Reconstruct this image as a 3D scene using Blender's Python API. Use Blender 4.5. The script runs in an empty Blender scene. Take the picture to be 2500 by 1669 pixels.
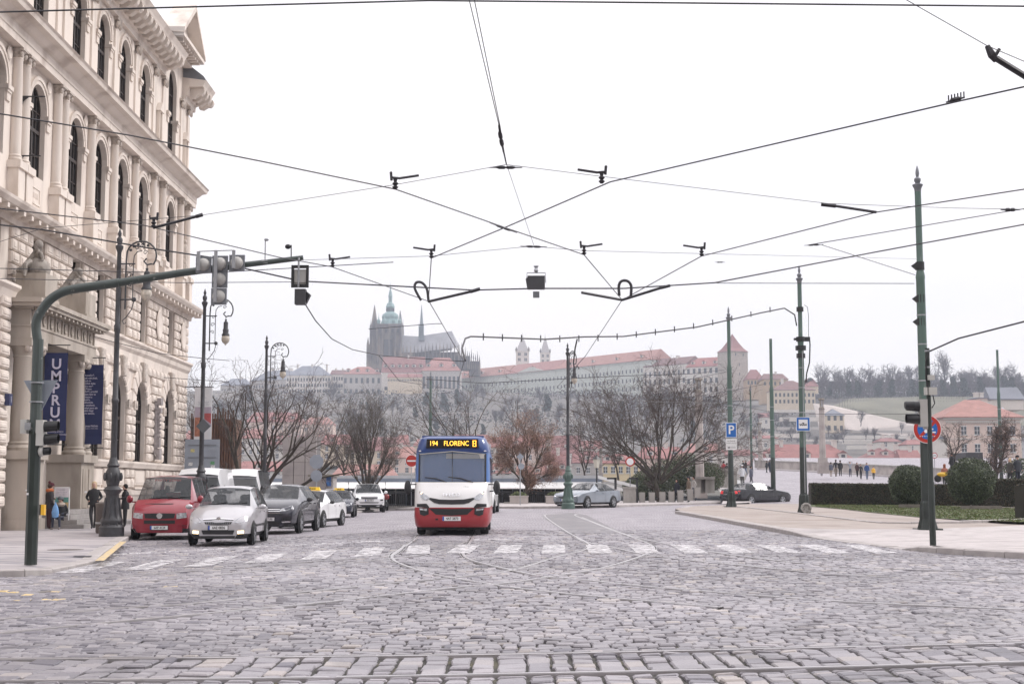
import bpy, math, random
import numpy as np
from mathutils import Vector, Matrix
random.seed(7); rng = np.random.default_rng(7)
sc = bpy.context.scene
col = sc.collection
# ---------------------------------------------------------------- camera
F = 3472.0; HC = 1.57; PITCH = math.atan(355.5/F)
cam = bpy.data.cameras.new('camera'); cam_o = bpy.data.objects.new('camera', cam); col.objects.link(cam_o)
cam_o.location = (0, 0, HC); cam_o.rotation_euler = (math.pi/2+PITCH, 0, 0)
cam.sensor_width = 36; cam.lens = 36*F/2500.0; cam.clip_start = .1; cam.clip_end = 9000
sc.camera = cam_o
# ---------------------------------------------------------------- sky, sun, exposure
SUN_EL, SUN_AZ = math.radians(42), math.radians(72)
world = bpy.data.worlds.new('World'); sc.world = world; world.use_nodes = True
nt = world.node_tree; nt.nodes.clear()
def N(t, kind, **kw):
    n = t.nodes.new(kind)
    for k, v in kw.items(): setattr(n, k, v)
    return n
out = N(nt, 'ShaderNodeOutputWorld'); bg = N(nt, 'ShaderNodeBackground'); bg.inputs[1].default_value = .1
sky = N(nt, 'ShaderNodeTexSky', sky_type='NISHITA', sun_disc=False, sun_elevation=SUN_EL, sun_rotation=SUN_AZ)
tc = N(nt, 'ShaderNodeTexCoord'); sep = N(nt, 'ShaderNodeSeparateXYZ'); nt.links.new(tc.outputs['Generated'], sep.inputs[0])
# even cloud deck, a little brighter towards the zenith as overcast skies are
mr = N(nt, 'ShaderNodeMapRange'); mr.inputs[1].default_value = 0; mr.inputs[2].default_value = 1; mr.inputs[3].default_value = 7.35; mr.inputs[4].default_value = 17.0
nt.links.new(sep.outputs[2], mr.inputs[0])
mp = N(nt, 'ShaderNodeMapping'); mp.inputs['Scale'].default_value = (2.2, 2.2, 7); nt.links.new(tc.outputs['Generated'], mp.inputs[0])
nz = N(nt, 'ShaderNodeTexNoise'); nz.inputs['Scale'].default_value = 1.6; nz.inputs['Detail'].default_value = 3; nt.links.new(mp.outputs[0], nz.inputs[0])
cr = N(nt, 'ShaderNodeValToRGB'); cr.color_ramp.elements[0].position = .35; cr.color_ramp.elements[0].color = (.955, .935, .985, 1)
cr.color_ramp.elements[1].position = .62; cr.color_ramp.elements[1].color = (1.02, .975, .98, 1); nt.links.new(nz.outputs[0], cr.inputs[0])
ml = N(nt, 'ShaderNodeMix', data_type='RGBA', blend_type='MULTIPLY'); ml.inputs[0].default_value = 1
nt.links.new(cr.outputs[0], ml.inputs[6]); nt.links.new(mr.outputs[0], ml.inputs[7])
mx = N(nt, 'ShaderNodeMix', data_type='RGBA'); mx.inputs[0].default_value = .94
nt.links.new(sky.outputs[0], mx.inputs[6]); nt.links.new(ml.outputs[2], mx.inputs[7])
nt.links.new(mx.outputs[2], bg.inputs[0]); nt.links.new(bg.outputs[0], out.inputs[0])
sun = bpy.data.lights.new('sun', 'SUN'); sun.energy = 1.5; sun.angle = math.radians(14); sun.color = (1, .96, .92)
sun_o = bpy.data.objects.new('sun', sun); col.objects.link(sun_o)
sun_o.rotation_euler = Vector((-math.sin(SUN_AZ)*math.cos(SUN_EL), -math.cos(SUN_AZ)*math.cos(SUN_EL), -math.sin(SUN_EL))).to_track_quat('-Z', 'Y').to_euler()
sc.view_settings.view_transform = 'Standard'; sc.view_settings.look = 'None'
sc.view_settings.gamma = 1; sc.view_settings.use_curve_mapping = False
sc.view_settings.exposure = .37
sc.cycles.max_bounces = 5; sc.cycles.diffuse_bounces = 3; sc.cycles.glossy_bounces = 2; sc.cycles.transmission_bounces = 2; sc.cycles.volume_bounces = 1
sc.cycles.use_denoising = True
# ---------------------------------------------------------------- measuring helpers: from a sighting of the photograph to a place
cp, sp = math.cos(PITCH), math.sin(PITCH)
def ray(u, v):
    a = (u-1250)/F; b = (834.5-v)/F; dy = cp-b*sp
    return a/dy, (b*cp+sp)/dy
def P(u, v, Y):
    dx, dz = ray(u, v); return Vector((dx*Y, Y, HC+dz*Y))
def sstep(a, b, x):
    t = min(1, max(0, (x-a)/(b-a))); return t*t*(3-2*t)
def gz(x, y):                       # the square rises a little towards the river, not along the facade
    return .00518*y*sstep(-8.5, -1.5, x) + (max(0, y-97)*.034 if x > 12 else 0)
def G(u, v, off=0, ymax=400):
    dx, dz = ray(u, v); lo, hi = 4, ymax
    for _ in range(50):
        m = (lo+hi)/2
        if HC+dz*m-gz(dx*m, m)-off > 0: lo = m
        else: hi = m
    return Vector((dx*lo, lo, gz(dx*lo, lo)+off))
XA, KF = -17.4, -.0123              # plane of the school's facade
def FP(u, v, n=0):
    dx, dz = ray(u, v); Y = (XA+n)/(dx-KF); return Y, HC+dz*Y
# ---------------------------------------------------------------- mesh helper
class MB:
    def __init__(s, M=None): s.v = []; s.f = []; s.m = []; s.M = M
    def add(s, vs, fs, mi=0):
        b = len(s.v)
        if s.M is not None: vs = [tuple(s.M @ Vector(p)) for p in vs]
        s.v.extend(tuple(p) for p in vs)
        for f in fs: s.f.append(tuple(i+b for i in f)); s.m.append(mi)
        return s
    def box(s, x0, x1, y0, y1, z0, z1, mi=0):
        return s.add([(x0,y0,z0),(x1,y0,z0),(x1,y1,z0),(x0,y1,z0),(x0,y0,z1),(x1,y0,z1),(x1,y1,z1),(x0,y1,z1)],
              [(0,3,2,1),(4,5,6,7),(0,1,5,4),(1,2,6,5),(2,3,7,6),(3,0,4,7)], mi)
    def cbox(s, x0, x1, y0, y1, z0, z1, c, mi=0):   # block with its outer (+x) face chamfered
        return s.add([(x0,y0,z0),(x0,y1,z0),(x0,y1,z1),(x0,y0,z1),(x1-c,y0,z0),(x1-c,y1,z0),(x1-c,y1,z1),(x1-c,y0,z1),
                      (x1,y0+c,z0+c),(x1,y1-c,z0+c),(x1,y1-c,z1-c),(x1,y0+c,z1-c)],
              [(0,1,5,4),(1,2,6,5),(2,3,7,6),(3,0,4,7),(4,5,9,8),(5,6,10,9),(6,7,11,10),(7,4,8,11),(8,9,10,11)], mi)
    def prism(s, poly, d, mi=0):     # poly: 3d points, extruded by vector d
        n = len(poly); d = Vector(d); vs = [Vector(p) for p in poly]
        return s.add(vs+[p+d for p in vs], [tuple(range(n))[::-1], tuple(range(n, 2*n))]+[(i, (i+1)%n, n+(i+1)%n, n+i) for i in range(n)], mi)
    def lathe(s, prof, n=16, c=(0,0,0), mi=0, a0=0, a1=2*math.pi, sx=1, sy=1, caps=True):
        full = abs(a1-a0-2*math.pi) < 1e-6; k = n if full else n+1; vs = []
        for r, z in prof:
            for i in range(k):
                a = a0+(a1-a0)*i/n; vs.append((c[0]+r*math.cos(a)*sx, c[1]+r*math.sin(a)*sy, c[2]+z))
        fs = []
        for j in range(len(prof)-1):
            for i in range(n):
                i2 = (i+1) % k if full else i+1
                fs.append((j*k+i, j*k+i2, (j+1)*k+i2, (j+1)*k+i))
        if full and caps: fs.append(tuple(range(k))[::-1]); fs.append(tuple((len(prof)-1)*k+i for i in range(k)))
        return s.add(vs, fs, mi)
    def tube(s, pts, r, n=6, mi=0, cap=True):
        pts = [Vector(p) for p in pts]
        if isinstance(r, (int, float)): r = [r]*len(pts)
        vs = []; up = None
        for i, p in enumerate(pts):
            t = (pts[min(i+1, len(pts)-1)]-pts[max(i-1, 0)])
            t = t.normalized() if t.length > 1e-9 else Vector((0,0,1))
            if up is None: up = t.cross(Vector((0,0,1)) if abs(t.z) < .9 else Vector((0,1,0))).normalized()
            up = (up-t*up.dot(t)); up = up.normalized() if up.length > 1e-6 else t.orthogonal().normalized()
            w = t.cross(up)
            for k in range(n):
                a = 2*math.pi*k/n; vs.append(p+(up*math.cos(a)+w*math.sin(a))*r[i])
        m = len(pts)
        fs = [(j*n+i, j*n+(i+1)%n, (j+1)*n+(i+1)%n, (j+1)*n+i) for j in range(m-1) for i in range(n)]
        if cap: fs += [tuple(range(n))[::-1], tuple((m-1)*n+i for i in range(n))]
        return s.add(vs, fs, mi)
    def ball(s, c, r, n=12, m=8, mi=0):
        if isinstance(r, (int, float)): r = (r, r, r)
        vs = []
        for j in range(m+1):
            t = math.pi*j/m
            for i in range(n):
                a = 2*math.pi*i/n; vs.append((c[0]+r[0]*math.sin(t)*math.cos(a), c[1]+r[1]*math.sin(t)*math.sin(a), c[2]-r[2]*math.cos(t)))
        return s.add(vs, [(j*n+i, j*n+(i+1)%n, (j+1)*n+(i+1)%n, (j+1)*n+i) for j in range(m) for i in range(n)], mi)
    def build(s, name, mats, parent=None, smooth=False, ang=40, world=False, loc=None):
        me = bpy.data.meshes.new(name)
        vs = s.v
        if world and parent is not None:
            L = parent.location; vs = [(p[0]-L.x, p[1]-L.y, p[2]-L.z) for p in vs]
        me.from_pydata(vs, [], s.f)
        if not isinstance(mats, (list, tuple)): mats = [mats]
        for m in mats: me.materials.append(m)
        if len(mats) > 1: me.polygons.foreach_set('material_index', s.m)
        if smooth:
            me.polygons.foreach_set('use_smooth', [True]*len(me.polygons))
            me.set_sharp_from_angle(angle=math.radians(ang))
        me.update()
        o = bpy.data.objects.new(name, me); col.objects.link(o)
        if parent is not None: o.parent = parent
        if loc is not None: o.location = loc
        return o
def tag(o, label=None, cat=None, group=None, kind=None):
    for k, v in (('label', label), ('category', cat), ('group', group), ('kind', kind)):
        if v: o[k] = v
    return o
def empty(name, loc=(0,0,0), rz=0, label=None, cat=None, group=None, kind=None):
    o = bpy.data.objects.new(name, None); col.objects.link(o); o.location = loc; o.rotation_euler = (0,0,rz); o.empty_display_size = .2
    return tag(o, label, cat, group, kind)
def inst(src, name, loc=(0,0,0), parent=None, scale=None, rz=0):
    o = bpy.data.objects.new(name, src.data if hasattr(src, 'data') else src); col.objects.link(o); o.location = loc
    if parent is not None: o.parent = parent
    if scale is not None: o.scale = scale
    if rz: o.rotation_euler = (0,0,rz)
    return o
def copy_tree(o, parent=None, kids=None):
    if kids is None:
        kids = {}
        for q in bpy.data.objects:
            if q.parent is not None: kids.setdefault(q.parent.name, []).append(q)
    c = o.copy(); col.objects.link(c); c.parent = parent
    for ch in kids.get(o.name, []): copy_tree(ch, c, kids)
    return c
# ---------------------------------------------------------------- materials
def srgb(r, g, b):
    f = lambda c: (c/255/12.92) if c/255 <= .04045 else ((c/255+.055)/1.055)**2.4
    return (f(r), f(g), f(b))
MC = {}
def mat(name, c, rough=.6, metal=0, var=.12, scale=2.0, bump=0, bscale=30, spec=.5, coat=0, emit=None, estr=1, c2=None, c2pos=(.55,.7), c2scale=1.0, detail=5, stretch=None, coords='Object', alpha=None):
    if name in MC: return MC[name]
    m = bpy.data.materials.new(name); m.use_nodes = True; t = m.node_tree; b = t.nodes['Principled BSDF']
    b.inputs['Roughness'].default_value = rough; b.inputs['Metallic'].default_value = metal
    b.inputs['Specular IOR Level'].default_value = spec; b.inputs['Coat Weight'].default_value = coat
    b.inputs['Base Color'].default_value = (*c, 1)
    if alpha is not None: b.inputs['Alpha'].default_value = alpha
    if emit: b.inputs['Emission Color'].default_value = (*emit, 1); b.inputs['Emission Strength'].default_value = estr
    if var or bump or c2:
        if coords == 'World': g = N(t, 'ShaderNodeNewGeometry'); src = g.outputs['Position']
        else: g = N(t, 'ShaderNodeTexCoord'); src = g.outputs['Object']
        if stretch:
            mpn = N(t, 'ShaderNodeMapping'); mpn.inputs['Scale'].default_value = stretch; t.links.new(src, mpn.inputs[0]); src = mpn.outputs[0]
    cur = None
    if var:
        n1 = N(t, 'ShaderNodeTexNoise'); n1.inputs['Scale'].default_value = scale; n1.inputs['Detail'].default_value = detail; t.links.new(src, n1.inputs[0])
        mr = N(t, 'ShaderNodeMapRange'); mr.inputs[1].default_value = .3; mr.inputs[2].default_value = .7; mr.inputs[3].default_value = 1-var; mr.inputs[4].default_value = 1+var
        t.links.new(n1.outputs[0], mr.inputs[0])
        mm = N(t, 'ShaderNodeMix', data_type='RGBA', blend_type='MULTIPLY'); mm.inputs[0].default_value = 1; mm.inputs[6].default_value = (*c, 1)
        t.links.new(mr.outputs[0], mm.inputs[7]); cur = mm.outputs[2]
    if c2:
        n2 = N(t, 'ShaderNodeTexNoise'); n2.inputs['Scale'].default_value = c2scale; n2.inputs['Detail'].default_value = 6; t.links.new(src, n2.inputs[0])
        m2 = N(t, 'ShaderNodeMapRange'); m2.inputs[1].default_value = c2pos[0]; m2.inputs[2].default_value = c2pos[1]; t.links.new(n2.outputs[0], m2.inputs[0])
        mm = N(t, 'ShaderNodeMix', data_type='RGBA'); t.links.new(m2.outputs[0], mm.inputs[0])
        if cur: t.links.new(cur, mm.inputs[6])
        else: mm.inputs[6].default_value = (*c, 1)
        mm.inputs[7].default_value = (*c2, 1); cur = mm.outputs[2]
    if cur: t.links.new(cur, b.inputs['Base Color'])
    if bump:
        n3 = N(t, 'ShaderNodeTexNoise'); n3.inputs['Scale'].default_value = bscale; n3.inputs['Detail'].default_value = 4; t.links.new(src, n3.inputs[0])
        bp = N(t, 'ShaderNodeBump'); bp.inputs['Strength'].default_value = bump; bp.inputs['Distance'].default_value = .02
        t.links.new(n3.outputs[0], bp.inputs['Height']); t.links.new(bp.outputs[0], b.inputs['Normal'])
    MC[name] = m; return m
stucco = mat('stucco', (.71,.635,.57), .85, var=.06, scale=.8, c2=(.40,.33,.285), c2pos=(.5,.78), c2scale=.9, bump=.15, bscale=8, stretch=(1,1,.35))
stucco_dk = mat('stucco_plinth', (.44,.39,.35), .85, var=.12, scale=1.2, c2=(.30,.26,.23), c2pos=(.5,.75), c2scale=1.3)
portal_m = mat('portal_stone', (.42,.37,.32), .8, var=.14, scale=1.2, c2=(.25,.21,.17), c2pos=(.5,.72), c2scale=1.1, bump=.2, bscale=12, stretch=(1,1,.3))
statue_m = mat('weathered_sandstone', (.30,.27,.24), .85, var=.2, scale=4, c2=(.15,.13,.11), c2pos=(.5,.7), c2scale=5, bump=.4, bscale=20)
carve_m = mat('carved_stone', (.50,.44,.39), .85, var=.25, scale=9, bump=.8, bscale=22)
winframe = mat('window_wood', (.035,.024,.019), .5, var=.2, scale=3)
glass_d = mat('dark_glass', (.014,.014,.015), .1, var=0, spec=.35)
glass_c = mat('car_glass', (.03,.036,.042), .04, var=0, spec=.6, alpha=.5)
zinc = mat('zinc_sheet', (.20,.21,.23), .5, metal=.4, var=.15)
iron = mat('black_iron', (.022,.022,.024), .45, var=.2, scale=5, bump=.3, bscale=30)
iron_f = mat('cast_iron_grey', (.045,.045,.05), .5, var=.25, scale=6, bump=.3, bscale=25)
green_p = mat('green_pole_paint', (.085,.135,.115), .45, var=.12, scale=2, c2=(.17,.2,.18), c2pos=(.62,.72), c2scale=5, stretch=(1,1,.3))
green_dk = mat('dark_green_base_paint', (.018,.026,.022), .4, var=.25, scale=3, c2=(.09,.1,.09), c2pos=(.7,.76), c2scale=14)
white_p = mat('white_paint', (.78,.78,.78), .4, var=.04)
grey_pl = mat('light_grey_plastic', (.50,.49,.46), .5, var=.06)
black_pl = mat('black_plastic', (.018,.018,.02), .45, var=.1)
wire_m = mat('wire_black', (.03,.028,.034), .5, var=0)
steel = mat('galvanised_steel', (.36,.37,.39), .4, metal=.5, var=.12, scale=8)
concrete = mat('concrete', (.33,.31,.29), .9, var=.15, scale=2, c2=(.2,.19,.17), c2pos=(.5,.75), c2scale=1.5, stretch=(1,1,.4))
granite = mat('kerb_granite', (.37,.34,.33), .8, var=.18, scale=3, bump=.2, bscale=30)
red_s = mat('sign_red', (.42,.03,.02), .4, var=.08); blue_s = mat('sign_blue', (.012,.12,.42), .4, var=.06)
white_s = mat('sign_white', (.75,.75,.76), .4, var=.05); black_s = mat('sign_black', (.02,.02,.02), .5, var=0)
signback = mat('sign_back_grey', (.30,.33,.38), .5, metal=.2, var=.1, scale=1.5)
bark = mat('bark', (.062,.05,.042), .9, var=.3, scale=4, c2=(.075,.07,.045), c2pos=(.5,.7), c2scale=1.2)
twig = mat('twigs', (.095,.075,.068), .9, var=.15)
def text(s, size, m, parent, loc, rot, name='lettering', ext=.0, align='CENTER', bold=0, xs=1.0, ls=1.0, al_y='CENTER'):
    cu = bpy.data.curves.new(name, 'FONT'); cu.body = s; cu.size = size; cu.align_x = align; cu.align_y = al_y; cu.extrude = ext
    cu.offset = bold; cu.space_character = ls
    cu.resolution_u = 3
    o = bpy.data.objects.new(name, cu); col.objects.link(o); dg = bpy.context.evaluated_depsgraph_get()
    me = bpy.data.meshes.new_from_object(o.evaluated_get(dg)); bpy.data.objects.remove(o); me.name = name
    me.materials.clear(); me.materials.append(m)
    o = bpy.data.objects.new(name, me); col.objects.link(o); o.location = loc; o.rotation_euler = rot; o.scale = (xs,1,1)
    if parent is not None: o.parent = parent
    return o
# ================================================================ road, rails, pavements
def pl(pts, off=0): return [G(u, v, off) for u, v in pts]
def smooth_line(pts, n=6):
    P0 = [Vector(p) for p in pts]; out = []
    for i in range(len(P0)-1):
        a = P0[max(i-1,0)]; b = P0[i]; c = P0[i+1]; d = P0[min(i+2, len(P0)-1)]
        for k in range(n):
            t = k/n; out.append(.5*((2*b)+(c-a)*t+(2*a-5*b+4*c-d)*t*t+(3*b-a-3*c+d)*t**3))
    out.append(P0[-1]); return out
yq = [G(0,1608.6), G(1250,1596), G(2500,1568.5)]
cf = np.polyfit([p.x for p in yq], [p.y for p in yq], 2)
def nearwarp(x): return np.polyval(cf, x)-np.polyval(cf, 0)
near_far = float(np.polyval(cf, 0)); near_near = near_far-1.5
# cobblestones ---------------------------------------------------
def setts_material():
    m = bpy.data.materials.new('granite_setts'); m.use_nodes = True; t = m.node_tree; b = t.nodes['Principled BSDF']
    at = N(t, 'ShaderNodeAttribute', attribute_name='tone'); g = N(t, 'ShaderNodeNewGeometry')
    cr = N(t, 'ShaderNodeValToRGB'); e = cr.color_ramp.elements
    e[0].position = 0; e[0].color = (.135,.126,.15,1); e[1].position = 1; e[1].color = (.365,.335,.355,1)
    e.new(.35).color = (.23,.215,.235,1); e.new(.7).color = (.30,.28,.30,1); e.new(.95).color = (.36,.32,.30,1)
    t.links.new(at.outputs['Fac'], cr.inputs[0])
    n1 = N(t, 'ShaderNodeTexNoise'); n1.inputs['Scale'].default_value = .16; n1.inputs['Detail'].default_value = 4; t.links.new(g.outputs['Position'], n1.inputs[0])
    mr = N(t, 'ShaderNodeMapRange'); mr.inputs[1].default_value = .38; mr.inputs[2].default_value = .6; mr.inputs[3].default_value = .78; mr.inputs[4].default_value = 1.12; t.links.new(n1.outputs[0], mr.inputs[0])
    n2 = N(t, 'ShaderNodeTexNoise'); n2.inputs['Scale'].default_value = 60; n2.inputs['Detail'].default_value = 5; t.links.new(g.outputs['Position'], n2.inputs[0])
    m2 = N(t, 'ShaderNodeMapRange'); m2.inputs[1].default_value = .3; m2.inputs[2].default_value = .7; m2.inputs[3].default_value = .86; m2.inputs[4].default_value = 1.12; t.links.new(n2.outputs[0], m2.inputs[0])
    mu = N(t, 'ShaderNodeMath', operation='MULTIPLY'); t.links.new(mr.outputs[0], mu.inputs[0]); t.links.new(m2.outputs[0], mu.inputs[1])
    n4 = N(t, 'ShaderNodeTexNoise'); n4.inputs['Scale'].default_value = 1.1; n4.inputs['Detail'].default_value = 7; t.links.new(g.outputs['Position'], n4.inputs[0])
    m4 = N(t, 'ShaderNodeMapRange'); m4.inputs[1].default_value = .58; m4.inputs[2].default_value = .72; m4.inputs[3].default_value = 1; m4.inputs[4].default_value = .62; t.links.new(n4.outputs[0], m4.inputs[0])
    mu2 = N(t, 'ShaderNodeMath', operation='MULTIPLY'); t.links.new(mu.outputs[0], mu2.inputs[0]); t.links.new(m4.outputs[0], mu2.inputs[1])
    mm = N(t, 'ShaderNodeMix', data_type='RGBA', blend_type='MULTIPLY'); mm.inputs[0].default_value = 1
    t.links.new(cr.outputs[0], mm.inputs[6]); t.links.new(mu2.outputs[0], mm.inputs[7])
    t.links.new(mm.outputs[2], b.inputs['Base Color']); b.inputs['Roughness'].default_value = .48; b.inputs['Specular IOR Level'].default_value = .55
    n3 = N(t, 'ShaderNodeTexNoise'); n3.inputs['Scale'].default_value = 22; n3.inputs['Detail'].default_value = 6; t.links.new(g.outputs['Position'], n3.inputs[0])
    bp = N(t, 'ShaderNodeBump'); bp.inputs['Strength'].default_value = .5; bp.inputs['Distance'].default_value = .012
    t.links.new(n3.outputs[0], bp.inputs['Height']); t.links.new(bp.outputs[0], b.inputs['Normal'])
    return m
setts = setts_material()
mortar = mat('joint_grit', (.045,.042,.038), .9, var=.35, scale=7, c2=(.085,.078,.05), c2pos=(.55,.65), c2scale=2.5, coords='World')
paint_w = mat('worn_white_paint', (.60,.585,.60), .6, var=.12, scale=12, c2=(.30,.28,.295), c2pos=(.5,.6), c2scale=7, coords='World')
paint_y = mat('worn_yellow_paint', (.58,.44,.22), .6, var=.12, scale=12, c2=(.36,.33,.33), c2pos=(.5,.62), c2scale=9, coords='World')
# pixel sightings of paint
cwA, cwM, cwB = G(245,1383), G(1040,1340), G(2150,1341)
stripes = []
x = cwA.x-.1
while x < cwB.x+.6:
    if x < cwM.x: t_ = (x-cwA.x)/(cwM.x-cwA.x); yc = cwA.y+(cwM.y-cwA.y)*t_
    else: yc = cwM.y
    stripes.append((x, yc)); x += 1.03
stop_line = smooth_line([G(*p) for p in ((282,1352),(479,1342),(638,1333),(900,1321),(1133,1316),(1260,1316))])
yel = [smooth_line([G(*p) for p in l]) for l in (((0,1463),(150,1461),(320,1463)), ((40,1451),(200,1437),(400,1430)), ((0,1440),(60,1447),(120,1443)))]
def near_line(x, y, L, w):
    for i in range(len(L)-1):
        a, b = L[i], L[i+1]; dx, dy = b.x-a.x, b.y-a.y; l2 = dx*dx+dy*dy
        t = max(0, min(1, ((x-a.x)*dx+(y-a.y)*dy)/l2))
        if (x-a.x-t*dx)**2+(y-a.y-t*dy)**2 < w*w: return True
    return False
RAILS = {
 'a': [(-60,1516),(0,1511),(266,1486),(463,1473),(692,1449),(1085,1410.7),(1240,1393),(1356,1359),(1415,1345),(1437,1333),(1426,1321),(1378,1294.5),(1330,1260),(1345,1254),(1420,1250)],
 'b': [(-60,1551),(0,1545),(266,1519),(532,1494),(798,1469),(1117,1433),(1250,1421),(1330,1409),(1463,1387.6),(1548,1363.7),(1588,1347.7),(1598,1337),(1580,1324),(1516,1300),(1452,1276),(1404,1256),(1440,1251)],
 'c': [(1040,1285),(1011,1316),(974,1340),(955,1356),(968,1372),(1037,1396),(1117,1412),(1197,1425),(1250,1433),(1400,1450),(1760,1482)],
 'd': [(1165,1285),(1152,1313),(1133,1340),(1128,1350.5),(1149,1366.5),(1250,1391.5),(1330,1407),(1400,1412),(1569,1430),(1835,1451.5),(2101,1470),(2560,1490)],
 'e': [(1420,1262),(1505,1297),(1596,1321),(1729,1345),(1862,1363.7),(2048,1382),(2261,1391),(2560,1400)],
 'f': [(1405,1310),(1425,1321),(1489,1334),(1569,1352),(1676,1366),(1835,1382),(2050,1402),(2300,1413),(2560,1424)],
 'g': [(990,1330),(973,1347),(940,1358),(790,1368),(479,1392),(200,1416),(-60,1432)],
 'h': [(1140,1320),(1080,1342),(979,1360),(700,1387),(400,1415),(-60,1458)],
 'n1': [(-80,1609),(0,1608.6),(600,1604),(1250,1596),(1900,1582),(2500,1568.5),(2580,1566)],
 'n2': [(-80,1662),(0,1661.8),(600,1656),(1250,1644.7),(1900,1631),(2500,1614.8),(2580,1612)]}
rail_paths = {k: smooth_line([G(*p) for p in v]) for k, v in RAILS.items()}
rail_pts = np.array([(p.x, p.y) for L in rail_paths.values() for i in range(len(L)-1) for p in [L[i]+(L[i+1]-L[i])*t for t in np.linspace(0,1,max(2,int((L[i+1]-L[i]).length/.1)))]])
cells = {}
for q in rail_pts: cells.setdefault((int(q[0]//.5), int(q[1]//.5)), []).append(q)
def rail_dist(x, y):
    cx, cy = int(x//.5), int(y//.5); d = 9
    for i in (-1,0,1):
        for j in (-1,0,1):
            for q in cells.get((cx+i, cy+j), ()): d = min(d, (q[0]-x)**2+(q[1]-y)**2)
    return math.sqrt(d)
leftk = smooth_line([G(*p) for p in ((-80,1410),(0,1408),(80,1404.5),(138,1395),(233,1374),(254,1359),(302,1326),(323,1314))])
rightk = smooth_line([G(*p) for p in ((1648,1253),(1715,1265),(1868,1294),(1983,1313),(2110,1328.6),(2282,1349.7),(2424,1359),(2500,1364),(2600,1372))])
def in_left(x, y):
    for i in range(len(leftk)-1):
        a, b = leftk[i], leftk[i+1]
        if a.y <= y < b.y: return x < a.x+(b.x-a.x)*(y-a.y)/(b.y-a.y)-.05
    return False
def in_right(x, y):
    for i in range(len(rightk)-1):
        a, b = rightk[i], rightk[i+1]
        if b.y <= y < a.y: return x > a.x+(b.x-a.x)*(y-a.y)/(b.y-a.y)+.05
    return False
asph_poly = [G(*p) for p in ((1322,1258),(1400,1251),(1432,1257),(1520,1300),(1395,1302),(1370,1290))]
STONES = []    # (corners[4], tone, matindex)
y = 9.9; row = 0
Y_END = 45.5
while y < Y_END:
    between = near_near < y < near_far-.05
    if abs(y-near_far) < .02 or abs(y-near_near) < .02: pass
    h = random.uniform(.22,.29) if between else (random.uniform(.14,.20) if y < 22 else random.uniform(.16,.21))
    for R in (near_near, near_far):     # rows end at the rails
        if y < R-.04 < y+h+.09: h = R-.045-y
        elif abs(y-(R-.045)) < .03: y = R+.06
    h = max(h, .09)
    half = (y+2)*.366+.3
    x = -half+(random.uniform(0,.2) if y > near_far-.05 else 0); amp = .02+.05*sstep(14,30,y)
    fade = 1-sstep(13.5, 24, y); ph = row*.13
    while x < half:
        cols = y < near_far-.05
        w = random.uniform(.12,.22)
        if cols: k_ = math.floor((x+30)/.215+.001); w = (k_+1)*.215-30+.03*math.sin(k_*2.7)-x; w = w if w > .06 else w+.215
        elif random.random() < .07: w *= 1.5
        def wy(xx, yy): return yy+nearwarp(xx)*fade*.9999+(1-fade)*(-.12*xx*sstep(-9,0,-abs(xx))*.4)+.10*(1-fade)*math.sin(.55*xx+yy*.35)+.035*math.sin(2.3*xx+yy*1.7)*(1-fade*.6)
        gap = random.uniform(.004,.011) if not cols else random.uniform(.011,.022); gy = random.uniform(.003,.010)
        j = lambda s=.012: random.uniform(-s, s)
        x0, x1, y0, y1 = x+gap, x+w-gap, y+gy, y+h-gy
        c = [(x0+j(), wy(x0,y0)+j(.006)), (x1+j(), wy(x1,y0)+j(.006)), (x1+j(), wy(x1,y1)+j(.006)), (x0+j(), wy(x0,y1)+j(.006))]
        x += w
        cx = sum(p[0] for p in c)/4; cy = sum(p[1] for p in c)/4
        if in_left(cx, cy) or in_right(cx, cy): continue
        if rail_dist(cx, cy) < .085: continue
        tone = min(1, max(0, random.gauss(.52,.2))); mi = 0
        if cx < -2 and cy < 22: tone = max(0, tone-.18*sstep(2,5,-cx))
        if 24 < cy < 36:
            for sx_, sy_ in stripes:
                if abs(cx-sx_-.015*(cy-sy_)) < .27 and abs(cy-sy_) < 2.05 and False: mi = 1; break
        if mi == 0 and 27 < cy < 45 and near_line(cx, cy, stop_line, .13) and random.random() < .85: mi = 1
        if mi == 0 and cy < 24 and cx < -3:
            for L in yel:
                if near_line(cx, cy, L, .12) and random.random() < .3: mi = 2
        if mi == 0 and False: mi = 2
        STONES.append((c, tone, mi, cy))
    y += h; row += 1
def stone_geo(stones, center=None):
    n = len(stones); V = np.zeros((n, 12, 3)); T = np.zeros(n)
    for i, (c, tone, mi, cy) in enumerate(stones):
        cx = sum(p[0] for p in c)/4; cyy = sum(p[1] for p in c)/4; z0 = gz(cx, cyy)
        dz = random.gauss(0,.0055); tx, ty = random.gauss(0,.03), random.gauss(0,.038)
        ins = .014
        for k, (px, py) in enumerate(c):
            ddx, ddy = px-cx, py-cyy; L = math.hypot(ddx, ddy)+1e-6
            zt = z0+dz+tx*ddx+ty*ddy
            V[i,k] = (px, py, zt-.055); V[i,4+k] = (px, py, zt-.013)
            V[i,8+k] = (px-ddx/L*ins*1.3, py-ddy/L*ins*1.3, zt)
        T[i] = tone
    F_ = np.array([(0,1,5,4),(1,2,6,5),(2,3,7,6),(3,0,4,7),(4,5,9,8),(5,6,10,9),(6,7,11,10),(7,4,8,11),(8,9,10,11)])
    return V, F_, T
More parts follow.
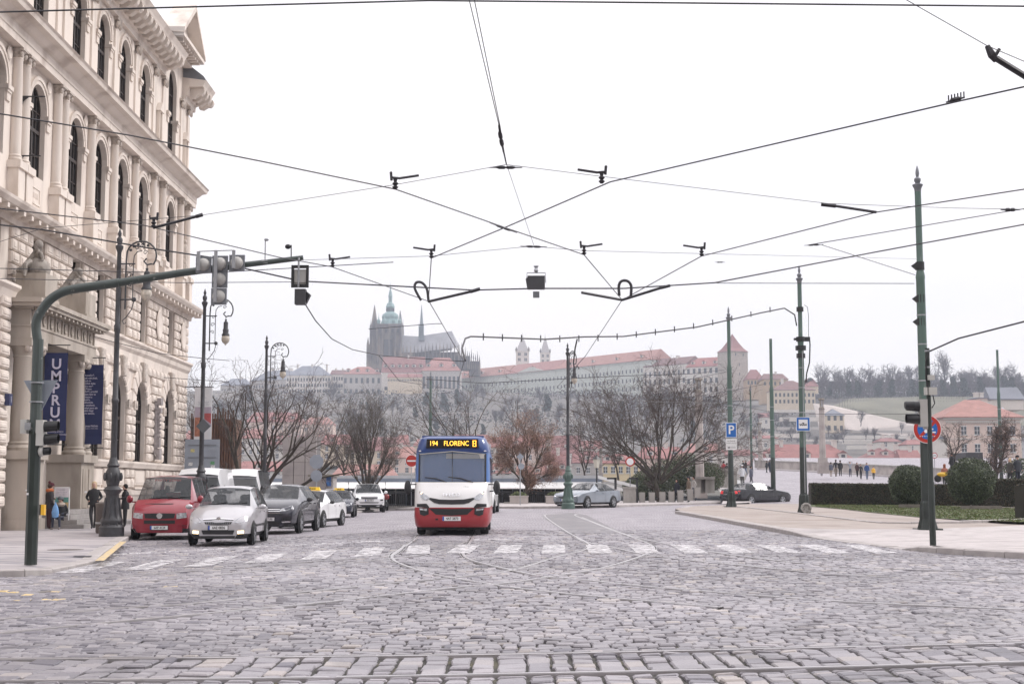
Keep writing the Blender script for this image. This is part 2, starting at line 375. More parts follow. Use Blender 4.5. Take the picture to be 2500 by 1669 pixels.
def stones_mesh(name, stones, origin=(0,0,0)):
    V, F_, T = stone_geo(stones); n = len(stones); V = V-np.array(origin)
    faces = (F_[None]+np.arange(n)[:,None,None]*12).reshape(-1,4)
    me = bpy.data.meshes.new(name); me.vertices.add(n*12); me.vertices.foreach_set('co', V.reshape(-1))
    nf = len(faces); me.loops.add(nf*4); me.loops.foreach_set('vertex_index', faces.reshape(-1).astype(np.int32))
    me.polygons.add(nf); me.polygons.foreach_set('loop_start', np.arange(nf, dtype=np.int32)*4)
    for m in (setts, paint_w, paint_y): me.materials.append(m)
    me.polygons.foreach_set('material_index', np.repeat(np.array([s[2] for s in stones]), 9).astype(np.int32))
    me.polygons.foreach_set('use_smooth', np.ones(nf, dtype=bool))
    me.update(calc_edges=True)
    me.set_sharp_from_angle(angle=math.radians(24))
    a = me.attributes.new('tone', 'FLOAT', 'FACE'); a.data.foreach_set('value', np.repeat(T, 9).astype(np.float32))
    return me
# base sheet of the road: grit in the joints near, paved texture beyond the modelled setts
def far_setts():
    m = bpy.data.materials.new('granite_setts_far'); m.use_nodes = True; t = m.node_tree; b = t.nodes['Principled BSDF']
    g = N(t, 'ShaderNodeNewGeometry')
    nd = N(t, 'ShaderNodeTexNoise'); nd.inputs['Scale'].default_value = .5; t.links.new(g.outputs['Position'], nd.inputs[0])
    vm = N(t, 'ShaderNodeVectorMath', operation='MULTIPLY_ADD'); vm.inputs[1].default_value = (.5,.5,.5); t.links.new(nd.outputs['Color'], vm.inputs[0]); t.links.new(g.outputs['Position'], vm.inputs[2])
    br = N(t, 'ShaderNodeTexBrick'); br.inputs['Scale'].default_value = 1; br.inputs['Brick Width'].default_value = .24; br.inputs['Row Height'].default_value = .2; br.inputs['Mortar Size'].default_value = .022; br.inputs['Bias'].default_value = 0
    br.inputs['Color1'].default_value = (.27,.25,.28,1); br.inputs['Color2'].default_value = (.41,.375,.405,1); br.inputs['Mortar'].default_value = (.11,.10,.105,1)
    t.links.new(vm.outputs[0], br.inputs[0])
    n1 = N(t, 'ShaderNodeTexNoise'); n1.inputs['Scale'].default_value = .7; n1.inputs['Detail'].default_value = 8; t.links.new(g.outputs['Position'], n1.inputs[0])
    mr = N(t, 'ShaderNodeMapRange'); mr.inputs[1].default_value = .3; mr.inputs[2].default_value = .7; mr.inputs[3].default_value = .8; mr.inputs[4].default_value = 1.2; t.links.new(n1.outputs[0], mr.inputs[0])
    mm = N(t, 'ShaderNodeMix', data_type='RGBA', blend_type='MULTIPLY'); mm.inputs[0].default_value = 1; t.links.new(br.outputs[0], mm.inputs[6]); t.links.new(mr.outputs[0], mm.inputs[7])
    t.links.new(mm.outputs[2], b.inputs['Base Color']); b.inputs['Roughness'].default_value = .6
    return m
setts_far = far_setts()
road_mb = MB()
xs = [-40,-25,-17,-12,-10]+[-8.5+.7*i for i in range(11)]+[0,3,8,12,20,40,60]
ys = [3,9,20,32,Y_END+.05,Y_END+.06,60,75,90,105]
for j in range(len(ys)-1):
    for i in range(len(xs)-1):
        near = ys[j+1] <= Y_END+.055; o_ = -.024 if near else -.002
        q = [(xs[i],ys[j]),(xs[i+1],ys[j]),(xs[i+1],ys[j+1]),(xs[i],ys[j+1])]
        def zz(a, b): return .00518*b*sstep(-8.5,-1.5,a)
        oo = [(-.024 if (b <= Y_END+.055) else -.002) for a, b in q]
        road_mb.add([(a, b, zz(a,b)+d) for (a, b), d in zip(q, oo)], [(0,1,2,3)], 0 if near else 1)
road = road_mb.build('road', [mortar, setts_far]); tag(road, 'cobbled road and tram junction filling the square in front of the bus', kind='structure')
STONES.sort(key=lambda s: s[3]-nearwarp(sum(p[0] for p in s[0])/4)+ (3 if abs(sum(p[0] for p in s[0])/4) > s[3]*.362 else 0))
near_st = [s for s in STONES if G(1250,1668).y-.1 < s[3]]
idx = 0; singles = []; rest = []
for s in STONES:
    cx = sum(p[0] for p in s[0])/4
    vis = abs(cx) < s[3]*.364 and s[3] > 10.9-.1
    if vis and len(singles) < 300: singles.append(s)
    else: rest.append(s)
for s in singles:
    cx = sum(p[0] for p in s[0])/4; o_ = (cx, s[3], gz(cx, s[3]))
    o = bpy.data.objects.new('cobblestone', stones_mesh('cobblestone', [s], o_)); col.objects.link(o); o.location = o_; o.parent = road
o = bpy.data.objects.new('cobblestones', stones_mesh('cobblestones', rest)); col.objects.link(o); o.parent = road; o['kind'] = 'stuff'
STONES = singles = rest = near_st = None
# asphalt patch between the rails beyond the crossing, tram rails
tarmac = mat('tarmac', (.20,.19,.20), .8, var=.12, scale=2, c2=(.28,.26,.27), c2pos=(.55,.7), c2scale=1.2, coords='World')
mb = MB(); mb.add([(p.x,p.y,p.z+.006) for p in asph_poly], [tuple(range(len(asph_poly)))[::-1]]); o = mb.build('asphalt_patch', tarmac, road)
rail_top = mat('polished_rail', (.46,.44,.45), .34, metal=.6, var=.1, coords='World'); rail_gr = mat('rail_groove', (.03,.026,.024), .6, var=.2)
track = empty('tram_track', (0,20,0), kind='structure', label='curving steel tram rails crossing in the cobbled square')
for k, L in rail_paths.items():
    mb = MB(); far = k not in ('n1','n2')
    side = -1 if k in ('n1','a','g') else 1
    W = [(-.05,-.012,1),( -.012,.022,0),(.022,.052,1)]
    for a, b_, kind in ((-.052,.012,0),(.012,.048,1),(.048,.062,0)):
        vs = []
        for i, p in enumerate(L):
            t = (L[min(i+1,len(L)-1)]-L[max(i-1,0)]); t.z = 0; t.normalize(); nrm = Vector((-t.y, t.x, 0))*side*-1
            zt = gz(p.x,p.y)+(.007 if kind == 0 else -.004)
            vs += [(p.x+nrm.x*a, p.y+nrm.y*a, zt), (p.x+nrm.x*b_, p.y+nrm.y*b_, zt)]
        fs = [(2*i,2*i+1,2*i+3,2*i+2) for i in range(len(L)-1)]
        mb.add(vs, fs, kind)
        if kind == 0: mb.add([(v[0],v[1],v[2]-(0 if q else 0)) for q, v in enumerate(vs)]+[(v[0],v[1],v[2]-.04) for v in vs], [(2*i,2*i+2,len(vs)+2*i+2,len(vs)+2*i) for i in range(len(L)-1)]+[(2*i+1,2*i+3,len(vs)+2*i+3,len(vs)+2*i+1) for i in range(len(L)-1)], kind)
    mb.build('rail', [rail_top, rail_gr], track, world=True)
# zebra crossing: worn paint sheets lying on the stones
zm = bpy.data.materials.new('zebra_paint'); zm.use_nodes = True; t = zm.node_tree; b = t.nodes['Principled BSDF']; b.inputs['Base Color'].default_value = (.62,.60,.615,1); b.inputs['Roughness'].default_value = .6
g = N(t,'ShaderNodeNewGeometry'); n1 = N(t,'ShaderNodeTexNoise'); n1.inputs['Scale'].default_value = 5; n1.inputs['Detail'].default_value = 8; n1.inputs['Roughness'].default_value = .7; t.links.new(g.outputs['Position'], n1.inputs[0])
m1_ = N(t,'ShaderNodeMapRange'); m1_.inputs[1].default_value = .42; m1_.inputs[2].default_value = .55; m1_.inputs[3].default_value = .12; m1_.inputs[4].default_value = .93; t.links.new(n1.outputs[0], m1_.inputs[0]); t.links.new(m1_.outputs[0], b.inputs['Alpha'])
zebra = empty('zebra_crossing', (0,30,0), kind='structure', label='worn white zebra crossing painted across the cobbles')
for sx_, sy_ in stripes:
    if in_left(sx_, sy_) or in_right(sx_+.3, sy_): continue
    mb = MB(); v = []; lean = -.10 if sx_ > cwM.x else -.16
    for k in range(9):
        yy = sy_-2.0+k*.5
        for j in range(3): xx = sx_-.26+.26*j+lean*(yy-sy_)*(1 if sx_ < cwM.x else -1)*.35; v.append((xx, yy, gz(xx, yy)+.010))
    mb.add(v, [(3*k+j, 3*k+j+1, 3*k+j+4, 3*k+j+3) for k in range(8) for j in range(2)]); mb.build('stripe', zm, zebra, world=True)
# ---- left pavement
mosaic = mat('mosaic_paving', (.36,.33,.335), .75, var=.18, scale=1.1, c2=(.20,.19,.205), c2pos=(.52,.6), c2scale=1.6, bump=.6, bscale=9, coords='World', stretch=(.35,1.4,1))
def strip(mb, L, w0, w1, z0, z1, mi=0, left=True):
    vs = []
    for i, p in enumerate(L):
        t = (L[min(i+1,len(L)-1)]-L[max(i-1,0)]); t.z = 0; t.normalize(); nrm = Vector((-t.y, t.x, 0))*(1 if left else -1)
        vs += [(p.x+nrm.x*w0, p.y+nrm.y*w0, p.z+z0), (p.x+nrm.x*w1, p.y+nrm.y*w1, p.z+z1)]
    mb.add(vs, [(2*i,2*i+1,2*i+3,2*i+2) if not left else (2*i+2,2*i+3,2*i+1,2*i) for i in range(len(L)-1)], mi)
leftk2 = leftk+[Vector((-12.0, 52, 0)), Vector((-12.6, 70, 0)), Vector((-13.4, 98, 0))]
mb = MB()
def khL(p): return .125-.055*sstep(25.6,26.8,p.y)*(1-sstep(30,31.2,p.y))
vs = [(p.x-.24, p.y, khL(p)-.004) for p in leftk2]; vs1 = [(p.x-1.6, p.y, .119) for p in leftk2]; vs2 = [(-45, p.y, .119) for p in leftk2]; n = len(vs)
mb.add(vs+vs1+vs2, [(i+1, i, n+i, n+i+1) for i in range(2*n) if i % n != n-1])
pav = mb.build('pavement', mosaic); tag(pav, 'mosaic pavement along the school with a rounded kerb', kind='structure')
def kerb(L, hgt, parent, side=1, length=1.0, w=.3, name='kerb_stone', m=granite, limit=60, drop=None):
    # L: bottom outer edge; stones go along it
    acc = [0]
    for i in range(len(L)-1): acc.append(acc[-1]+(L[i+1]-L[i]).length)
    def at(s):
        for i in range(len(L)-1):
            if s <= acc[i+1] or i == len(L)-2:
                t = (s-acc[i])/(acc[i+1]-acc[i]+1e-9); return L[i]+(L[i+1]-L[i])*t, (L[i+1]-L[i]).normalized()
    s = 0; n = 0
    while s < acc[-1]-.1 and n < limit:
        e = min(s+length*random.uniform(.85,1.15), acc[-1]); a, ta = at(s+.008); b, tb = at(e-.008)
        hh = hgt if drop is None else drop(a, hgt); h2 = hgt if drop is None else drop(b, hgt)
        na = Vector((-ta.y, ta.x, 0)).normalized()*side; nb = Vector((-tb.y, tb.x, 0)).normalized()*side
        j = random.uniform(-.006,.006)
        pts = []
        for p, nn, hx in ((a,na,hh),(b,nb,h2)):
            pts += [p+Vector((0,0,-.05)), p+Vector((0,0,hx-.02+j)), p+nn*.03+Vector((0,0,hx+j)), p+nn*w+Vector((0,0,hx+j)), p+nn*w+Vector((0,0,-.05))]
        mb = MB(); c = (a+b)/2
        mb.add([p-c for p in pts], [(0,1,6,5),(1,2,7,6),(2,3,8,7),(3,4,9,8),(0,4,3,2,1),(5,6,7,8,9)])
        o = mb.build(name, m, parent); o.location = c-Vector(parent.location); s = e; n += 1
def dropL(p, h): return .03 if 27.0 < p.y < 31.5 else h
kerb(leftk2, .125, pav, 1, 1.1, drop=lambda p, h: khL(p))
yb = G(232,1369,.12); yt = G(293,1322,.12)
mb = MB(); d_ = (yt-yb); nn = Vector((-d_.y, d_.x, 0)).normalized()
mb.add([yb, yb-nn*.17, yt-nn*.17, yt], [(0,1,2,3)]); mb.v = [(a,b,c+.011) for a,b,c in mb.v]; mb.build('yellow_line', paint_y, pav)
mb = MB(); c = G(160,1341,.12); mb.lathe([(.42,0),(.42,.006),(0,.006)], 20, (c.x,c.y,.116)); mb.build('drain_cover', mat('rusty_iron', (.10,.085,.075), .8, var=.3, scale=12), pav)
tact = mat('dark_setts', (.13,.125,.14), .8, var=.25, scale=14, coords='World')
mb = MB(); q = [G(178,1357,.12),G(222,1357,.12),G(300,1311,.12),G(258,1311,.12)]; mb.add([(p.x,p.y,.119) for p in q], [(0,1,2,3)]); mb.build('dark_sett_band', tact, pav)
# ---- right island
sand = mat('trodden_sand', (.33,.285,.26), .95, var=.12, scale=1.2, c2=(.24,.2,.18), c2pos=(.5,.7), c2scale=.6, bump=.5, bscale=8, coords='World')
pave_r = mat('pale_paving', (.42,.385,.38), .85, var=.12, scale=2.5, c2=(.33,.30,.295), c2pos=(.54,.66), c2scale=1.2, bump=.4, bscale=10, coords='World')
isl_back = [G(*p) for p in ((1648,1247),(1677,1241),(1753,1237),(1899,1231))]
isl = empty('traffic_island', (12,50,.2), kind='structure', label='kerbed island of trodden sand, paving and grass beside the road')
rin = [Vector((p.x, p.y, gz(p.x,p.y))) for p in rightk]
def khR(p): return .135-.112*sstep(43,37.5,p.y)*sstep(31.6,32.6,p.y) if p.y < 44 else .135
def sstep2(a, b, x): t = min(1,max(0,(x-a)/(b-a))); return t*t*(3-2*t)
def khR(p): return .135-.112*(1-sstep2(37.5,43,p.y))*sstep2(31.6,32.6,p.y)
front = []
for i, p in enumerate(rin):
    t = (rin[min(i+1,len(rin)-1)]-rin[max(i-1,0)]); t.z = 0; t.normalize(); nrm = Vector((-t.y, t.x, 0)); front.append((p.x+nrm.x*.27, p.y+nrm.y*.27, p.z+khR(p)-.004))
inner = [G(*p) for p in ((1765,1240),(1830,1246),(1956,1261.6),(2117,1282.6),(2198,1285.7),(2350,1282),(2500,1277),(2600,1272))]
inner = smooth_line(inner, 4)
def sheet(name, front, back, m, parent, z=0):
    mb = MB(); n = 60
    def rs(L):
        acc = [0]
        for i in range(len(L)-1): acc.append(acc[-1]+(Vector(L[i+1])-Vector(L[i])).length)
        o_ = []
        for k in range(n+1):
            s = acc[-1]*k/n
            for i in range(len(L)-1):
                if s <= acc[i+1] or i == len(L)-2:
                    t = (s-acc[i])/(acc[i+1]-acc[i]+1e-9); o_.append(Vector(L[i]).lerp(Vector(L[i+1]), t)); break
        return o_
    A, B = rs(front), rs(back)
    mb.add([(p.x,p.y,p.z+z) for p in A]+[(p.x,p.y,p.z+z) for p in B], [(i,i+1,n+2+i,n+1+i) for i in range(n)])
    return mb.build(name, m, parent, world=True)
far_edge = [(p.x,p.y,p.z+.118) for p in isl_back]+[(26,84,.118+gz(11,84)),(60,84,.118+gz(11,84))]
sheet('sand', front, far_edge, sand, isl)
kerb(rightk, .135, isl, -1 if False else 1, 1.0, .32, drop=lambda p, h: khR(p))
kerb(list(reversed(isl_back)), .12, isl, 1, 1.4, .3)
kerb([p+Vector((0,0,.10)) for p in inner], .07, isl, 1, 1.2, .18)
# paving near the tall poles
pf = [Vector(p) for p in front if p[1] < 46]
pb = [G(*p, .128) for p in ((1960,1292.5),(2100,1291),(2250,1291),(2400,1286),(2600,1278))]
sheet('paving', pf, pb, pave_r, isl, .004)
grassm = mat('grass_soil', (.075,.10,.035), .95, var=.3, scale=3, c2=(.10,.085,.05), c2pos=(.5,.65), c2scale=1.5, coords='World')
gf = [G(*p, .123) for p in ((1975,1236),(2060,1243),(2117,1250),(2251,1263.5),(2380,1270),(2470,1274),(2600,1276))]
gb = [G(*p, .123) for p in ((1975,1231),(2100,1231),(2251,1233),(2380,1237),(2470,1241),(2600,1245))]
lawn = sheet('lawn', gf, gb, grassm, isl, .025)
# ================================================================ the school (left)
S0 = 60.0
school = empty('school_building', (XA+KF*S0, S0, 0), -KF*1.0, label='cream stucco school building with arched windows, columns and rusticated base', cat='building')
AW = 1.0
WT = [-16.0, -11.2, -6.6, -1.6, 2.1, 5.8, 9.7, 15.7]; TEND = 19.8; T0 = -24.0
def arch_wall(mb, cells, z0, z1, th=.55, n0=0.0, mi=0):
    # cells: (ta, tb, tc, w, zs, zspring/ztop, arch)
    for ta, tb, tc, w, zs, zt, arch in cells:
        a, b = tc-w/2, tc+w/2; x0, x1 = n0-th, n0
        mb.box(x0, x1, ta, a, z0, z1, mi); mb.box(x0, x1, b, tb, z0, z1, mi)
        if zs > z0: mb.box(x0, x1, a, b, z0, zs, mi)
        if not arch: mb.box(x0, x1, a, b, zt, z1, mi)
        else:
            r = w/2; K = 12; pts = [(tc-r*math.cos(math.pi*k/K), zt-r+r*math.sin(math.pi*k/K)) for k in range(K+1)]
            for k in range(K):
                (ta_, za), (tb_, zb) = pts[k], pts[k+1]
                mb.add([(x1,ta_,za),(x1,tb_,zb),(x1,tb_,z1),(x1,ta_,z1),(x0,ta_,za),(x0,tb_,zb)], [(0,1,2,3),(0,4,5,1)], mi)
def window_mesh(w, h, arch, name):
    fr = MB(); r = w/2; fw = .09
    zt = h-r if arch else h
    def bar(a, b, c, d): fr.box(-.1, 0, a, b, c, d)
    bar(-w/2, -w/2+fw, 0, zt); bar(w/2-fw, w/2, 0, zt); bar(-w/2+fw, w/2-fw, 0, fw); bar(-.05, .05, fw, h-fw)
    tr = h*.52; bar(-w/2+fw, -.05, tr-.07, tr+.07); bar(.05, w/2-fw, tr-.07, tr+.07)
    for f in (-w/4, w/4): fr.box(-.08, -.02, f-.02, f+.02, fw, zt+ (r*.6 if arch else 0))
    for zz in (tr*.5, tr+(h-tr)*.45): fr.box(-.075, -.025, -w/2+fw, -.05, zz-.02, zz+.02); fr.box(-.075, -.025, .05, w/2-fw, zz-.02, zz+.02)
    if arch:
        K = 12
        for k in range(K):
            a, b = math.pi*k/K, math.pi*(k+1)/K
            q = [(rr*-math.cos(t), zt+rr*math.sin(t)) for rr, t in ((r,a),(r,b),(r-fw,b),(r-fw,a))]
            fr.prism([(-.1,p[0],p[1]) for p in q], (.1,0,0))
    o = fr.build('window', winframe); me = o.data; bpy.data.objects.remove(o)
    gl = MB()
    pts = [(-w/2, 0), (w/2, 0), (w/2, zt)]
    if arch: pts += [(r*math.cos(math.pi*k/12), zt+r*math.sin(math.pi*k/12)) for k in range(1, 12)]
    pts += [(-w/2, zt)]
    gl.add([(-.06, p[0], p[1]) for p in pts], [tuple(range(len(pts)))])
    o = gl.build('pane', glass_d); mg = o.data; bpy.data.objects.remove(o)
    return me, mg
wm = {'g': window_mesh(2.2, 3.9, True, 'g'), 'm': window_mesh(1.4, 2.26, False, 'm'), 'p': window_mesh(1.9, 3.55, True, 'p'), 't': window_mesh(1.75, 3.27, True, 't'), 't6': window_mesh(1.9, 4.8, True, 't6')}
def put_window(k, t, z, n=-.2):
    me, mg = wm[k]; o = bpy.data.objects.new('window', me); col.objects.link(o); o.parent = school; o.location = (n, t, z)
    g = bpy.data.objects.new('pane', mg); col.objects.link(g); g.parent = o
edges = [T0]+[(WT[i]+WT[i+1])/2 for i in range(len(WT)-1)]+[TEND]
edges[-2] = 12.6
wall = MB()
def cellsf(w, zs, zt, arch, skip=()): return [(edges[i], edges[i+1], WT[i], w, zs, zt, arch) for i in range(len(WT)) if i not in skip]
gcells = [(T0,-13.6,-16,2.2,2.78,6.7,True), (-13.6,-10.8,-12.3,1.2,2.78,6.7,True)]
arch_wall(wall, [(edges[i],edges[i+1],WT[i],2.2,2.78,6.7,True) for i in (3,4,5,6,7)], 0, 8.0)
wall.box(-.55, 0, T0, edges[3], 0, 8.0)   # behind the portal
arch_wall(wall, cellsf(1.4, 8.7, 10.97, False), 8.0, 11.1, n0=-.02)
arch_wall(wall, cellsf(1.9, 13.4, 16.95, True), 11.1, 18.0, n0=-.15)
arch_wall(wall, cellsf(1.75, 19.4, 22.67, True, (7,)), 18.0, 24.0, n0=-.15)
arch_wall(wall, [(12.6,TEND,15.7,1.9,19.4,24.2,True)], 18.0, 25.2, n0=-.15)
wall.box(-14, -.56, T0, TEND-.02, 0, 24.1)    # body behind
wall.box(-14,-.0, TEND-.02, TEND, 0, 11.1); wall.box(-14,-.15, TEND-.02, TEND, 11.1, 24.0)
wall.build('wall', stucco, school)
pm = MB(); pm.box(-.1, .28, -2.4, TEND+.25, 0.05, 1.15); pm.lathe([(.0,-11.4),(.0,11.4)], 3) if False else None
pm.prism([(.0,-2.4,1.15),(.28,-2.4,1.15),(.32,-2.4,1.25),(.24,-2.4,1.42),(0,-2.4,1.5)], (0,TEND+2.65,0)); pm.box(-.5,.02,T0,TEND+.01,0,.05)
pm.build('plinth', stucco_dk, school)
for i in (3,4,5,6,7): put_window('g', WT[i], 2.78)
for i in range(len(WT)): put_window('m', WT[i], 8.7); put_window('p', WT[i], 13.4, -.34); put_window('t6' if i == 7 else 't', WT[i], 19.4, -.34)
# mouldings run the length of the facade: profile (n,z) swept along y
def sweep(prof, ta, tb, name, m, ends=True):
    mb = MB(); n = len(prof)
    mb.add([(p[0], ta, p[1]) for p in prof]+[(p[0], tb, p[1]) for p in prof], [(i, i+1, n+i+1, n+i) for i in range(n-1)]+([tuple(range(n))[::-1], tuple(range(n, 2*n))] if ends else []))
    return mb.build(name, m, school)
sweep([(-.1,2.5),(.2,2.5),(.24,2.6),(.3,2.72),(.3,2.8),(-.1,2.84)], -2.4, TEND+.3, 'sill_course', stucco)
sweep([(-.1,7.55),(.06,7.55),(.08,7.95),(.2,8.1),(.24,8.3),(.36,8.42),(.36,8.52),(-.1,8.62)], -2.6, TEND+.35, 'string_course', stucco)
sweep([(-.1,10.98),(.1,11.0),(.12,11.2),(.35,11.3),(.7,11.36),(.82,11.5),(.85,11.6),(-.1,11.72)], T0, TEND+.8, 'cornice', stucco)
sweep([(-.2,17.5),(.24,17.5),(.24,17.75),(.28,17.78),(.28,18.1),(.42,18.15),(.6,18.3),(.85,18.34),(.9,18.5),(.98,18.56),(-.2,18.7)], T0, TEND+.7, 'cornice', stucco)
rc = [(-.2,23.15),(.05,23.15),(.08,23.45),(.2,23.5),(.22,23.95),(1.0,23.98),(1.05,24.1),(1.15,24.25),(1.2,24.32),(-.2,24.5)]
sweep(rc, T0, 13.3, 'roof_cornice', stucco); sweep(rc, 18.0, TEND+.8, 'roof_cornice', stucco)
sweep([(-.3,24.4),(1.18,24.34),(1.0,24.6),(-.3,26.3),(-3,26.6)], T0, 13.2, 'roof', zinc); sweep([(-.3,24.4),(1.15,24.34),(1.0,24.6),(-.3,25.6),(-3,25.8)], 18.1, TEND+.6, 'roof', zinc)
# pedimented dormer over the corner bay
pd = MB(); a, b, c = 13.0, 18.3, 15.65
pd.box(-.2,.35,a+.3,b-.3,25.0,25.3); pd.box(-.2,1.0,a,b,25.3,25.5)
pd.prism([(-.2,a+.1,25.5),(-.2,b-.1,25.5),(-.2,c,27.35)], (.55,0,0)); 
for s_ in (-1,1):
    e = a-.1 if s_ < 0 else b+.1
    pd.prism([(-.2,e,25.5),(-.2,e,25.75),(-.2,c,27.85),(-.2,c,27.5)], (1.25,0,0))
pd.build('pediment', stucco, school)
q = MB()
for k in range(9): q.box(.3,.85,a+.45+k*.52,a+.68+k*.52,25.12,25.3)
q.build('dentils', stucco, school)['kind'] = 'stuff'
# consoles under the roof cornice and mutules under the lower one
mb = MB(); mb.prism([(0,-.19,.5),(0,-.19,0),(.25,-.19,-.05),(.5,-.19,.12),(.66,-.19,.1),(.78,-.19,.22),(.84,-.19,.38),(.80,-.19,.5)], (0,.38,0))
cons = mb.build('console', stucco, school); cons.location = (.2, 12.9, 23.46)
tlist = [12.05-.86*k for k in range(26)]+[18.5,19.35,20.2,21.0]
for t in tlist: inst(cons, 'console', (.2, t, 23.46), school)
mb = MB(); mb.box(0,.38,-.11,.11,0,.16); mu = mb.build('bracket', white_p if False else stucco, school); mu.location = (.3, T0+.3, 11.17)
for k in range(1, 53): inst(mu, 'bracket', (.3, T0+.3+.85*k, 11.17), school)
# columns, pedestals, pilasters of the two upper storeys
mb = MB(); mb.lathe([(.27,0),(.29,.08),(.25,.14),(.27,.2),(.215,.26),(.215,1.4),(.185,3.75),(.21,3.8),(.19,3.84)], 16); colm = mb.build('column', stucco, school, smooth=True)
mb = MB()
mb.lathe([(.19,0),(.22,.1),(.21,.16),(.28,.26)], 12); mb.box(-.3,.3,-.3,.3,.26,.34)
for sy_ in (-1,1):
    mb.ball((.2, sy_*.22, .12), (.08,.08,.12), 8, 6)
cap = mb.build('capital', carve_m, school, smooth=True)
mb = MB(); mb.box(-.5,.26,-.36,.36,0,1.35); mb.box(-.5,.34,-.43,.43,1.35,1.62); mb.box(-.5,.32,-.4,.4,0,.18); ped = mb.build('pedestal', stucco, school)
ct = [-13.8,-12.9,-9.35,-8.45,-4.55,-3.65,.25,3.95,7.75,11.4,13.45,17.75,19.5]
first = True
for t in ct:
    for src, nm, loc in ((colm,'column',(-.03,t,13.32)),(cap,'capital',(-.03,t,17.14)),(ped,'pedestal',(0,t,11.68))):
        if first: src.location = loc
        else: inst(src, nm, loc, school)
    first = False
mb = MB(); mb.box(-.2,-.06,-.25,.25,18.6,22.6); mb.box(-.2,-.02,-.3,.3,18.6,19.3); pil = mb.build('pilaster', stucco, school); pil.location = (0, ct[0], 0)
for t in ct[1:]: inst(pil, 'pilaster', (0,t,0), school)
mb = MB(); mb.box(-.12,.12,-.36,.36,.4,.55)
for k in range(5): mb.ball((.06+.03*(k%2), -.26+.13*k, .2+.1*(k%2)), (.09,.09,.16), 7, 5)
c2 = mb.build('capital', carve_m, school, smooth=True); c2.location = (-.05, ct[0], 22.6)
for t in ct[1:]: inst(c2, 'capital', (-.05,t,22.6), school)
# archivolts, imposts, medallions
def archivolt(w, d0, d1, n):
    mb = MB(); K = 14
    for r0, r1, nn in ((w/2+.0, w/2+d0, n*.6), (w/2+d0, w/2+d1, n)):
        for k in range(K):
            a, b = math.pi*k/K, math.pi*(k+1)/K
            mb.prism([(0,-rr*math.cos(t),rr*math.sin(t)) for rr, t in ((r0,a),(r1,a),(r1,b),(r0,b))], (nn,0,0))
    return mb
av = archivolt(1.9,.16,.3,.1).build('archivolt', stucco, school); av2 = archivolt(1.75,.16,.3,.1).build('archivolt', stucco, school)
mb = MB(); mb.box(-.35,.1,-.24,.24,0,.1); mb.box(-.35,.14,-.28,.28,.1,.26); mb.box(-.35,.06,-.2,.2,-.3,0); imp = mb.build('impost', stucco, school)
mb = MB(); mb.lathe([(.2,0),(.26,.05),(.2,.08),(.14,.05),(.0,.05)], 12); mb.v = [(z, y_, x_) for x_, y_, z in mb.v]; med = mb.build('medallion', stucco, school)
mb = MB(); mb.box(0,.03,-.6,.6,0,.08); mb.box(0,.03,-.6,.6,.62,.7); mb.box(0,.03,-.6,-.52,.08,.62); mb.box(0,.03,.52,.6,.08,.62)
for k in range(8): mb.box(0,.015,-.42+k*.11,-.36+k*.11,.25,.45)
tab = mb.build('name_tablet', stucco, school)
f0 = True
for i, t in enumerate(WT):
    ls = [(av,'archivolt',(-.15,t,16.0)), (imp,'impost',(-.15,t+1.2,15.7)), (imp,'impost',(-.15,t-1.2,15.7)), (med,'medallion',(-.14,t+1.15,17.15)), (tab,'name_tablet',(-.15,t,12.3))]
    if i != 7: ls += [(av2,'archivolt',(-.15,t,21.8)), (med,'medallion',(-.14,t+1.1,22.75))]
    ls += [(imp,'impost',(-.15,t+1.12,21.35)), (imp,'impost',(-.15,t-1.12,21.35))]
    done = set()
    for src, nm, loc in ls:
        if f0 and id(src) not in done: src.location = loc; done.add(id(src))
        else: inst(src, nm, loc, school)
    f0 = False
for t in (12.4, 18.65):      # niches with small sculpture and gabled tablets
    mb = MB(); mb.box(-.14,.12,t-.42,t+.42,19.2,19.35); mb.box(-.14,.05,t-.3,t-.22,19.35,21); mb.box(-.14,.05,t+.22,t+.3,19.35,21)
    mb.prism([(-.14,t-.42,21),(-.14,t+.42,21),(-.14,t,21.5)], (.25,0,0)); mb.build('tablet_frame', stucco, school)
    mb = MB(); mb.box(-.1,.2,t-.28,t+.28,13.2,13.5); mb.lathe([(.22,0),(.18,.5),(.13,1.0),(.2,1.4),(.1,1.62)], 8, (.05,t,13.5)); mb.ball((.05,t,15.25),.14,8,6); mb.box(-.1,.25,t-.35,t+.35,12.9,13.2); mb.build('niche_figure', carve_m, school, smooth=True)
# rustication: every block is a piece
blk = {}
def block(t0, t1, z0, z1, n=.13):
    w = round((t1-t0)/.05)*.05; h = round((z1-z0)/.03)*.03; k = (w, h, n)
    if k not in blk:
        mb = MB(); mb.cbox(-.06, n, -w/2+.012, w/2-.012, -h/2+.015, h/2-.015, .055)
        mb.add([(n+.0,-w/2+.17,-h/2+.12),(n,w/2-.17,-h/2+.12),(n,w/2-.17,h/2-.12),(n,-w/2+.17,h/2-.12),(n+.025,-w/2+.2,-h/2+.15),(n+.025,w/2-.2,-h/2+.15),(n+.025,w/2-.2,h/2-.15),(n+.025,-w/2+.2,h/2-.15)] if w > .5 else [(n,0,0)]*8, [(0,1,5,4),(1,2,6,5),(2,3,7,6),(3,0,4,7),(4,5,6,7)] if w > .5 else [])
        o = mb.build('stone_block', stucco, school); blk[k] = o.data; bpy.data.objects.remove(o)
    o = bpy.data.objects.new('stone_block', blk[k]); col.objects.link(o); o.parent = school; o.location = (0, (t0+t1)/2, (z0+z1)/2)
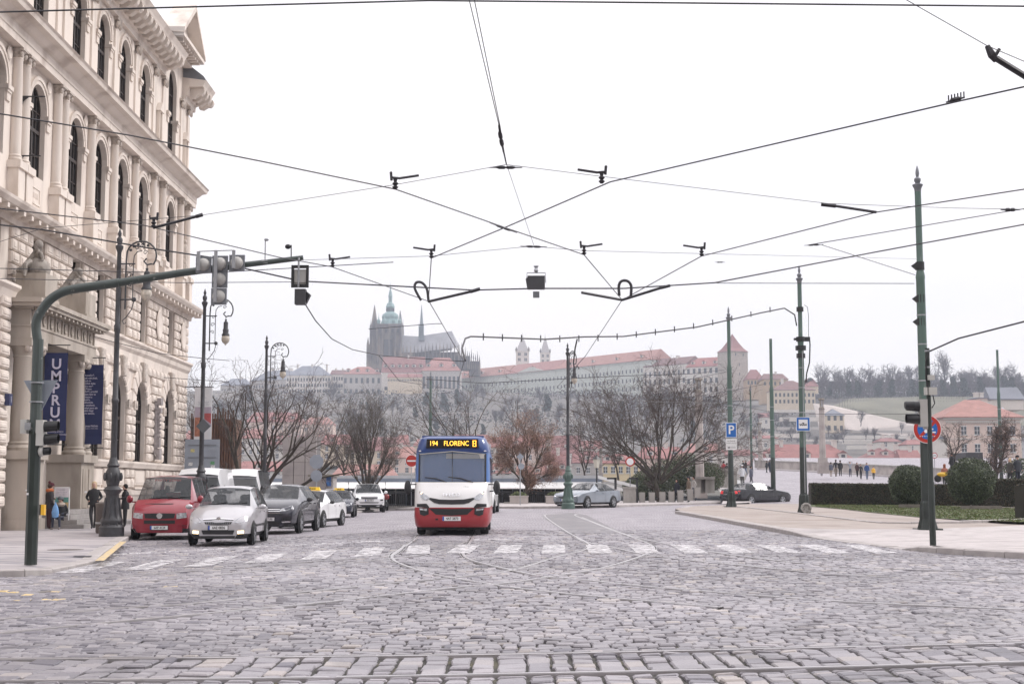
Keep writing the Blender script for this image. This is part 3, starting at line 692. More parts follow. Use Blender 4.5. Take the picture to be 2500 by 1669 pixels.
def course(a, b, z0, z1, odd, n=.13):
    L = b-a
    if L < .25: return
    nb = max(1, round(L/.85)); ws = [1.0]*nb
    if nb > 1: ws[0 if odd else -1] = .7
    s = sum(ws); t = a
    for w_ in ws: block(t, t+L*w_/s, z0, z1, n); t += L*w_/s
for r in range(5):
    z0 = 8.66+r*.462; z1 = z0+.462
    es = [-9.7]+[x for w in WT[2:] for x in (w-.74, w+.74)]+[TEND+.08]
    for a, b in zip(es[0::2], es[1::2]): course(a, b, z0, z1, r % 2)
for r in range(11):
    z0 = 2.86+r*.427; z1 = z0+.427; zc = (z0+z1)/2
    if r == 6 or r == 7:
        pass
    hw = 1.14 if zc < 5.6 else 1.95 if zc < 7.3 else 0
    if zc > 7.3: course(-2.3, TEND+.08, z0, z1, r % 2); continue
    es = [-2.3]+[x for w in WT[3:] for x in (w-hw, w+hw)]+[TEND+.08]
    if es[1] < es[0]: es[1] = es[0]
    for a, b in zip(es[0::2], es[1::2]): course(a, b, z0, z1, r % 2)
vs_m = {}
for t in WT[3:]:
    for k in range(9):
        a0, a1 = math.pi*k/9+.015, math.pi*(k+1)/9-.015
        if k not in vs_m:
            R1 = 1.92 if k != 4 else 2.1; n = .13 if k != 4 else .3
            mb = MB(); q = [(-r_*math.cos(a), r_*math.sin(a)) for r_, a in ((1.12,a0),(R1,a0),(R1,a1),(1.12,a1))]
            q2 = [(-r_*math.cos(a), r_*math.sin(a)) for r_, a in ((1.17,a0+.03),(R1-.05,a0+.03),(R1-.05,a1-.03),(1.17,a1-.03))]
            mb.add([(-.06,*p) for p in q]+[(n-.05,*p) for p in q]+[(n,*p) for p in q2], [(0,1,5,4),(1,2,6,5),(2,3,7,6),(3,0,4,7),(4,5,9,8),(5,6,10,9),(6,7,11,10),(7,4,8,11),(8,9,10,11)])
            o = mb.build('voussoir', carve_m if k == 4 else stucco, school); vs_m[k] = o.data; bpy.data.objects.remove(o)
        o = bpy.data.objects.new('keystone' if k == 4 else 'voussoir', vs_m[k]); col.objects.link(o); o.parent = school; o.location = (0, t, 5.6)
    for s_ in (-1, 1):
        mb = MB(); mb.box(-.06,.2,-.28,.28,0,.42); mb.ball((.18,0,.22),(.09,.16,.17),8,6); o = mb.build('carved_impost', carve_m, school); o.location = (0, t+s_*1.42, 5.3)
for t in (12.65, 18.3):
    mb = MB(); mb.lathe([(.55,0),(.62,.06),(.55,.1),(.46,.06),(0,.08)], 20); mb.v = [(z+.12, y_, x_*1.25) for x_, y_, z in mb.v]; o = mb.build('oval_medallion', stucco, school, smooth=True); o.location = (0,t,9.9)
# plinth panels below the ground floor windows
for i in range(3, 8):
    a, b = WT[i]-.95, WT[i]+.95
    mb = MB(); mb.box(-.02,.16,a-.15,b+.15,1.5,1.58); mb.box(-.02,.1,a,b,1.7,2.4); mb.box(.1,.12,a+.1,b-.1,1.8,2.3); mb.build('apron_panel', stucco, school)
for i in range(3, 8):
    a = WT[i]+1.1; b = (WT[i+1]-1.1) if i < 7 else TEND+.08
    for r in (0, 1): course(a, b, 1.56+r*.47, 2.0+r*.47, r)
# ---- portal
pt = empty('portal', (0,-6.9,0)); pt.parent = school
def pbox(name, m, *b): 
    mb = MB()
    for q in b: mb.box(*q)
    return mb.build(name, m, pt)
pbox('entablature', portal_m, (0,1.3,-4.05,4.05,6.75,7.15), (0,1.34,-4.09,4.09,7.15,7.22), (0,1.26,-4.0,4.0,7.22,7.75), (0,1.38,-4.1,4.1,7.75,7.83), (0,1.7,-4.4,4.4,7.83,7.95),(0,1.78,-4.5,4.5,7.95,8.1))
for s_ in (-1,1): pbox('pedestal', portal_m, (0,1.45,s_*3.2-.95,s_*3.2+.95,.1,.5), (0,1.36,s_*3.2-.88,s_*3.2+.88,.5,2.55), (0,1.48,s_*3.2-1.0,s_*3.2+1.0,2.55,2.85), (1.36,1.39,s_*3.2-.7,s_*3.2-.1,.8,2.3),(1.36,1.39,s_*3.2+.1,s_*3.2+.7,.8,2.3))
mb = MB(); mb.lathe([(.44,0),(.46,.1),(.38,.2),(.40,.26),(.345,.32),(.345,1.2),(.30,3.2),(.33,3.26),(.30,3.3),(.33,3.42),(.42,3.62)], 20); mb.box(-.44,.44,-.44,.44,3.62,3.9)
pc = mb.build('column', portal_m, pt, smooth=True); pc.location = (.92,-3.65,2.85)
for t in (-2.75, 2.75, 3.65): inst(pc, 'column', (.92,t,2.85), pt)
mb = MB(); 
for sy_ in (-1,1): mb.ball((.3,sy_*.33,0),(.13,.13,.17),8,6); mb.ball((.42,sy_*.1,.08),(.09,.09,.12),8,6)
pcap = mb.build('capital_scroll', carve_m, pt, smooth=True); pcap.location = (.92,-3.65,6.4)
for t in (-2.75, 2.75, 3.65): inst(pcap, 'capital_scroll', (.92,t,6.4), pt)
mb = MB(); mb.box(0,.06,-.05,.05,0,.5); mb.lathe([(.14,0),(.18,.03),(.12,.05),(.04,.03)], 10, (0,0,0)) if False else None
tri = mb.build('triglyph_bar', portal_m, pt); tri.location = (1.26,-3.8,7.23)
for k in range(1,10): inst(tri, 'triglyph_bar', (1.26,-3.8+k*.84,7.23), pt)
mb = MB(); mb.lathe([(.0,0),(.15,0),(.19,.03),(.15,.05),(.09,.02),(0,.05)], 12); mb.v = [(z, y_, x_) for x_, y_, z in mb.v]; ro = mb.build('rosette', portal_m, pt, smooth=True); ro.location = (1.27,-3.38,7.48)
for k in range(1,9): inst(ro, 'rosette', (1.27,-3.38+k*.84,7.48), pt)
mb = MB(); mb.box(0,.25,-.08,.08,0,.1); dn = mb.build('bracket', portal_m, pt); dn.location = (1.4,-3.9,7.72)
for k in range(1,16): inst(dn, 'bracket', (1.4,-3.9+k*.52,7.72), pt)
pbox('door_recess', mat('shade_toned_plaster', (.10,.09,.08), .9, var=.15), (.0,.03,-1.75,1.75,.1,6.7))  # flat panel round the door; the recess's shade is put into its dark colour
pbox('door', mat('oak_door', (.09,.05,.03), .5, var=.2, scale=3, stretch=(1,1,.3)), (.03,.1,-1.1,-.02,.7,4.2),(.03,.1,.02,1.1,.7,4.2),(.1,.13,-.9,-.2,1,2.2),(.1,.13,.2,.9,1,2.2),(.1,.13,-.9,-.2,2.5,3.9),(.1,.13,.2,.9,2.5,3.9))
for k in range(4): pbox('step', mat('step_granite', (.30,.28,.27), .8, var=.15, scale=3), (.0,2.75-k*.33,-2.0+k*.3,4.6-k*.12,.1+k*.165,.258+k*.165))
for s_, w_ in ((-1,1.5),(1,1.5)): pbox('statue_pedestal', portal_m, (.35,1.55,s_*2.5-.75,s_*2.5+.75,8.1,8.3),(.42,1.48,s_*2.5-.68,s_*2.5+.68,8.3,9.15))
# nearer, projecting part of the ground floor at the picture's edge
sweep([(0,0.1),(.62,.1),(.62,8.0)], T0, -11.3, 'projecting_bay', stucco)
for r in range(17):
    z0 = .9+r*.427; course_t = (-12.3,-11.25)
    block(-12.35,-11.3,z0,z0+.4,.13); school.children if False else None
    bpy.context.view_layer.update() if False else None
for o in [q for q in bpy.data.objects if q.name.startswith('stone_block') and abs(q.location.y+11.825) < .01]: o.location.x = .62
sweep([(.5,7.95),(.7,7.98),(.85,8.3),(.98,8.42),(.98,8.52),(.5,8.62)], T0, -11.1, 'string_course', stucco)
# long inlaid relief on the pier and the house number
mb = MB(); mb.box(0,.1,-.2,.2,0,2.7); mb.box(.1,.32,-.22,.22,2.5,2.85); mb.box(.1,.3,-.18,.18,2.1,2.35); mb.box(.1,.2,-.12,.12,.7,2.1); mb.box(.1,.26,-.16,.16,.35,.8); mb.box(.1,.3,-.24,.24,-.25,.3)
for k in range(6): mb.box(.2,.28,-.09,.09,.85+k*.2,.95+k*.2)
o = mb.build('wall_relief', mat('relief_stone', (.30,.27,.27), .7, var=.3, scale=6), school); o.location = (.15,12.4,3.25)
mb = MB(); mb.box(.62,.78,-.16,.16,4.35,4.75); o = mb.build('house_number_plate', mat('blue_enamel', (.02,.03,.10), .3, var=0), school); o.location = (.14,-11.6,0)
text('1', .3, white_s, o, (.79,0,4.55), (math.pi/2,0,math.pi/2), 'lettering')
# lightning conductor and small brackets on the face
for t, z in ((-9.0,13.6),(-8.7,15.9)): 
    mb = MB(); mb.box(0,.9,-.03,.03,0,.04); mb.box(0,.08,-.04,.04,-.25,.04); mb.prism([(0,-.02,-.25),(0,-.02,0),(.3,-.02,0)], (0,.04,0)); o = mb.build('flag_bracket', iron, school); o.location = (-.1,t,z)
def school_pt(n, s, z): return Vector((XA+KF*s+n, s, z))
# ================================================================ vehicles
def paint(name, c, rough=.28, metal=0, coat=.6): return mat(name, c, rough, metal, var=.04, scale=1.5, coat=coat)
tyre_m = mat('tyre_rubber', (.02,.02,.021), .8, var=.2, scale=20); alloy = mat('alloy_rim', (.45,.46,.48), .3, metal=.8, var=.1, scale=8)
chrome = mat('chrome', (.65,.65,.66), .15, metal=1, var=0); lamp_gl = mat('headlamp_glass', (.42,.43,.45), .08, metal=.4, var=.35, scale=14, spec=.8)
lamp_on = mat('lit_fog_lamp', (.9,.75,.5), .3, var=0, emit=(1,.72,.4), estr=2.5); led = mat('led_strip', (.8,.8,.85), .3, var=0, emit=(.9,.93,1), estr=.9)
tail_m = mat('tail_lamp_red', (.45,.012,.015), .15, var=.2, scale=10, emit=(.9,.05,.05), estr=.35)
plate_w = mat('plate_white', (.72,.72,.72), .4, var=.02); plate_b = mat('plate_blue', (.01,.06,.35), .4, var=0); grille_m = mat('grille_black', (.014,.014,.016), .4, var=.2, scale=20)
WH = {}; seat_m = mat('seat_fabric', (.035,.035,.04), .9, var=.2)
def wheel(parent, x, y, R, side, spokes=5, w=.2):
    k = (R, spokes, side)
    if k not in WH:
        t = MB(); pr = [(R*.66,-w/2),(R*.9,-w/2),(R*.985,-w*.36),(R,-w*.2),(R,w*.2),(R*.985,w*.36),(R*.9,w/2),(R*.66,w/2)]
        t.lathe(pr, 28, caps=False); t.v = [(z, a, b) for a, b, z in t.v]
        r = MB(); o_ = w*.42*side
        r.lathe([(R*.6,-w*.3),(R*.67,w*.3)] if side < 0 else [(R*.67,-w*.3),(R*.6,w*.3)], 24, mi=1, caps=False); r.lathe([(R*.68,o_-.012),(R*.68,o_+.012),(R*.6,o_+.012),(R*.6,o_-.012),(R*.68,o_-.012)], 28, caps=False)
        r.lathe([(0.001,o_*.5-.01),(R*.62,o_*.5-.01)], 20, mi=1, caps=False)
        for s in range(spokes):
            a = 2*math.pi*s/spokes; ca, sa = math.cos(a), math.sin(a); ww = R*(.11 if spokes < 8 else .055)
            for s2 in ((-1,1) if spokes < 8 else (0,)):
                q = [(R*.1,-ww*.5+s2*ww*.2),(R*.64,-ww*.5+s2*ww*.9),(R*.64,ww*.5+s2*ww*.9),(R*.1,ww*.5+s2*ww*.2)]
                r.prism([(ca*a_-sa*b_, sa*a_+ca*b_, o_*.75) for a_, b_ in q], (0,0,o_*.3))
        r.lathe([(R*.16,o_*.6),(R*.14,o_*1.08),(0,o_*1.1)], 12)
        r.v = [(z, a, b) for a, b, z in r.v]
        ot = t.build('tyre', tyre_m, None, smooth=True); orr = r.build('rim', [alloy, black_pl], None)
        WH[k] = (ot.data, orr.data); bpy.data.objects.remove(ot); bpy.data.objects.remove(orr)
    e = bpy.data.objects.new('wheel', None); col.objects.link(e); e.parent = parent; e.location = (x, y, R); e.empty_display_size = .1
    for nm, me in zip(('tyre','rim'), WH[k]):
        o = bpy.data.objects.new(nm, me); col.objects.link(o); o.parent = e
class Car:
    # stations: (y, zl, wl, zb, wb, wt, zt, cr, top, side); 'top'/'side' describe the stretch up to the next station
    def __init__(s, name, label, st, body, lower=None, group=None, cat='car', roofm=None):
        s.root = empty(name, (0,0,0), 0, label, cat, group); s.st = st; s.bodym = body
        mbs = {}
        def g(k): return mbs.setdefault(k, MB())
        def ring(t):
            y, zl, wl, zb, wb, wt, zt, cr = t[:8]
            return [(0,zl),(wl*.86,zl),(wl,zl+.13),(max(wl,wb)*1.005,zl+(zb-zl)*.6),(wb,zb),(wt,zt),(wt*.55,zt+cr*.8),(0,zt+cr)]
        s.ring = ring
        # subdivide stations smoothly
        R = [ring(t) for t in st]
        for i in range(len(st)-1):
            a, b = st[i], st[i+1]; top, side = a[8], a[9]
            for j in range(7):
                if j in (0,1): k = 'under'
                elif j in (2,3): k = 'body'
                elif j == 4: k = {'g':'side_window','p':'body','k':'pillar'}[side]
                else: k = {'g':'windscreen' if i < len(st)/2 else 'rear_window','p':'body','r':'roof' if roofm else 'body','k':'pillar'}[top]
                for sg in (-1, 1):
                    kk = k+('_l' if sg < 0 else '_r') if k == 'side_window' else k
                    v = [(sg*R[i][j][0],a[0],R[i][j][1]),(sg*R[i][j+1][0],a[0],R[i][j+1][1]),(sg*R[i+1][j+1][0],b[0],R[i+1][j+1][1]),(sg*R[i+1][j][0],b[0],R[i+1][j][1])]
                    n = 1
                    g(kk).add(v, [(0,1,2,3)] if sg > 0 else [(3,2,1,0)])
        for i, flip in ((0, 1), (len(st)-1, 0)):
            r = R[i]; y = st[i][0]; pts = [(x, y, z) for x, z in r]+[(-x, y, z) for x, z in r[::-1][1:-1]]
            g('body').add(pts, [tuple(range(len(pts)))[::-1] if not flip else tuple(range(len(pts)))])
        for k, mb in mbs.items():
            m = {'body':body,'under':lower or black_pl,'pillar':black_pl,'roof':roofm or body}.get(k, glass_c); nm = k.split('_l')[0].split('_r')[0] if k.startswith('side') else k
            # merge doubles for smooth shading
            o = mb.build({'under':'sill','pillar':'pillar'}.get(nm, nm), m, s.root)
            me = o.data
            import bmesh
            bm = bmesh.new(); bm.from_mesh(me); bmesh.ops.remove_doubles(bm, verts=bm.verts, dist=.0015); bmesh.ops.recalc_face_normals(bm, faces=bm.faces) if nm in ('body',) else None
            bm.to_mesh(me); bm.free(); me.polygons.foreach_set('use_smooth', [True]*len(me.polygons)); me.set_sharp_from_angle(angle=math.radians(38))
        s.part = mbs
        H_ = max(t[6] for t in st); yb_ = [t[0] for t in st if t[6] > H_*.9][0]+.45; zb_ = [t[3] for t in st if t[6] > H_*.9][0]; w_ = max(t[4] for t in st)
        for y_ in (yb_, yb_+.95):
            for sg in (-1, 1):
                mb = MB(); mb.ball((sg*w_*.45, y_, zb_-.05), (.2,.09,.34), 10, 8); mb.ball((sg*w_*.45, y_, zb_+.30), (.12,.06,.10), 8, 6); mb.build('seat', seat_m, s.root, smooth=True)
        mb = MB(); mb.box(-w_*.85, w_*.85, yb_-1.15, yb_-.75, zb_-.25, zb_+.02); mb.build('dashboard', seat_m, s.root); mb = MB(); mb.ball((0, yb_-.45, H_-.12), (.12,.03,.04), 8, 6); mb.build('rear_view_mirror', black_pl, s.root)
    def par(s, y):
        st = s.st
        if y <= st[0][0]: return st[0][:8]
        for a, b in zip(st, st[1:]):
            if y <= b[0]:
                t = (y-a[0])/(b[0]-a[0]); return tuple(a[k]+(b[k]-a[k])*t for k in range(8))
        return st[-1][:8]
    def hw(s, y, z):
        r = s.ring(s.par(y)); best = -1
        for (x0,z0),(x1,z1) in zip(r[1:], r[2:]):
            if min(z0,z1)-1e-6 <= z <= max(z0,z1)+1e-6:
                t = 0 if abs(z1-z0) < 1e-6 else (z-z0)/(z1-z0); best = max(best, x0+(x1-x0)*t)
        return best
    def fy(s, x, z, y0=None, y1=None):
        y0 = s.st[0][0] if y0 is None else y0; y = y0
        while y < y0+1.6:
            if s.hw(y, z) >= abs(x): return y
            y += .01
        return y
    def ry(s, x, z):
        y = s.st[-1][0]; e = y
        while y > e-1.2:
            if s.hw(y, z) >= abs(x): return y
            y -= .01
        return y
    def front(s, name, m, top, bot, out=.015, n=4, parent=None, rear=False):
        """strip between two polylines of (x,z), laid on the nose"""
        def rs(L):
            o_ = []
            for (a, b) in zip(L, L[1:]):
                for k in range(n): o_.append((a[0]+(b[0]-a[0])*k/n, a[1]+(b[1]-a[1])*k/n))
            return o_+[L[-1]]
        T, B = rs(top), rs(bot); mb = MB(); v = []; f = s.ry if rear else s.fy; sg = 1 if rear else -1
        for L, q in ((T,0),(B,0)):
            v += [(x, f(x,z)+sg*out, z) for x, z in L]
        m_ = len(T); back = [(a, b-sg*.1, c) for a, b, c in v]
        mb.add(v+back, [(i, i+1, m_+i+1, m_+i) for i in range(m_-1)]+[(i, i+1, 2*m_+i+1, 2*m_+i) for i in range(m_-1)]+[(m_+i, m_+i+1, 3*m_+i+1, 3*m_+i) for i in range(m_-1)]+[(0,m_,3*m_,2*m_),(m_-1,2*m_-1,4*m_-1,3*m_-1)])
        return mb.build(name, m, parent or s.root, smooth=False)
    def both(s, name, m, top, bot, **k):
        s.front(name, m, top, bot, **k); s.front(name, m, [(-x,z) for x,z in top], [(-x,z) for x,z in bot], **k)
    def plate(s, txt, z, rear=False, x=0, w=.52):
        f = s.ry(x, z)+.02 if rear else s.fy(x, z)-.02
        e = MB(); e.box(-w/2,w/2,-.012,.012,-.055,.055); e.box(-w/2+.002,-w/2+.045,-.014,.014,-.053,.053,1)
        o = e.build('licence_plate', [plate_w, plate_b], s.root); o.location = (x, f, z)
        fr = MB(); fr.box(-w/2-.012,w/2+.012,-.008,.016,-.067,.067); fr.build('plate_frame', black_pl, o)
        text(txt, .1, black_s, o, (.02,(.0165 if rear else -.0165),-.002), (math.pi/2,0,math.pi if rear else 0), 'lettering', bold=.002, xs=.86)
    def side_pt(s, sg, y, z, out=.01): return (sg*(s.hw(y,z)+out), y, z)
    def side_strip(s, name, m, pts_top, pts_bot, out=.008):
        for sg in (-1,1):
            v = [s.side_pt(sg,y,z,out) for y,z in pts_top]+[s.side_pt(sg,y,z,out) for y,z in pts_bot]; n = len(pts_top)
            mb = MB(); mb.add(v, [(i,i+1,n+i+1,n+i) for i in range(n-1)]); mb.build(name, m, s.root)
    def wheels(s, yf, yr, R, tw, spokes=5):
        for y in (yf, yr):
            for sg in (-1, 1):
                mb = MB(); mb.lathe([(R*1.16,0),(R*1.16,.012),(0,.012)], 24)
                xw = max(s.hw(y, R), s.hw(y, R*1.3)); mb.v = [(sg*(xw+.003)+sg*z, y+a, R+b) for a, b, z in mb.v]; mb.build('wheel_arch', black_pl, s.root)
                wheel(s.root, sg*(xw-.045), y, R, sg, spokes)
    def mirrors(s, y, z, m, w=.2, h=.15, arm=.1):
        for sg in (-1,1):
            x = s.hw(y, z-.08)
            mb = MB(); mb.ball((sg*(x+arm+w/2), y-.05, z), (w/2, .07, h/2), 12, 8); mb.box(min(sg*(x-.02),sg*(x+arm+.03)), max(sg*(x-.02),sg*(x+arm+.03)), y-.06, y-.02, z-h*.42, z-h*.25)
            mb.build('mirror', m, s.root, smooth=True)
    def handles(s, ys, z, m):
        for y in ys:
            for sg in (-1,1):
                p = s.side_pt(sg, y, z, 0); mb = MB(); mb.box(min(p[0],p[0]+sg*.04), max(p[0],p[0]+sg*.04), y-.09, y+.09, z-.015, z+.02); mb.build('door_handle', m, s.root)
    def seams(s, ys, z0, z1):
        for y in ys:
            for sg in (-1,1):
                n = 6; v = []
                for k in range(n+1):
                    z = z0+(z1-z0)*k/n; p = s.side_pt(sg,y,z,.003); v += [p, (p[0], y+.014, z)]
                mb = MB(); mb.add(v, [(2*k,2*k+1,2*k+3,2*k+2) for k in range(n)]); mb.build('door_seam', black_pl, s.root)
    def wipers(s, y, z, L=.55):
        for x in (-.45,.1):
            a = Vector((x, s.fy(x,z)-.03, z)); b = Vector((x+L, s.fy(min(x+L,.6),z+.06)-.03, z+.06)); mb = MB(); mb.tube([a,b], .012, 4); mb.build('wiper', black_pl, s.root)
    def place(s, u, v, heading, u2=None, ref=(0,0), ref2=None, ymul=1, d=None):
        """contact point ref (x,y local) put on the sighting (u,v); heading rad, or solved so that ref2 falls on column u2"""
        p = G(u, v) if d is None else P(u, v, d)
        p.z = gz(p.x, p.y)
        if u2 is not None:
            best = None
            for k in range(-600, 601):
                h = k*math.pi/600; c, s_ = math.cos(h), math.sin(h); dx, dy = ref2[0]-ref[0], ref2[1]-ref[1]
                X = p.x+dx*c-dy*s_; Y = p.y+dx*s_+dy*c
                uu = 1250+X/Y*F/1.005
                sc_ = abs(uu-u2)+abs(h-heading)*2
                if best is None or sc_ < best[0]: best = (sc_, h)
            heading = best[1]
        c, s_ = math.cos(heading), math.sin(heading)
        s.root.location = (p.x-(ref[0]*c-ref[1]*s_), p.y-(ref[0]*s_+ref[1]*c), p.z); s.root.rotation_euler = (0,0,heading)
        return heading
# ---- red transporter van
red_p = paint('crimson_paint', (.25,.010,.024)); 
st = [(0,.24,.60,.62,.66,.60,.78,.01,'p','p'),(.06,.22,.80,.72,.82,.76,.88,.02,'p','p'),(.35,.22,.89,.95,.89,.80,1.06,.03,'p','p'),(.72,.22,.91,1.08,.91,.80,1.2,.03,'g','p'),
      (1.45,.22,.92,1.12,.92,.70,1.86,.05,'p','g'),(1.75,.22,.92,1.12,.92,.70,1.88,.06,'p','g'),(2.3,.22,.92,1.12,.92,.70,1.9,.06,'p','k'),(2.38,.22,.92,1.12,.92,.70,1.9,.06,'p','g'),(3.4,.22,.92,1.12,.92,.70,1.9,.06,'p','k'),(3.5,.22,.92,1.12,.92,.70,1.9,.06,'p','g'),(4.5,.24,.91,1.12,.91,.69,1.88,.05,'p','p'),(4.75,.26,.88,1.1,.88,.68,1.8,.04,'g','p'),(4.79,.3,.84,1.05,.85,.70,1.4,.02,'p','p')]
van = Car('red_van', 'red passenger van with PARTY lettering parked at the kerb beside the lamp post', st, red_p, cat='van')
van.both('headlight', lamp_gl, [(.50,.80),(.68,.82),(.80,.83)], [(.50,.64),(.68,.66),(.80,.68)])
van.front('grille', grille_m, [(-.46,.80),(0,.81),(.46,.80)], [(-.43,.66),(0,.64),(.43,.66)]); van.front('lower_grille', grille_m, [(-.46,.60),(.46,.60)], [(-.46,.50),(.46,.50)])
van.front('bumper', red_p, [(-.80,.46),(-.4,.475),(.4,.475),(.80,.46)], [(-.78,.24),(-.4,.23),(.4,.23),(.78,.24)], out=.05, n=3); van.plate('6AP 4124', .38)
bpy.data.objects[van.root.name]
for o in [q for q in van.root.children if q.name.startswith('licence_plate')]: o.location.y -= .045
mb = MB(); mb.lathe([(.075,-.01),(.085,0),(.085,.012),(.065,.012),(.065,0)], 20); mb.v = [(a, -.03-z, .73+b) for a, b, z in mb.v]
mb.prism([(-.045,-.04,.77),(-.03,-.04,.77),(0,-.04,.715),(.03,-.04,.77),(.045,-.04,.77),(.005,-.04,.68),(-.005,-.04,.68)], (0,.02,0)); mb.build('badge', chrome, van.root)
van.front('hood_vent', black_pl, [(-.50,1.10),(.35,1.10)], [(-.48,1.075),(.33,1.075)])
van.mirrors(.95, 1.22, red_p, .2, .24, .08); van.wheels(.95, 3.85, .32, .2); van.wipers(.8, 1.25, .7); van.handles((2.1,2.6), 1.0, black_pl); van.seams((1.0,2.34,3.5), .4, 1.1); van.side_strip('trim_strip', red_p, [(1.3,.62),(3.4,.62)], [(1.3,.56),(3.4,.56)], .02)
text('PARTY ZONA', .13, red_s, van.root, (0, 1.36, 1.80), (math.radians(48),0,0), 'lettering', bold=.003)
van.place(397, 1322, 0, None, (0,.45), d=43.5); van.root.rotation_euler.z = math.radians(4)
# ---- silver minivan
silver = paint('silver_paint', (.47,.46,.48), .3, .35)
st = [(0,.20,.52,.52,.58,.50,.66,.01,'p','p'),(.07,.19,.70,.60,.72,.66,.74,.02,'p','p'),(.25,.19,.79,.74,.80,.72,.83,.03,'p','p'),(.6,.19,.83,.86,.83,.72,.95,.04,'p','p'),(1.1,.20,.84,.94,.84,.70,1.05,.04,'g','p'),
      (1.75,.20,.84,.97,.84,.60,1.50,.05,'r','g'),(2.25,.20,.84,.98,.84,.60,1.54,.06,'r','k'),(2.32,.20,.84,.98,.84,.60,1.55,.06,'r','g'),(3.3,.2,.84,1.0,.84,.60,1.55,.05,'r','g'),(3.95,.22,.82,1.02,.82,.58,1.48,.04,'g','p'),(4.15,.26,.78,.95,.78,.6,1.1,.02,'p','p'),(4.2,.3,.7,.8,.7,.55,.9,.01,'p','p')]
ro_ = Car('silver_car', 'silver minivan with lit fog lamp stopped at the crossing in front of the red van', st, silver)
ro_.both('headlight', lamp_gl, [(.44,.68),(.60,.78),(.76,.80)], [(.44,.62),(.60,.60),(.76,.68)]); ro_.front('grille', grille_m, [(-.40,.695),(0,.715),(.40,.695)], [(-.34,.58),(0,.565),(.34,.58)])
ro_.front('grille_trim', chrome, [(-.41,.72),(0,.745),(.41,.72)], [(-.41,.70),(0,.72),(.41,.70)], out=.02)
for k in range(-6,7): ro_.front('grille_slat', steel, [(k*.055-.004,.70),(k*.055+.004,.70)], [(k*.05-.004,.58),(k*.05+.004,.58)], out=.02, n=1)
ro_.front('lower_grille', grille_m, [(-.44,.42),(.44,.42)], [(-.40,.31),(.40,.31)]); ro_.both('fog_lamp', lamp_on, [(.52,.40),(.68,.41)], [(.52,.32),(.68,.33)]); ro_.front('front_spoiler', black_pl, [(-.76,.27),(.76,.27)], [(-.74,.20),(.74,.20)], out=.03, n=5)
ro_.plate('6AE 0836', .485); mb = MB(); mb.lathe([(.055,-.01),(.06,.01),(.045,.014),(0,.01)], 16); mb.v = [(a, ro_.fy(0,.73)-.02-z, .73+b) for a, b, z in mb.v]; mb.build('badge', chrome, ro_.root)
ro_.mirrors(1.35, 1.03, silver, .2, .14, .07); ro_.wheels(.80, 3.42, .31, .19); ro_.wipers(1.1, 1.09, .5); ro_.handles((2.1,3.0), .88, silver); ro_.seams((1.25,2.28,3.2), .35, .95); ro_.side_strip('trim_strip', black_pl, [(1.25,.55),(3.1,.55)], [(1.25,.49),(3.1,.49)], .015)
ro_.place(614.7, 1329, math.radians(5), 653, (.8,.8), (.8,3.42))
# ---- dark crossover
dark = paint('dark_grey_paint', (.045,.045,.058), .22, .4)
st = [(0,.26,.60,.60,.66,.58,.76,.01,'p','p'),(.08,.24,.80,.72,.84,.76,.86,.02,'p','p'),(.3,.24,.90,.88,.92,.82,.98,.03,'p','p'),(.9,.26,.94,1.0,.93,.80,1.1,.04,'p','p'),(1.3,.28,.94,1.04,.93,.78,1.16,.04,'g','p'),
      (2.2,.28,.94,1.08,.93,.62,1.58,.05,'r','g'),(2.8,.28,.94,1.1,.93,.62,1.63,.05,'r','k'),(2.87,.28,.94,1.1,.93,.62,1.63,.05,'r','g'),(3.75,.28,.94,1.14,.92,.60,1.60,.04,'r','k'),(3.82,.28,.94,1.14,.92,.60,1.6,.04,'r','g'),(4.5,.3,.92,1.16,.9,.58,1.45,.03,'g','p'),(4.8,.34,.86,1.05,.84,.62,1.1,.02,'p','p'),(4.86,.4,.8,.9,.78,.6,1.0,.01,'p','p')]
es = Car('dark_car', 'dark grey crossover car parked behind the silver minivan', st, dark)
es.both('headlight', lamp_gl, [(.46,.84),(.64,.90),(.86,.98)], [(.44,.76),(.64,.78),(.86,.86)]); es.front('grille', grille_m, [(-.46,.86),(0,.88),(.46,.86)], [(-.52,.66),(0,.62),(.52,.66)])
for z in (.70,.76,.82): es.front('grille_bar', chrome, [(-.44,z+.02),(.44,z+.02)], [(-.44,z),(.44,z)], out=.022, n=5)
mb = MB(); mb.prism([(0,-.03,.90),(.05,-.03,.80),(0,-.03,.70),(-.05,-.03,.80)], (0,.02,0)); mb.build('badge', chrome, es.root)
es.both('fog_pod', grille_m, [(.50,.54),(.80,.58)], [(.56,.40),(.80,.42)]); es.both('fog_trim', chrome, [(.50,.42),(.80,.44)], [(.54,.38),(.80,.40)], out=.025); es.front('lower_grille', grille_m, [(-.5,.42),(.5,.42)], [(-.42,.30),(.42,.30)]); es.plate('4AX 7190', .50)
es.mirrors(1.75, 1.14, black_pl, .22, .15, .06); es.wheels(.95, 3.83, .37, .23); es.handles((2.7,3.5), 1.0, dark); es.seams((1.6,2.84,3.8), .4, 1.05); es.side_strip('sill_trim', chrome, [(1.5,.42),(3.2,.46)], [(1.5,.40),(3.2,.44)], .012)
es.place(730, 1301, 0, 777, (.9,.95), (.9,3.83))
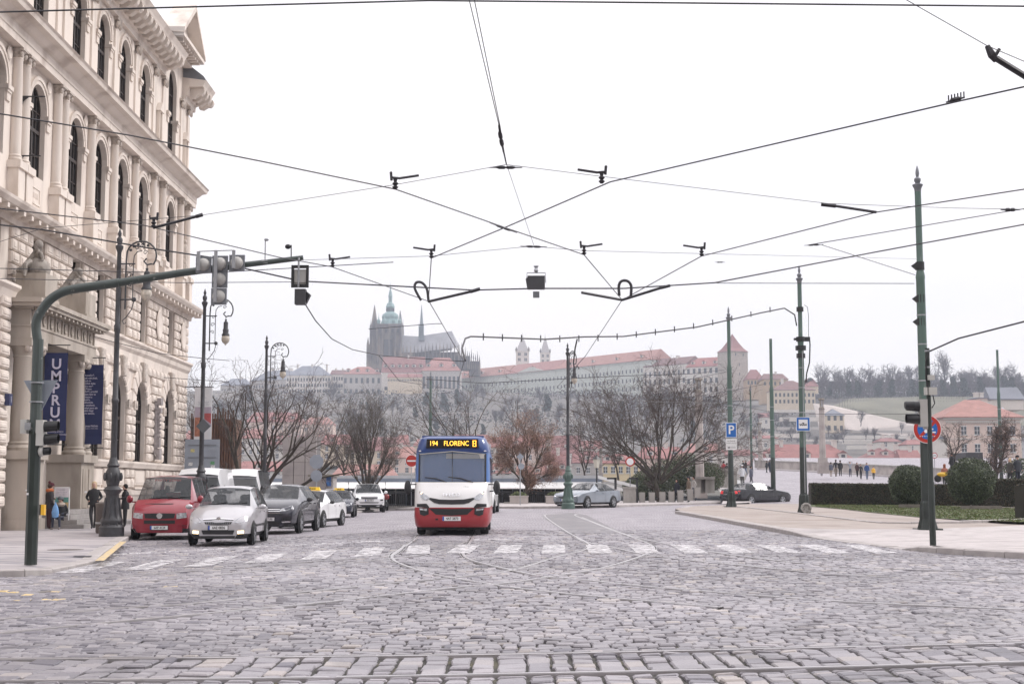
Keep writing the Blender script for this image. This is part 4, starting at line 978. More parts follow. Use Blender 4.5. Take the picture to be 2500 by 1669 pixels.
# ---- white estate taxi
def taxi_sign(c, y, z, m_txt=True):
    mb = MB(); mb.add([(-.3,-.09,0),(.3,-.09,0),(.3,.09,0),(-.3,.09,0),(-.25,-.05,.13),(.25,-.05,.13),(.25,.05,.13),(-.25,.05,.13)], [(0,1,5,4),(1,2,6,5),(2,3,7,6),(3,0,4,7),(4,5,6,7)])
    o = mb.build('taxi_sign', mat('taxi_yellow', (.80,.50,.03), .4, var=.03, emit=(1,.65,.05), estr=.15), c.root); o.location = (0, y, z)
    text('TAXI', .11, black_s if m_txt else white_s, o, (0,-.085,.06), (math.radians(75),0,0), 'lettering', bold=.003)
white_c = paint('white_car_paint', (.74,.74,.75), .3)
def estate(name, label, m, rearz=1.42, **k):
    st = [(0,.22,.56,.50,.60,.54,.64,.01,'p','p'),(.07,.2,.74,.60,.78,.70,.74,.02,'p','p'),(.35,.2,.84,.76,.86,.76,.84,.03,'p','p'),(.9,.2,.87,.88,.87,.76,.94,.04,'p','p'),(1.3,.21,.88,.92,.87,.72,.98,.04,'g','p'),
      (2.05,.21,.88,.94,.87,.58,1.38,.05,'r','g'),(2.6,.21,.88,.95,.87,.58,1.42,.05,'r','k'),(2.66,.21,.88,.95,.87,.58,1.42,.05,'r','g'),(3.4,.21,.88,.97,.87,.57,rearz,.04,'r','k'),(3.46,.21,.88,.97,.87,.57,rearz,.04,'r','g'),(4.05,.24,.86,.97,.84,.56,rearz-.12,.03,'g','p'),(4.4,.28,.82,.9,.8,.6,.98,.02,'p','p'),(4.5,.32,.76,.8,.74,.55,.88,.01,'p','p')]
    c = Car(name, label, st, m, **k)
    c.both('headlight', lamp_gl, [(.46,.68),(.64,.74),(.80,.78)], [(.46,.61),(.64,.62),(.80,.68)]); c.front('grille', grille_m, [(-.42,.68),(.42,.68)], [(-.38,.60),(.38,.60)]); c.front('lower_grille', grille_m, [(-.5,.42),(.5,.42)], [(-.44,.28),(.44,.28)])
    c.wheels(.88, 3.55, .32, .2); c.handles((2.5,3.2), .84, m); c.seams((1.5,2.63,3.4), .35, .9); return c
we = estate('white_taxi', 'white estate taxi with yellow roof sign behind the dark crossover', white_c, group=None); taxi_sign(we, 2.35, 1.45); we.mirrors(1.6, .98, black_pl, .2, .13, .06); we.side_strip('trim_strip', black_pl, [(1.4,.33),(3.1,.33)], [(1.4,.28),(3.1,.28)], .012)
for sg in (-1,1):
    mb = MB(); mb.tube([(sg*.56,2.2,1.46),(sg*.56,2.3,1.49),(sg*.56,3.6,1.48),(sg*.55,3.75,1.42)], .014, 5); mb.build('roof_rail', steel, we.root)
we.plate('5A9 2217', .5); we.place(787, 1287, math.radians(-5), 838, (.84,.88), (.84,3.55), d=None)
ds = estate('dark_taxi', 'dark blue taxi saloon half hidden between the white estate taxi and the white off-roader', paint('midnight_paint', (.03,.035,.055), .2, .3), rearz=1.38); taxi_sign(ds, 2.3, 1.43); ds.mirrors(1.6, .98, black_pl, .2, .13, .06); ds.plate('3AK 4406', .5)
ds.place(862, 1262, math.radians(-7), 872, (.84,.88), (.84,3.55))
# ---- white off-roader
st = [(0,.40,.74,.80,.80,.74,.98,.01,'p','p'),(.06,.34,.86,.88,.90,.84,1.06,.02,'p','p'),(.3,.32,.96,1.02,.96,.88,1.14,.03,'p','p'),(1.3,.34,.99,1.12,.98,.86,1.2,.04,'p','p'),(1.5,.34,.99,1.14,.98,.84,1.22,.04,'g','p'),
      (2.2,.34,.99,1.18,.98,.70,1.76,.05,'r','g'),(2.9,.34,.99,1.18,.98,.70,1.79,.05,'r','k'),(2.96,.34,.99,1.18,.98,.70,1.79,.05,'r','g'),(4.5,.34,.98,1.18,.97,.69,1.76,.05,'g','p'),(4.85,.36,.94,1.1,.93,.72,1.3,.02,'p','p'),(4.97,.42,.9,1.0,.88,.7,1.1,.01,'p','p')]
rr = Car('white_offroader', 'large white off-road car with mesh grille at the head of the taxi rank', st, white_c)
rr.both('headlight', led, [(.56,1.0),(.84,1.03)], [(.56,.88),(.84,.92)]); rr.front('grille', grille_m, [(-.52,1.01),(.52,1.01)], [(-.50,.86),(.50,.86)])
for z in (.88,.92,.96): rr.front('grille_bar', steel, [(-.50,z+.018),(.50,z+.018)], [(-.50,z),(.50,z)], out=.022, n=5)
rr.front('bumper_slot', grille_m, [(-.84,.66),(.84,.66)], [(-.84,.60),(.84,.60)]); rr.front('skid_plate', black_pl, [(-.74,.50),(.74,.50)], [(-.7,.38),(.7,.38)], out=.02); rr.plate('4AR 9720', .78); rr.both('side_vent', grille_m, [(.70,.82),(.88,.84)], [(.70,.74),(.88,.76)])
rr.mirrors(1.9, 1.28, white_c, .22, .2, .07); rr.wheels(.95, 3.87, .38, .25); rr.seams((1.8,2.93), .5, 1.1)
rr.place(900, 1250, math.radians(8), None, (0,.95)); 
# ---- white vans
def bigvan(name, label, H=2.5, win=False, L=5.6, sill=None):
    st = [(0,.26,.66,.70,.72,.66,.92,.01,'p','p'),(.08,.24,.86,.84,.90,.82,1.08,.02,'p','p'),(.5,.24,.97,1.12,.97,.84,1.28,.03,'p','p'),(.85,.24,.99,1.2,.98,.84,1.4,.03,'g','g'),(1.5,.24,1.0,1.3,.99,.80,2.0,.04,'k','p'),(1.56,.24,1.0,1.3,.99,.80,2.08,.05,'p','p'),(2.1,.24,1.0,1.3,.99,.78,H-.05,.06,'p','g' if win else 'p'),(3.4,.24,1.0,1.3,.99,.78,H,.05,'p','k' if win else 'p'),(3.5,.24,1.0,1.3,.99,.78,H,.05,'p','g' if win else 'p'),(L-.1,.26,1.0,1.3,.99,.78,H,.04,'g','p'),(L,.3,.96,1.25,.95,.76,H-.1,.02,'p','p')]
    c = Car(name, label, st, white_c, cat='van'); c.both('headlight', lamp_gl, [(.52,.94),(.78,1.06)], [(.52,.80),(.78,.84)]); c.front('grille', grille_m, [(-.5,.9),(.5,.9)], [(-.46,.74),(.46,.74)]); c.front('bumper', black_pl, [(-.9,.55),(.9,.55)], [(-.86,.26),(.86,.26)], out=.03)
    c.front('visor_band', mat('dark_visor', (.10,.10,.11), .4, var=.1), [(-.78,2.06),(.78,2.06)], [(-.80,1.97),(.80,1.97)], out=.03)
    c.mirrors(1.15, 1.5, black_pl, .2, .34, .12); c.wheels(.95, L-1.3, .34, .2, 9); return c
va = bigvan('white_van', 'high-roofed white van parked behind the red van below the grey sign board', 2.36); va.place(478, 1262, 0, None, (0,.9), d=57.5); va.root.rotation_euler.z = math.radians(3); va.root.location.z = 0
vb = bigvan('white_minibus', 'white minibus with side windows parked behind the high-roofed white van', 2.42, True); vb.place(578, 1262, 0, None, (0,.9), d=65.5); vb.root.rotation_euler.z = math.radians(2); vb.root.location.z = 0
vc = bigvan('white_van', 'white delivery van standing behind the large white off-roader', 2.3); vc.place(880, 1240, 0, None, (0,.9), d=103); vc.root.location.z = .05
# ---- silver-blue saloon and black saloon
def saloon(name, label, m):
    st = [(0,.22,.58,.52,.64,.56,.68,.01,'p','p'),(.08,.2,.78,.62,.82,.74,.76,.02,'p','p'),(.4,.2,.88,.80,.90,.80,.86,.03,'p','p'),(1.1,.2,.91,.90,.91,.78,.96,.04,'p','p'),(1.45,.2,.92,.93,.91,.74,1.0,.04,'g','p'),
      (2.25,.2,.92,.95,.91,.58,1.38,.05,'r','g'),(2.85,.2,.92,.96,.91,.58,1.42,.04,'r','k'),(2.92,.2,.92,.96,.91,.58,1.42,.04,'r','g'),(3.5,.2,.92,.98,.9,.58,1.36,.04,'g','g'),(4.15,.24,.91,1.0,.88,.66,1.1,.03,'p','p'),(4.6,.28,.88,.98,.86,.7,1.04,.02,'p','p'),(4.78,.32,.84,.8,.82,.68,1.0,.01,'p','p'),(4.85,.38,.78,.7,.76,.6,.8,.01,'p','p')]
    c = Car(name, label, st, m)
    c.both('headlight', lamp_gl, [(.46,.70),(.66,.74),(.84,.78)], [(.46,.62),(.66,.62),(.84,.68)]); c.front('grille', grille_m, [(-.42,.72),(0,.73),(.42,.72)], [(-.36,.58),(0,.57),(.36,.58)]); c.front('lower_grille', grille_m, [(-.6,.36),(.6,.36)], [(-.56,.26),(.56,.26)]); c.front('chrome_strip', chrome, [(-.8,.275),(.8,.275)], [(-.8,.255),(.8,.255)], out=.02)
    c.mirrors(1.85, 1.0, m, .2, .13, .06); c.wheels(.95, 3.79, .33, .22, 5); c.handles((2.7,3.6), .86, m); c.seams((1.75,2.88,3.8), .35, .92); c.wipers(1.4, 1.04, .5); return c
sb = saloon('silver_saloon', 'silver blue saloon driving out of the embankment road in front of the planters', paint('silver_blue_paint', (.27,.30,.34), .25, .4)); sb.plate('5AU 8891', .47); sb.both('led_lamp', led, [(.6,.70),(.74,.72)], [(.6,.67),(.74,.69)], out=.022)
sb.place(1434, 1240, math.radians(-50), 1494, (.9,.95), (.9,3.79))
bs = saloon('black_saloon', 'black saloon with lit tail lamps turning towards the bridge', paint('black_car_paint', (.016,.016,.022), .18, .2))
bs.both('tail_light', tail_m, [(.50,.90),(.84,.92)], [(.50,.72),(.84,.74)], rear=True); bs.plate('1AV 5530', .56, rear=True); bs.front('chrome_strip', chrome, [(-.5,.69),(.5,.69)], [(-.5,.67),(.5,.67)], out=.02, rear=True)
mb = MB(); mb.box(-.015,.015,3.45,3.6,1.42,1.5); mb.build('roof_antenna', black_pl, bs.root)
bs.place(1834, 1233, math.radians(180-38), 1903, (-.9,3.79), (-.9,.95)); 
# ---- white car hidden behind the bus
hc = estate('white_hatchback', 'white car half hidden behind the right side of the bus', white_c); hc.wheels; hc.place(1205, 1252, math.radians(-3), None, (.84,.88))
# ---- motorcycle
moto = empty('motorcycle', (0,0,0), 0, 'black and red motorcycle standing by the railing behind the off-roader', 'motorcycle')
mb = MB(); mb.ball((0,.75,.75),(.17,.3,.16),12,8); mb.box(-.1,.1,.55,1.0,.35,.62); mb.ball((0,1.25,.82),(.14,.32,.09),12,6); mb.build('body', black_pl, moto, smooth=True)
mb = MB(); mb.ball((0,.25,.95),(.2,.18,.22),12,8); mb.build('fairing', paint('moto_red', (.3,.02,.02)), moto, smooth=True)
mb = MB(); mb.tube([(-.36,.42,1.08),(0,.35,1.05),(.36,.42,1.08)], .018, 6); mb.tube([(0,.35,1.05),(0,.12,.3)], .03, 6); mb.build('handlebar', steel, moto)
mb = MB(); mb.ball((0,.12,.98),(.08,.04,.08),10,6); mb.build('headlight', lamp_on, moto)
mb = MB(); mb.box(-.22,.22,1.45,1.85,.85,1.15); mb.build('top_case', black_pl, moto)
for y_ in (.1,1.45):
    mb = MB(); mb.lathe([(.2,-.06),(.3,-.06),(.31,0),(.3,.06),(.2,.06)], 20, caps=False); mb.v = [(z, y_+a, .31+b) for a, b, z in mb.v]; mb.build('wheel', tyre_m, moto)
p = G(945,1246); moto.location = p; moto.rotation_euler.z = .3
# ---- the bus
blue_b = paint('bus_blue', (.014,.05,.20)); blue_l = paint('bus_blue_light', (.06,.16,.42)); white_b = paint('bus_white', (.76,.75,.74), .35); red_b = paint('bus_red', (.34,.025,.032), .35)
bus = empty('city_bus', (0,0,0), 0, 'small white, blue and red city bus on line 194 facing the camera', 'bus')
def bst(z):     # front contour at height z: list of (halfwidth, ydepth, cornerdepth)
    pass
def shell(name, rows, m, parent, nx=14, smooth=True, cap=True, L=6.6):
    # rows: (z, halfwidth, y_front, corner) ; builds front face wrapping to the sides
    mb = MB(); n = 2*nx+1; v = []
    for z, w, yf, cr_ in rows:
        for k in range(-nx, nx+1):
            t = k/nx; a = abs(t); x = w*(1-(1-a)**1.0) if False else w*a
            e = max(0, (a-.72)/.28); y = yf+cr_*(1-math.sqrt(max(0,1-e*e)))+.05*a*a
            v.append((x*(1 if t > 0 else -1) if t else 0, y, z))
    fs = [(j*n+i, j*n+i+1, (j+1)*n+i+1, (j+1)*n+i) for j in range(len(rows)-1) for i in range(n-1)]
    b = len(v)
    # sides
    for z, w, yf, cr_ in rows:
        v += [(-w, L, z), (w, L, z)]
    R_ = len(rows)
    for j in range(R_-1):
        fs += [(j*n, (j+1)*n, b+2*(j+1), b+2*j), (j*n+n-1, b+2*j+1, b+2*(j+1)+1, (j+1)*n+n-1)]
    mb.add(v, fs)
    return mb, n
def bshell(name, rows, m, **k):
    mb, n = shell(name, rows, m, bus, **k); return mb.build(name, m, bus, smooth=True, ang=50)
bshell('lower_body', [(.24,1.02,.10,.25),(.30,1.05,.03,.28),(.50,1.08,0,.28),(.68,1.08,.01,.28),(.80,1.08,.02,.28)], red_b)
bshell('body', [(.80,1.08,.022,.28),(.95,1.08,.03,.28),(1.15,1.08,.08,.28),(1.32,1.085,.17,.26),(1.46,1.085,.30,.22),(1.52,1.085,.36,.2)], white_b)
bshell('blue_surround', [(1.52,1.085,.42,.2),(2.0,1.08,.47,.2),(2.40,1.06,.52,.2)], blue_l)
bshell('roof_front', [(2.38,1.062,.47,.18),(2.46,1.05,.45,.2),(2.6,1.02,.47,.22),(2.76,.97,.52,.24),(2.82,.93,.60,.24),(2.85,.86,.72,.24)], blue_b)
mb = MB(); mb.box(-.9,.9,.8,6.6,2.80,2.87); mb.build('roof', blue_b, bus); mb = MB(); mb.box(-1.02,1.02,6.5,6.6,.3,2.8); mb.build('rear_wall', white_b, bus)
def bstrip(name, m, top, bot, yf, out=.012, n=5, back=.08, cr_=.28, curve=True, parent=None):
    def rs(L): 
        o_ = []
        for a, b in zip(L, L[1:]): o_ += [(a[0]+(b[0]-a[0])*k/n, a[1]+(b[1]-a[1])*k/n) for k in range(n)]
        return o_+[L[-1]]
    def Y(x, z):
        a = abs(x)/1.08; e = max(0,(a-.72)/.28); e = min(e,1)
        base = yf(z) if callable(yf) else yf
        return base+(cr_*(1-math.sqrt(1-e*e))+.05*a*a if curve else 0)-out
    T, B = rs(top), rs(bot); v = [(x, Y(x,z), z) for x, z in T+B]; m_ = len(T)
    mb = MB(); mb.add(v+[(a,b+back,c) for a,b,c in v], [(i, i+1, m_+i+1, m_+i) for i in range(m_-1)]+[(i,i+1,2*m_+i+1,2*m_+i) for i in range(m_-1)]+[(m_+i,m_+i+1,3*m_+i+1,3*m_+i) for i in range(m_-1)]+[(0,m_,3*m_,2*m_),(m_-1,2*m_-1,4*m_-1,3*m_-1)])
    return mb.build(name, m, parent or bus)
def yb(z):
    T = [(.24,.10),(.30,.03),(.50,0),(.68,.01),(.80,.02),(.95,.03),(1.15,.08),(1.32,.17),(1.46,.30),(1.52,.36),(2.0,.41),(2.4,.46),(2.46,.45),(2.6,.47),(2.76,.52),(2.85,.72)]
    for (a,ya),(b,yb_) in zip(T, T[1:]):
        if z <= b: return ya+(yb_-ya)*max(0,(z-a))/(b-a)
    return .72
glass_b = mat('bus_windscreen', (.26,.29,.33), .06, var=.08, scale=.8, spec=.9, alpha=.5)
bstrip('windscreen', glass_b, [(-.965,2.32),(-.5,2.38),(0,2.40),(.5,2.38),(.965,2.32)], [(-.965,1.52),(-.5,1.51),(0,1.51),(.5,1.51),(.965,1.52)], lambda z: .40+(z-1.5)*.07, back=.0, cr_=.2)
for x0,x1,z0,z1 in ((-.985,-.945,1.51,2.34),(.945,.985,1.51,2.34)): bstrip('windscreen_seal', black_pl, [(x0,z1),(x1,z1)], [(x0,z0),(x1,z0)], lambda z: .385+(z-1.5)*.07, n=1, cr_=.2)
bstrip('windscreen_seal', black_pl, [(-.97,1.53),(.97,1.53)], [(-.97,1.495),(.97,1.495)], .385, cr_=.2, n=12); bstrip('windscreen_seal', grey_pl, [(-.95,2.335),(0,2.42),(.95,2.335)], [(-.95,2.315),(0,2.40),(.95,2.315)], .435, cr_=.2, n=8)
mb = MB(); mb.box(-.008,.008,.42,.44,1.52,2.4); mb.build('windscreen_seal', black_pl, bus)
bstrip('destination_display', mat('display_glass', (.012,.011,.012), .12, var=0), [(-.745,2.765),(.745,2.765)], [(-.765,2.50),(.765,2.50)], lambda z: .43+(z-2.5)*.1, n=12, back=.1, curve=False, out=.01)
amber = mat('amber_led', (.9,.5,.05), .5, var=.15, scale=60, emit=(1,.50,.06), estr=1.7)
disp = [q for q in bus.children if q.name.startswith('destination_display')][0]
text('194', .20, amber, disp, (-.545,.405,2.632), (math.radians(84),0,0), 'lettering', bold=.001, xs=.85)
text('FLORENC', .20, amber, disp, (.115,.405,2.632), (math.radians(84),0,0), 'lettering', bold=.001, xs=.84)
mb = MB()
for q in ((.60,.62,.66,.70),(.60,.70,.70,.72),(.60,.70,.545,.565),(.68,.70,.55,.72),(.60,.62,.55,.72),(.62,.68,.625,.64)): mb.box(q[0]-.01,q[1]-.01,.40,.41,2+q[2],2+q[3])
mb.build('metro_symbol', amber, disp)
for s_ in (-1,1):
    bstrip('headlight', lamp_gl, [(s_*.935,1.265),(s_*.80,1.2),(s_*.62,1.075)][::s_], [(s_*.90,1.10),(s_*.80,1.02),(s_*.70,1.0)][::s_], yb, out=.02)
    mb = MB(); mb.ball((s_*.86,.17,1.19),(.05,.04,.045),10,8); mb.build('lit_bulb', lamp_on, bus)
    bstrip('brow', black_pl, [(s_*1.0,.90),(s_*.72,.91),(s_*.64,.82)][::s_], [(s_*1.0,.82),(s_*.78,.80),(s_*.64,.775)][::s_], yb, out=.02)
    bstrip('fog_lamp_pod', black_pl, [(s_*.93,.79),(s_*.78,.78),(s_*.66,.775)][::s_], [(s_*.90,.60),(s_*.78,.56),(s_*.65,.61)][::s_], yb, out=.02)
    mb = MB(); mb.ball((s_*.83,.10,.64),(.05,.03,.05),10,8); mb.build('fog_lamp', chrome, bus); bstrip('daytime_lamp', lamp_gl, [(s_*.92,.775),(s_*.70,.765)][::s_], [(s_*.90,.725),(s_*.70,.70)][::s_], yb, out=.03)
    mb = MB(); mb.ball((s_*.93,.55,2.42),(.055,.03,.02),10,6); mb.build('marker_lamp', white_p, bus)
    mb = MB(); mb.ball((s_*1.285,.42,1.37),(.10,.09,.21),12,8); mb.tube([(s_*1.04,.5,1.46),(s_*1.26,.44,1.45)], .02, 6); mb.tube([(s_*1.04,.5,1.25),(s_*1.26,.44,1.28)], .02, 6); mb.build('mirror', black_pl, bus, smooth=True)
    for k, y_ in enumerate((1.1,2.3,3.5,4.7)):
        mb = MB(); mb.box(s_*1.083-.01,s_*1.083+.01,y_,y_+1.05,1.5,2.25); mb.build('side_window', glass_c, bus)
    wheel(bus, s_*.92, 1.15, .36, s_, 9, .24); wheel(bus, s_*.92, 5.0, .36, s_, 9, .24)
bstrip('upper_grille', grille_m, [(-.72,1.10),(-.6,1.075),(-.35,1.03),(0,1.02),(.35,1.03),(.6,1.075),(.72,1.10)], [(-.66,1.04),(-.5,.93),(-.35,.895),(0,.885),(.35,.895),(.5,.93),(.66,1.04)], yb)
bstrip('lower_grille', grille_m, [(-.64,.775),(0,.76),(.64,.775)], [(-.45,.60),(0,.57),(.45,.60)], yb)
bstrip('tow_cover', black_pl, [(-.46,.49),(-.38,.49)], [(-.46,.44),(-.38,.44)], yb)
mb = MB(); mb.box(-.95,.95,.35,6.4,.16,.5); mb.box(-.35,-.2,.2,.3,.14,.2); mb.box(.2,.35,.2,.3,.14,.2); mb.build('chassis', black_pl, bus)
text('IVECO', .135, chrome, bus, (0,.045,1.16), (math.radians(68),0,0), 'lettering', ext=.008, bold=.003, ls=1.35); text('1912', .06, black_s, bus, (.40,.235,1.385), (math.radians(55),0,0), 'lettering', ls=1.3)
e = MB(); e.box(-.26,.26,-.012,.012,-.06,.06); e.box(-.258,-.215,-.014,.014,-.058,.058,1); o = e.build('licence_plate', [plate_w, plate_b], bus); o.location = (.005,-.03,.485); text('4AT 2873', .1, black_s, o, (.02,-.0165,0), (math.pi/2,0,0), 'lettering', bold=.002, xs=.86)
for a, b in (((-.79,1.66),(-.16,1.52)),((-.12,1.67),(.60,1.52))):
    mb = MB(); mb.tube([(a[0],.40,a[1]),((a[0]+b[0])/2,.385,(a[1]+b[1])/2+.035),(b[0],.36,b[1])], [.012,.018,.014], 5); mb.build('wiper', black_pl, bus)
mb = MB(); mb.box(-.6,-.12,1.6,1.7,1.2,2.1); mb.box(-.2,-.14,1.2,1.25,.9,2.3); mb.build('cab_partition', grey_pl, bus)
mb = MB(); mb.box(-.18,.92,.47,.5,2.2,2.34); mb.build('sun_blind', grey_pl, bus)
mb = MB(); mb.box(-.98,.98,.5,.9,1.3,1.5); mb.build('dashboard', mat('dash_grey', (.12,.12,.13), .7), bus)
mb = MB(); mb.lathe([(.19,0),(.21,.02),(.19,.04),(.19,0)], 20); mb.M = None; mb.v = [(.5+a, .85+b*.5+c*.3, 1.55+b*.7) for a, b, c in mb.v]; mb.build('steering_wheel', black_pl, bus)
mb = MB(); mb.box(.25,.75,1.35,1.5,1.1,1.9); mb.build('driver_seat', black_pl, bus)
text('i', .05, red_s, bus, (-.42,.235,1.385), (math.radians(55),0,0), 'lettering')
bp_ = G(1102,1307); bus.location = (bp_.x, bp_.y, bp_.z+.0)
# ================================================================ street furniture
def W(u, v, z):                # a sighting at a known height
    dx, dz = ray(u, v); Y = (z-HC)/dz; return Vector((dx*Y, Y, z))
def lamp_post(base, H, rot, label, m=iron, globe=True, group='ornate street lamps', arm=True, basem=None):
    k = 1.0
    r = empty('street_lamp', base, rot, label, 'street lamp', group)
    mb = MB(); mb.lathe([(.37,0),(.37,.28),(.30,.36),(.33,.42),(.33,.5),(.27,.58),(.24,.7),(.19,1.2),(.20,1.26),(.27,1.36),(.27,1.4),(.17,1.5),(.19,1.58),(.22,1.72),(.235,1.82),(.2,1.96),(.15,2.06),(.19,2.12),(.14,2.2),(.10,2.36)], 20)
    for j in range(8):
        a = j*math.pi/4; mb.tube([(.34*math.cos(a),.34*math.sin(a),.05),(.29*math.cos(a),.29*math.sin(a),.5),(.205*math.cos(a),.205*math.sin(a),1.15)], .03, 5); mb.ball((.25*math.cos(a),.25*math.sin(a),1.78), (.05,.05,.13), 6, 5)
    mb.build('base', basem or m, r, smooth=True)
    mb = MB(); mb.lathe([(.095,2.3),(.09,4),(.11,4.03),(.11,4.12),(.085,4.15),(.078,H-3.2),(.1,H-3.15),(.1,H-3.0),(.075,H-2.95),(.065,H-.75),(.10,H-.65),(.12,H-.6),(.12,H-.55),(.06,H-.5),(.09,H-.4),(.09,H-.33),(.04,H-.26),(.06,H-.16),(.03,H-.08),(.008,H)], 14); mb.build('pole', m, r, smooth=True)
    if arm:
        mb = MB(); z = H
        mb.tube([(.05,0,z-1.1),(.5,0,z-1.1)], .022, 5); mb.tube([(.05,0,z-2.2),(.42,0,z-2.2)], .025, 5); mb.ball((.48,0,z-2.2), .075, 10, 8)
        mb.tube([(.22,0,z-2.5),(.22,0,z-2.35),(.22,0,z-1.0)]+[(.68-.46*math.cos(a),0,z-.85+.45*math.sin(a)) for a in [k_*math.pi/10 for k_ in range(1,13)]]+[(.98,0,z-1.1),(.86,0,z-1.13),(.76,0,z-1.02),(.84,0,z-.93)], .027, 6)
        mb.tube([(.44,0,z-2.2),(.44,0,z-1.1),(.46,0,z-.85),(.56,0,z-.72),(.70,0,z-.70)], .016, 5)
        for c_, rr, s_ in (((.33,z-1.45),.09,1),((.33,z-1.75),.08,-1),((.36,z-1.15),.07,1),((.55,z-.6),.09,1),((.72,z-.55),.08,-1),((.8,z-.75),.08,1)):
            mb.tube([(c_[0]+s_*rr*(1-k_/12)*math.cos(k_*.75),0,c_[1]+rr*(1-k_/12)*math.sin(k_*.75)) for k_ in range(11)], .012, 4)
        for a in (.5,.9,1.3,1.7,2.1): mb.ball((.68-.38*math.cos(a),0,z-.85+.37*math.sin(a)), (.05,.02,.045), 6, 4)
        mb.tube([(.48,0,z-2.25),(.42,0,z-2.5),(.25,0,z-2.75),(.14,0,z-2.85),(.2,0,z-2.95),(.26,0,z-2.9)], .015, 5)
        mb.build('scroll_bracket', m, r)
        mb = MB(); x = .86; mb.lathe([(.015,z-1.12),(.015,z-1.22),(.05,z-1.26),(.03,z-1.3),(.09,z-1.36),(.095,z-1.62),(.12,z-1.65),(.12,z-1.70),(.11,z-1.78),(.16,z-1.86),(.16,z-1.9),(.0,z-1.9)], 14, (x,0,0)); mb.build('lamp_housing', m, r, smooth=True)
        mb = MB(); mb.lathe([(.13,z-1.9),(.165,z-1.98),(.16,z-2.08),(.12,z-2.17),(.05,z-2.22),(.015,z-2.28),(0,z-2.28)], 16, (x,0,0)); mb.build('globe', mat('aged_globe', (.50,.45,.38), .25, var=.25, scale=14), r, smooth=True)
    return r
L1b = G(281,1308,.115); L1 = lamp_post((L1b.x, 43.0, .12), 9.35, 0, 'nearest ornate black street lamp beside the red van, scroll arm to the right', iron_f)
def at_d(u, d, z=0): p = P(u, 1190, d); return (p.x, d, gz(p.x, d)+z)
lamp_post(at_d(490,56.5,.1), 9.4, 0, 'ornate street lamp carrying the long white banner', iron_f)
lamp_post(at_d(645,73), 9.4, 0, 'ornate street lamp beside the leaning bare trees, behind the minibus', iron_f)
lamp_post(at_d(1387,79), 9.2, math.radians(62), 'ornate street lamp with green base behind the silver blue saloon', iron_f, basem=green_p)
def green_pole(u, d, H, label, finial=True, dark=2.9, k=.84, base=True, lean=0):
    p = at_d(u, d, .12 if base else 0); r = empty('tram_pole', p, 0, label, 'tram pole', 'green tram wire poles')
    mb = MB(); mb.lathe([(.17*k,dark),(.155*k,H*.68),(.165*k,H*.685),(.165*k,H*.69),(.115*k,H*.71),(.115*k,H-.8 if finial else H)]+([] if finial else [(0,H)]), 18); mb.build('upper_pole', green_p, r, smooth=True)
    if finial:
        mb = MB(); mb.lathe([(.115*k,H-.82),(.13*k,H-.72),(.19*k,H-.62),(.19*k,H-.6),(.08*k,H-.56),(.12*k,H-.48),(.12*k,H-.42),(.05*k,H-.36),(.07*k,H-.24),(.05*k,H-.12),(.02*k,H-.03),(0,H)], 16); mb.build('finial', zinc, r, smooth=True)
    mb = MB(); mb.lathe([(.19*k,.6),(.18*k,dark),(.165*k,dark+.02)], 18); mb.build('lower_pole', green_dk, r, smooth=True)
    if base:
        mb = MB(); v = []; n = 16
        prof = [(.34,0),(.30,.12),(.25,.3),(.24,.6),(.22,.78),(.185,.85)]
        for rr, z in prof:
            for i in range(n):
                a = 2*math.pi*i/n; q = rr*(1.12 if i % 2 == 0 else .92); v.append((q*math.cos(a)*k, q*math.sin(a)*k, z))
        mb.add(v, [(j*n+i, j*n+(i+1)%n, (j+1)*n+(i+1)%n, (j+1)*n+i) for j in range(len(prof)-1) for i in range(n)]); mb.box(-.42*k,.42*k,-.42*k,.42*k,-.06,.03); mb.build('base', green_dk, r)
    for z in (H*.4, H*.5, H*.58):
        mb = MB(); mb.lathe([(.16*k,z),(.17*k,z),(.17*k,z+.04),(.16*k,z+.04)], 16); mb.build('clamp', steel, r)
    return r
R1 = green_pole(2262, 42.6, 11.0, 'tall green tram pole at the right with a dark fluted base beside the traffic signal')
R2 = green_pole(1962, 63.5, 11.1, 'green tram pole carrying the blue tram stop sign')
R3 = green_pole(1785, 78, 11.0, 'green tram pole carrying the blue parking sign')
R4 = green_pole(1888, 92, 10.6, 'plain-topped green tram pole rising behind the black saloon', False)
green_pole(1836, 138, 9.6, 'thin distant green tram pole between the parking sign and the bridge', True, 2.2, .7, False)
green_pole(1050, 118, 11.0, 'olive green tram pole rising behind the roof of the bus', True, 1.5)
green_pole(2446, 112, 11.2, 'plain green tram pole behind the clipped bare hornbeam', False, 2.5, .8)
# clamps and switchgear on the two nearer poles
mb = MB()
for z, w in ((5.15,.2),(4.75,.24),(4.4,.2),(6.5,.16)): mb.lathe([(w,z-.1),(w,z+.1)], 10)
mb.box(-.3,-.1,-.06,.06,5.1,5.2); mb.box(.1,.42,-.05,.05,5.05,5.25); mb.tube([(.4,0,5.2),(.42,0,4.9),(.38,0,4.1),(.24,0,3.6),(.2,0,3.2)], .03, 6); mb.tube([(.2,0,6.7),(.34,0,6.6),(.38,0,6.2),(.36,0,5.2)], .012, 4)
o = mb.build('cable_clamps', black_pl, R2); o.location = (0,0,2.6)
mb = MB(); mb.tube([(.02,-.2,.9),(.03,-.2,7.2)], .02, 5); mb.build('conduit', steel, R2)
mb = MB(); mb.lathe([(.24,0),(.24,.1),(.17,.12),(.17,.04),(0,.04)], 10); mb.v = [(a, -.42-z, .24+b) for a, b, z in mb.v]; mb.build('counterweight', mat('pale_iron', (.3,.29,.27), .7, var=.4, scale=16), R2)
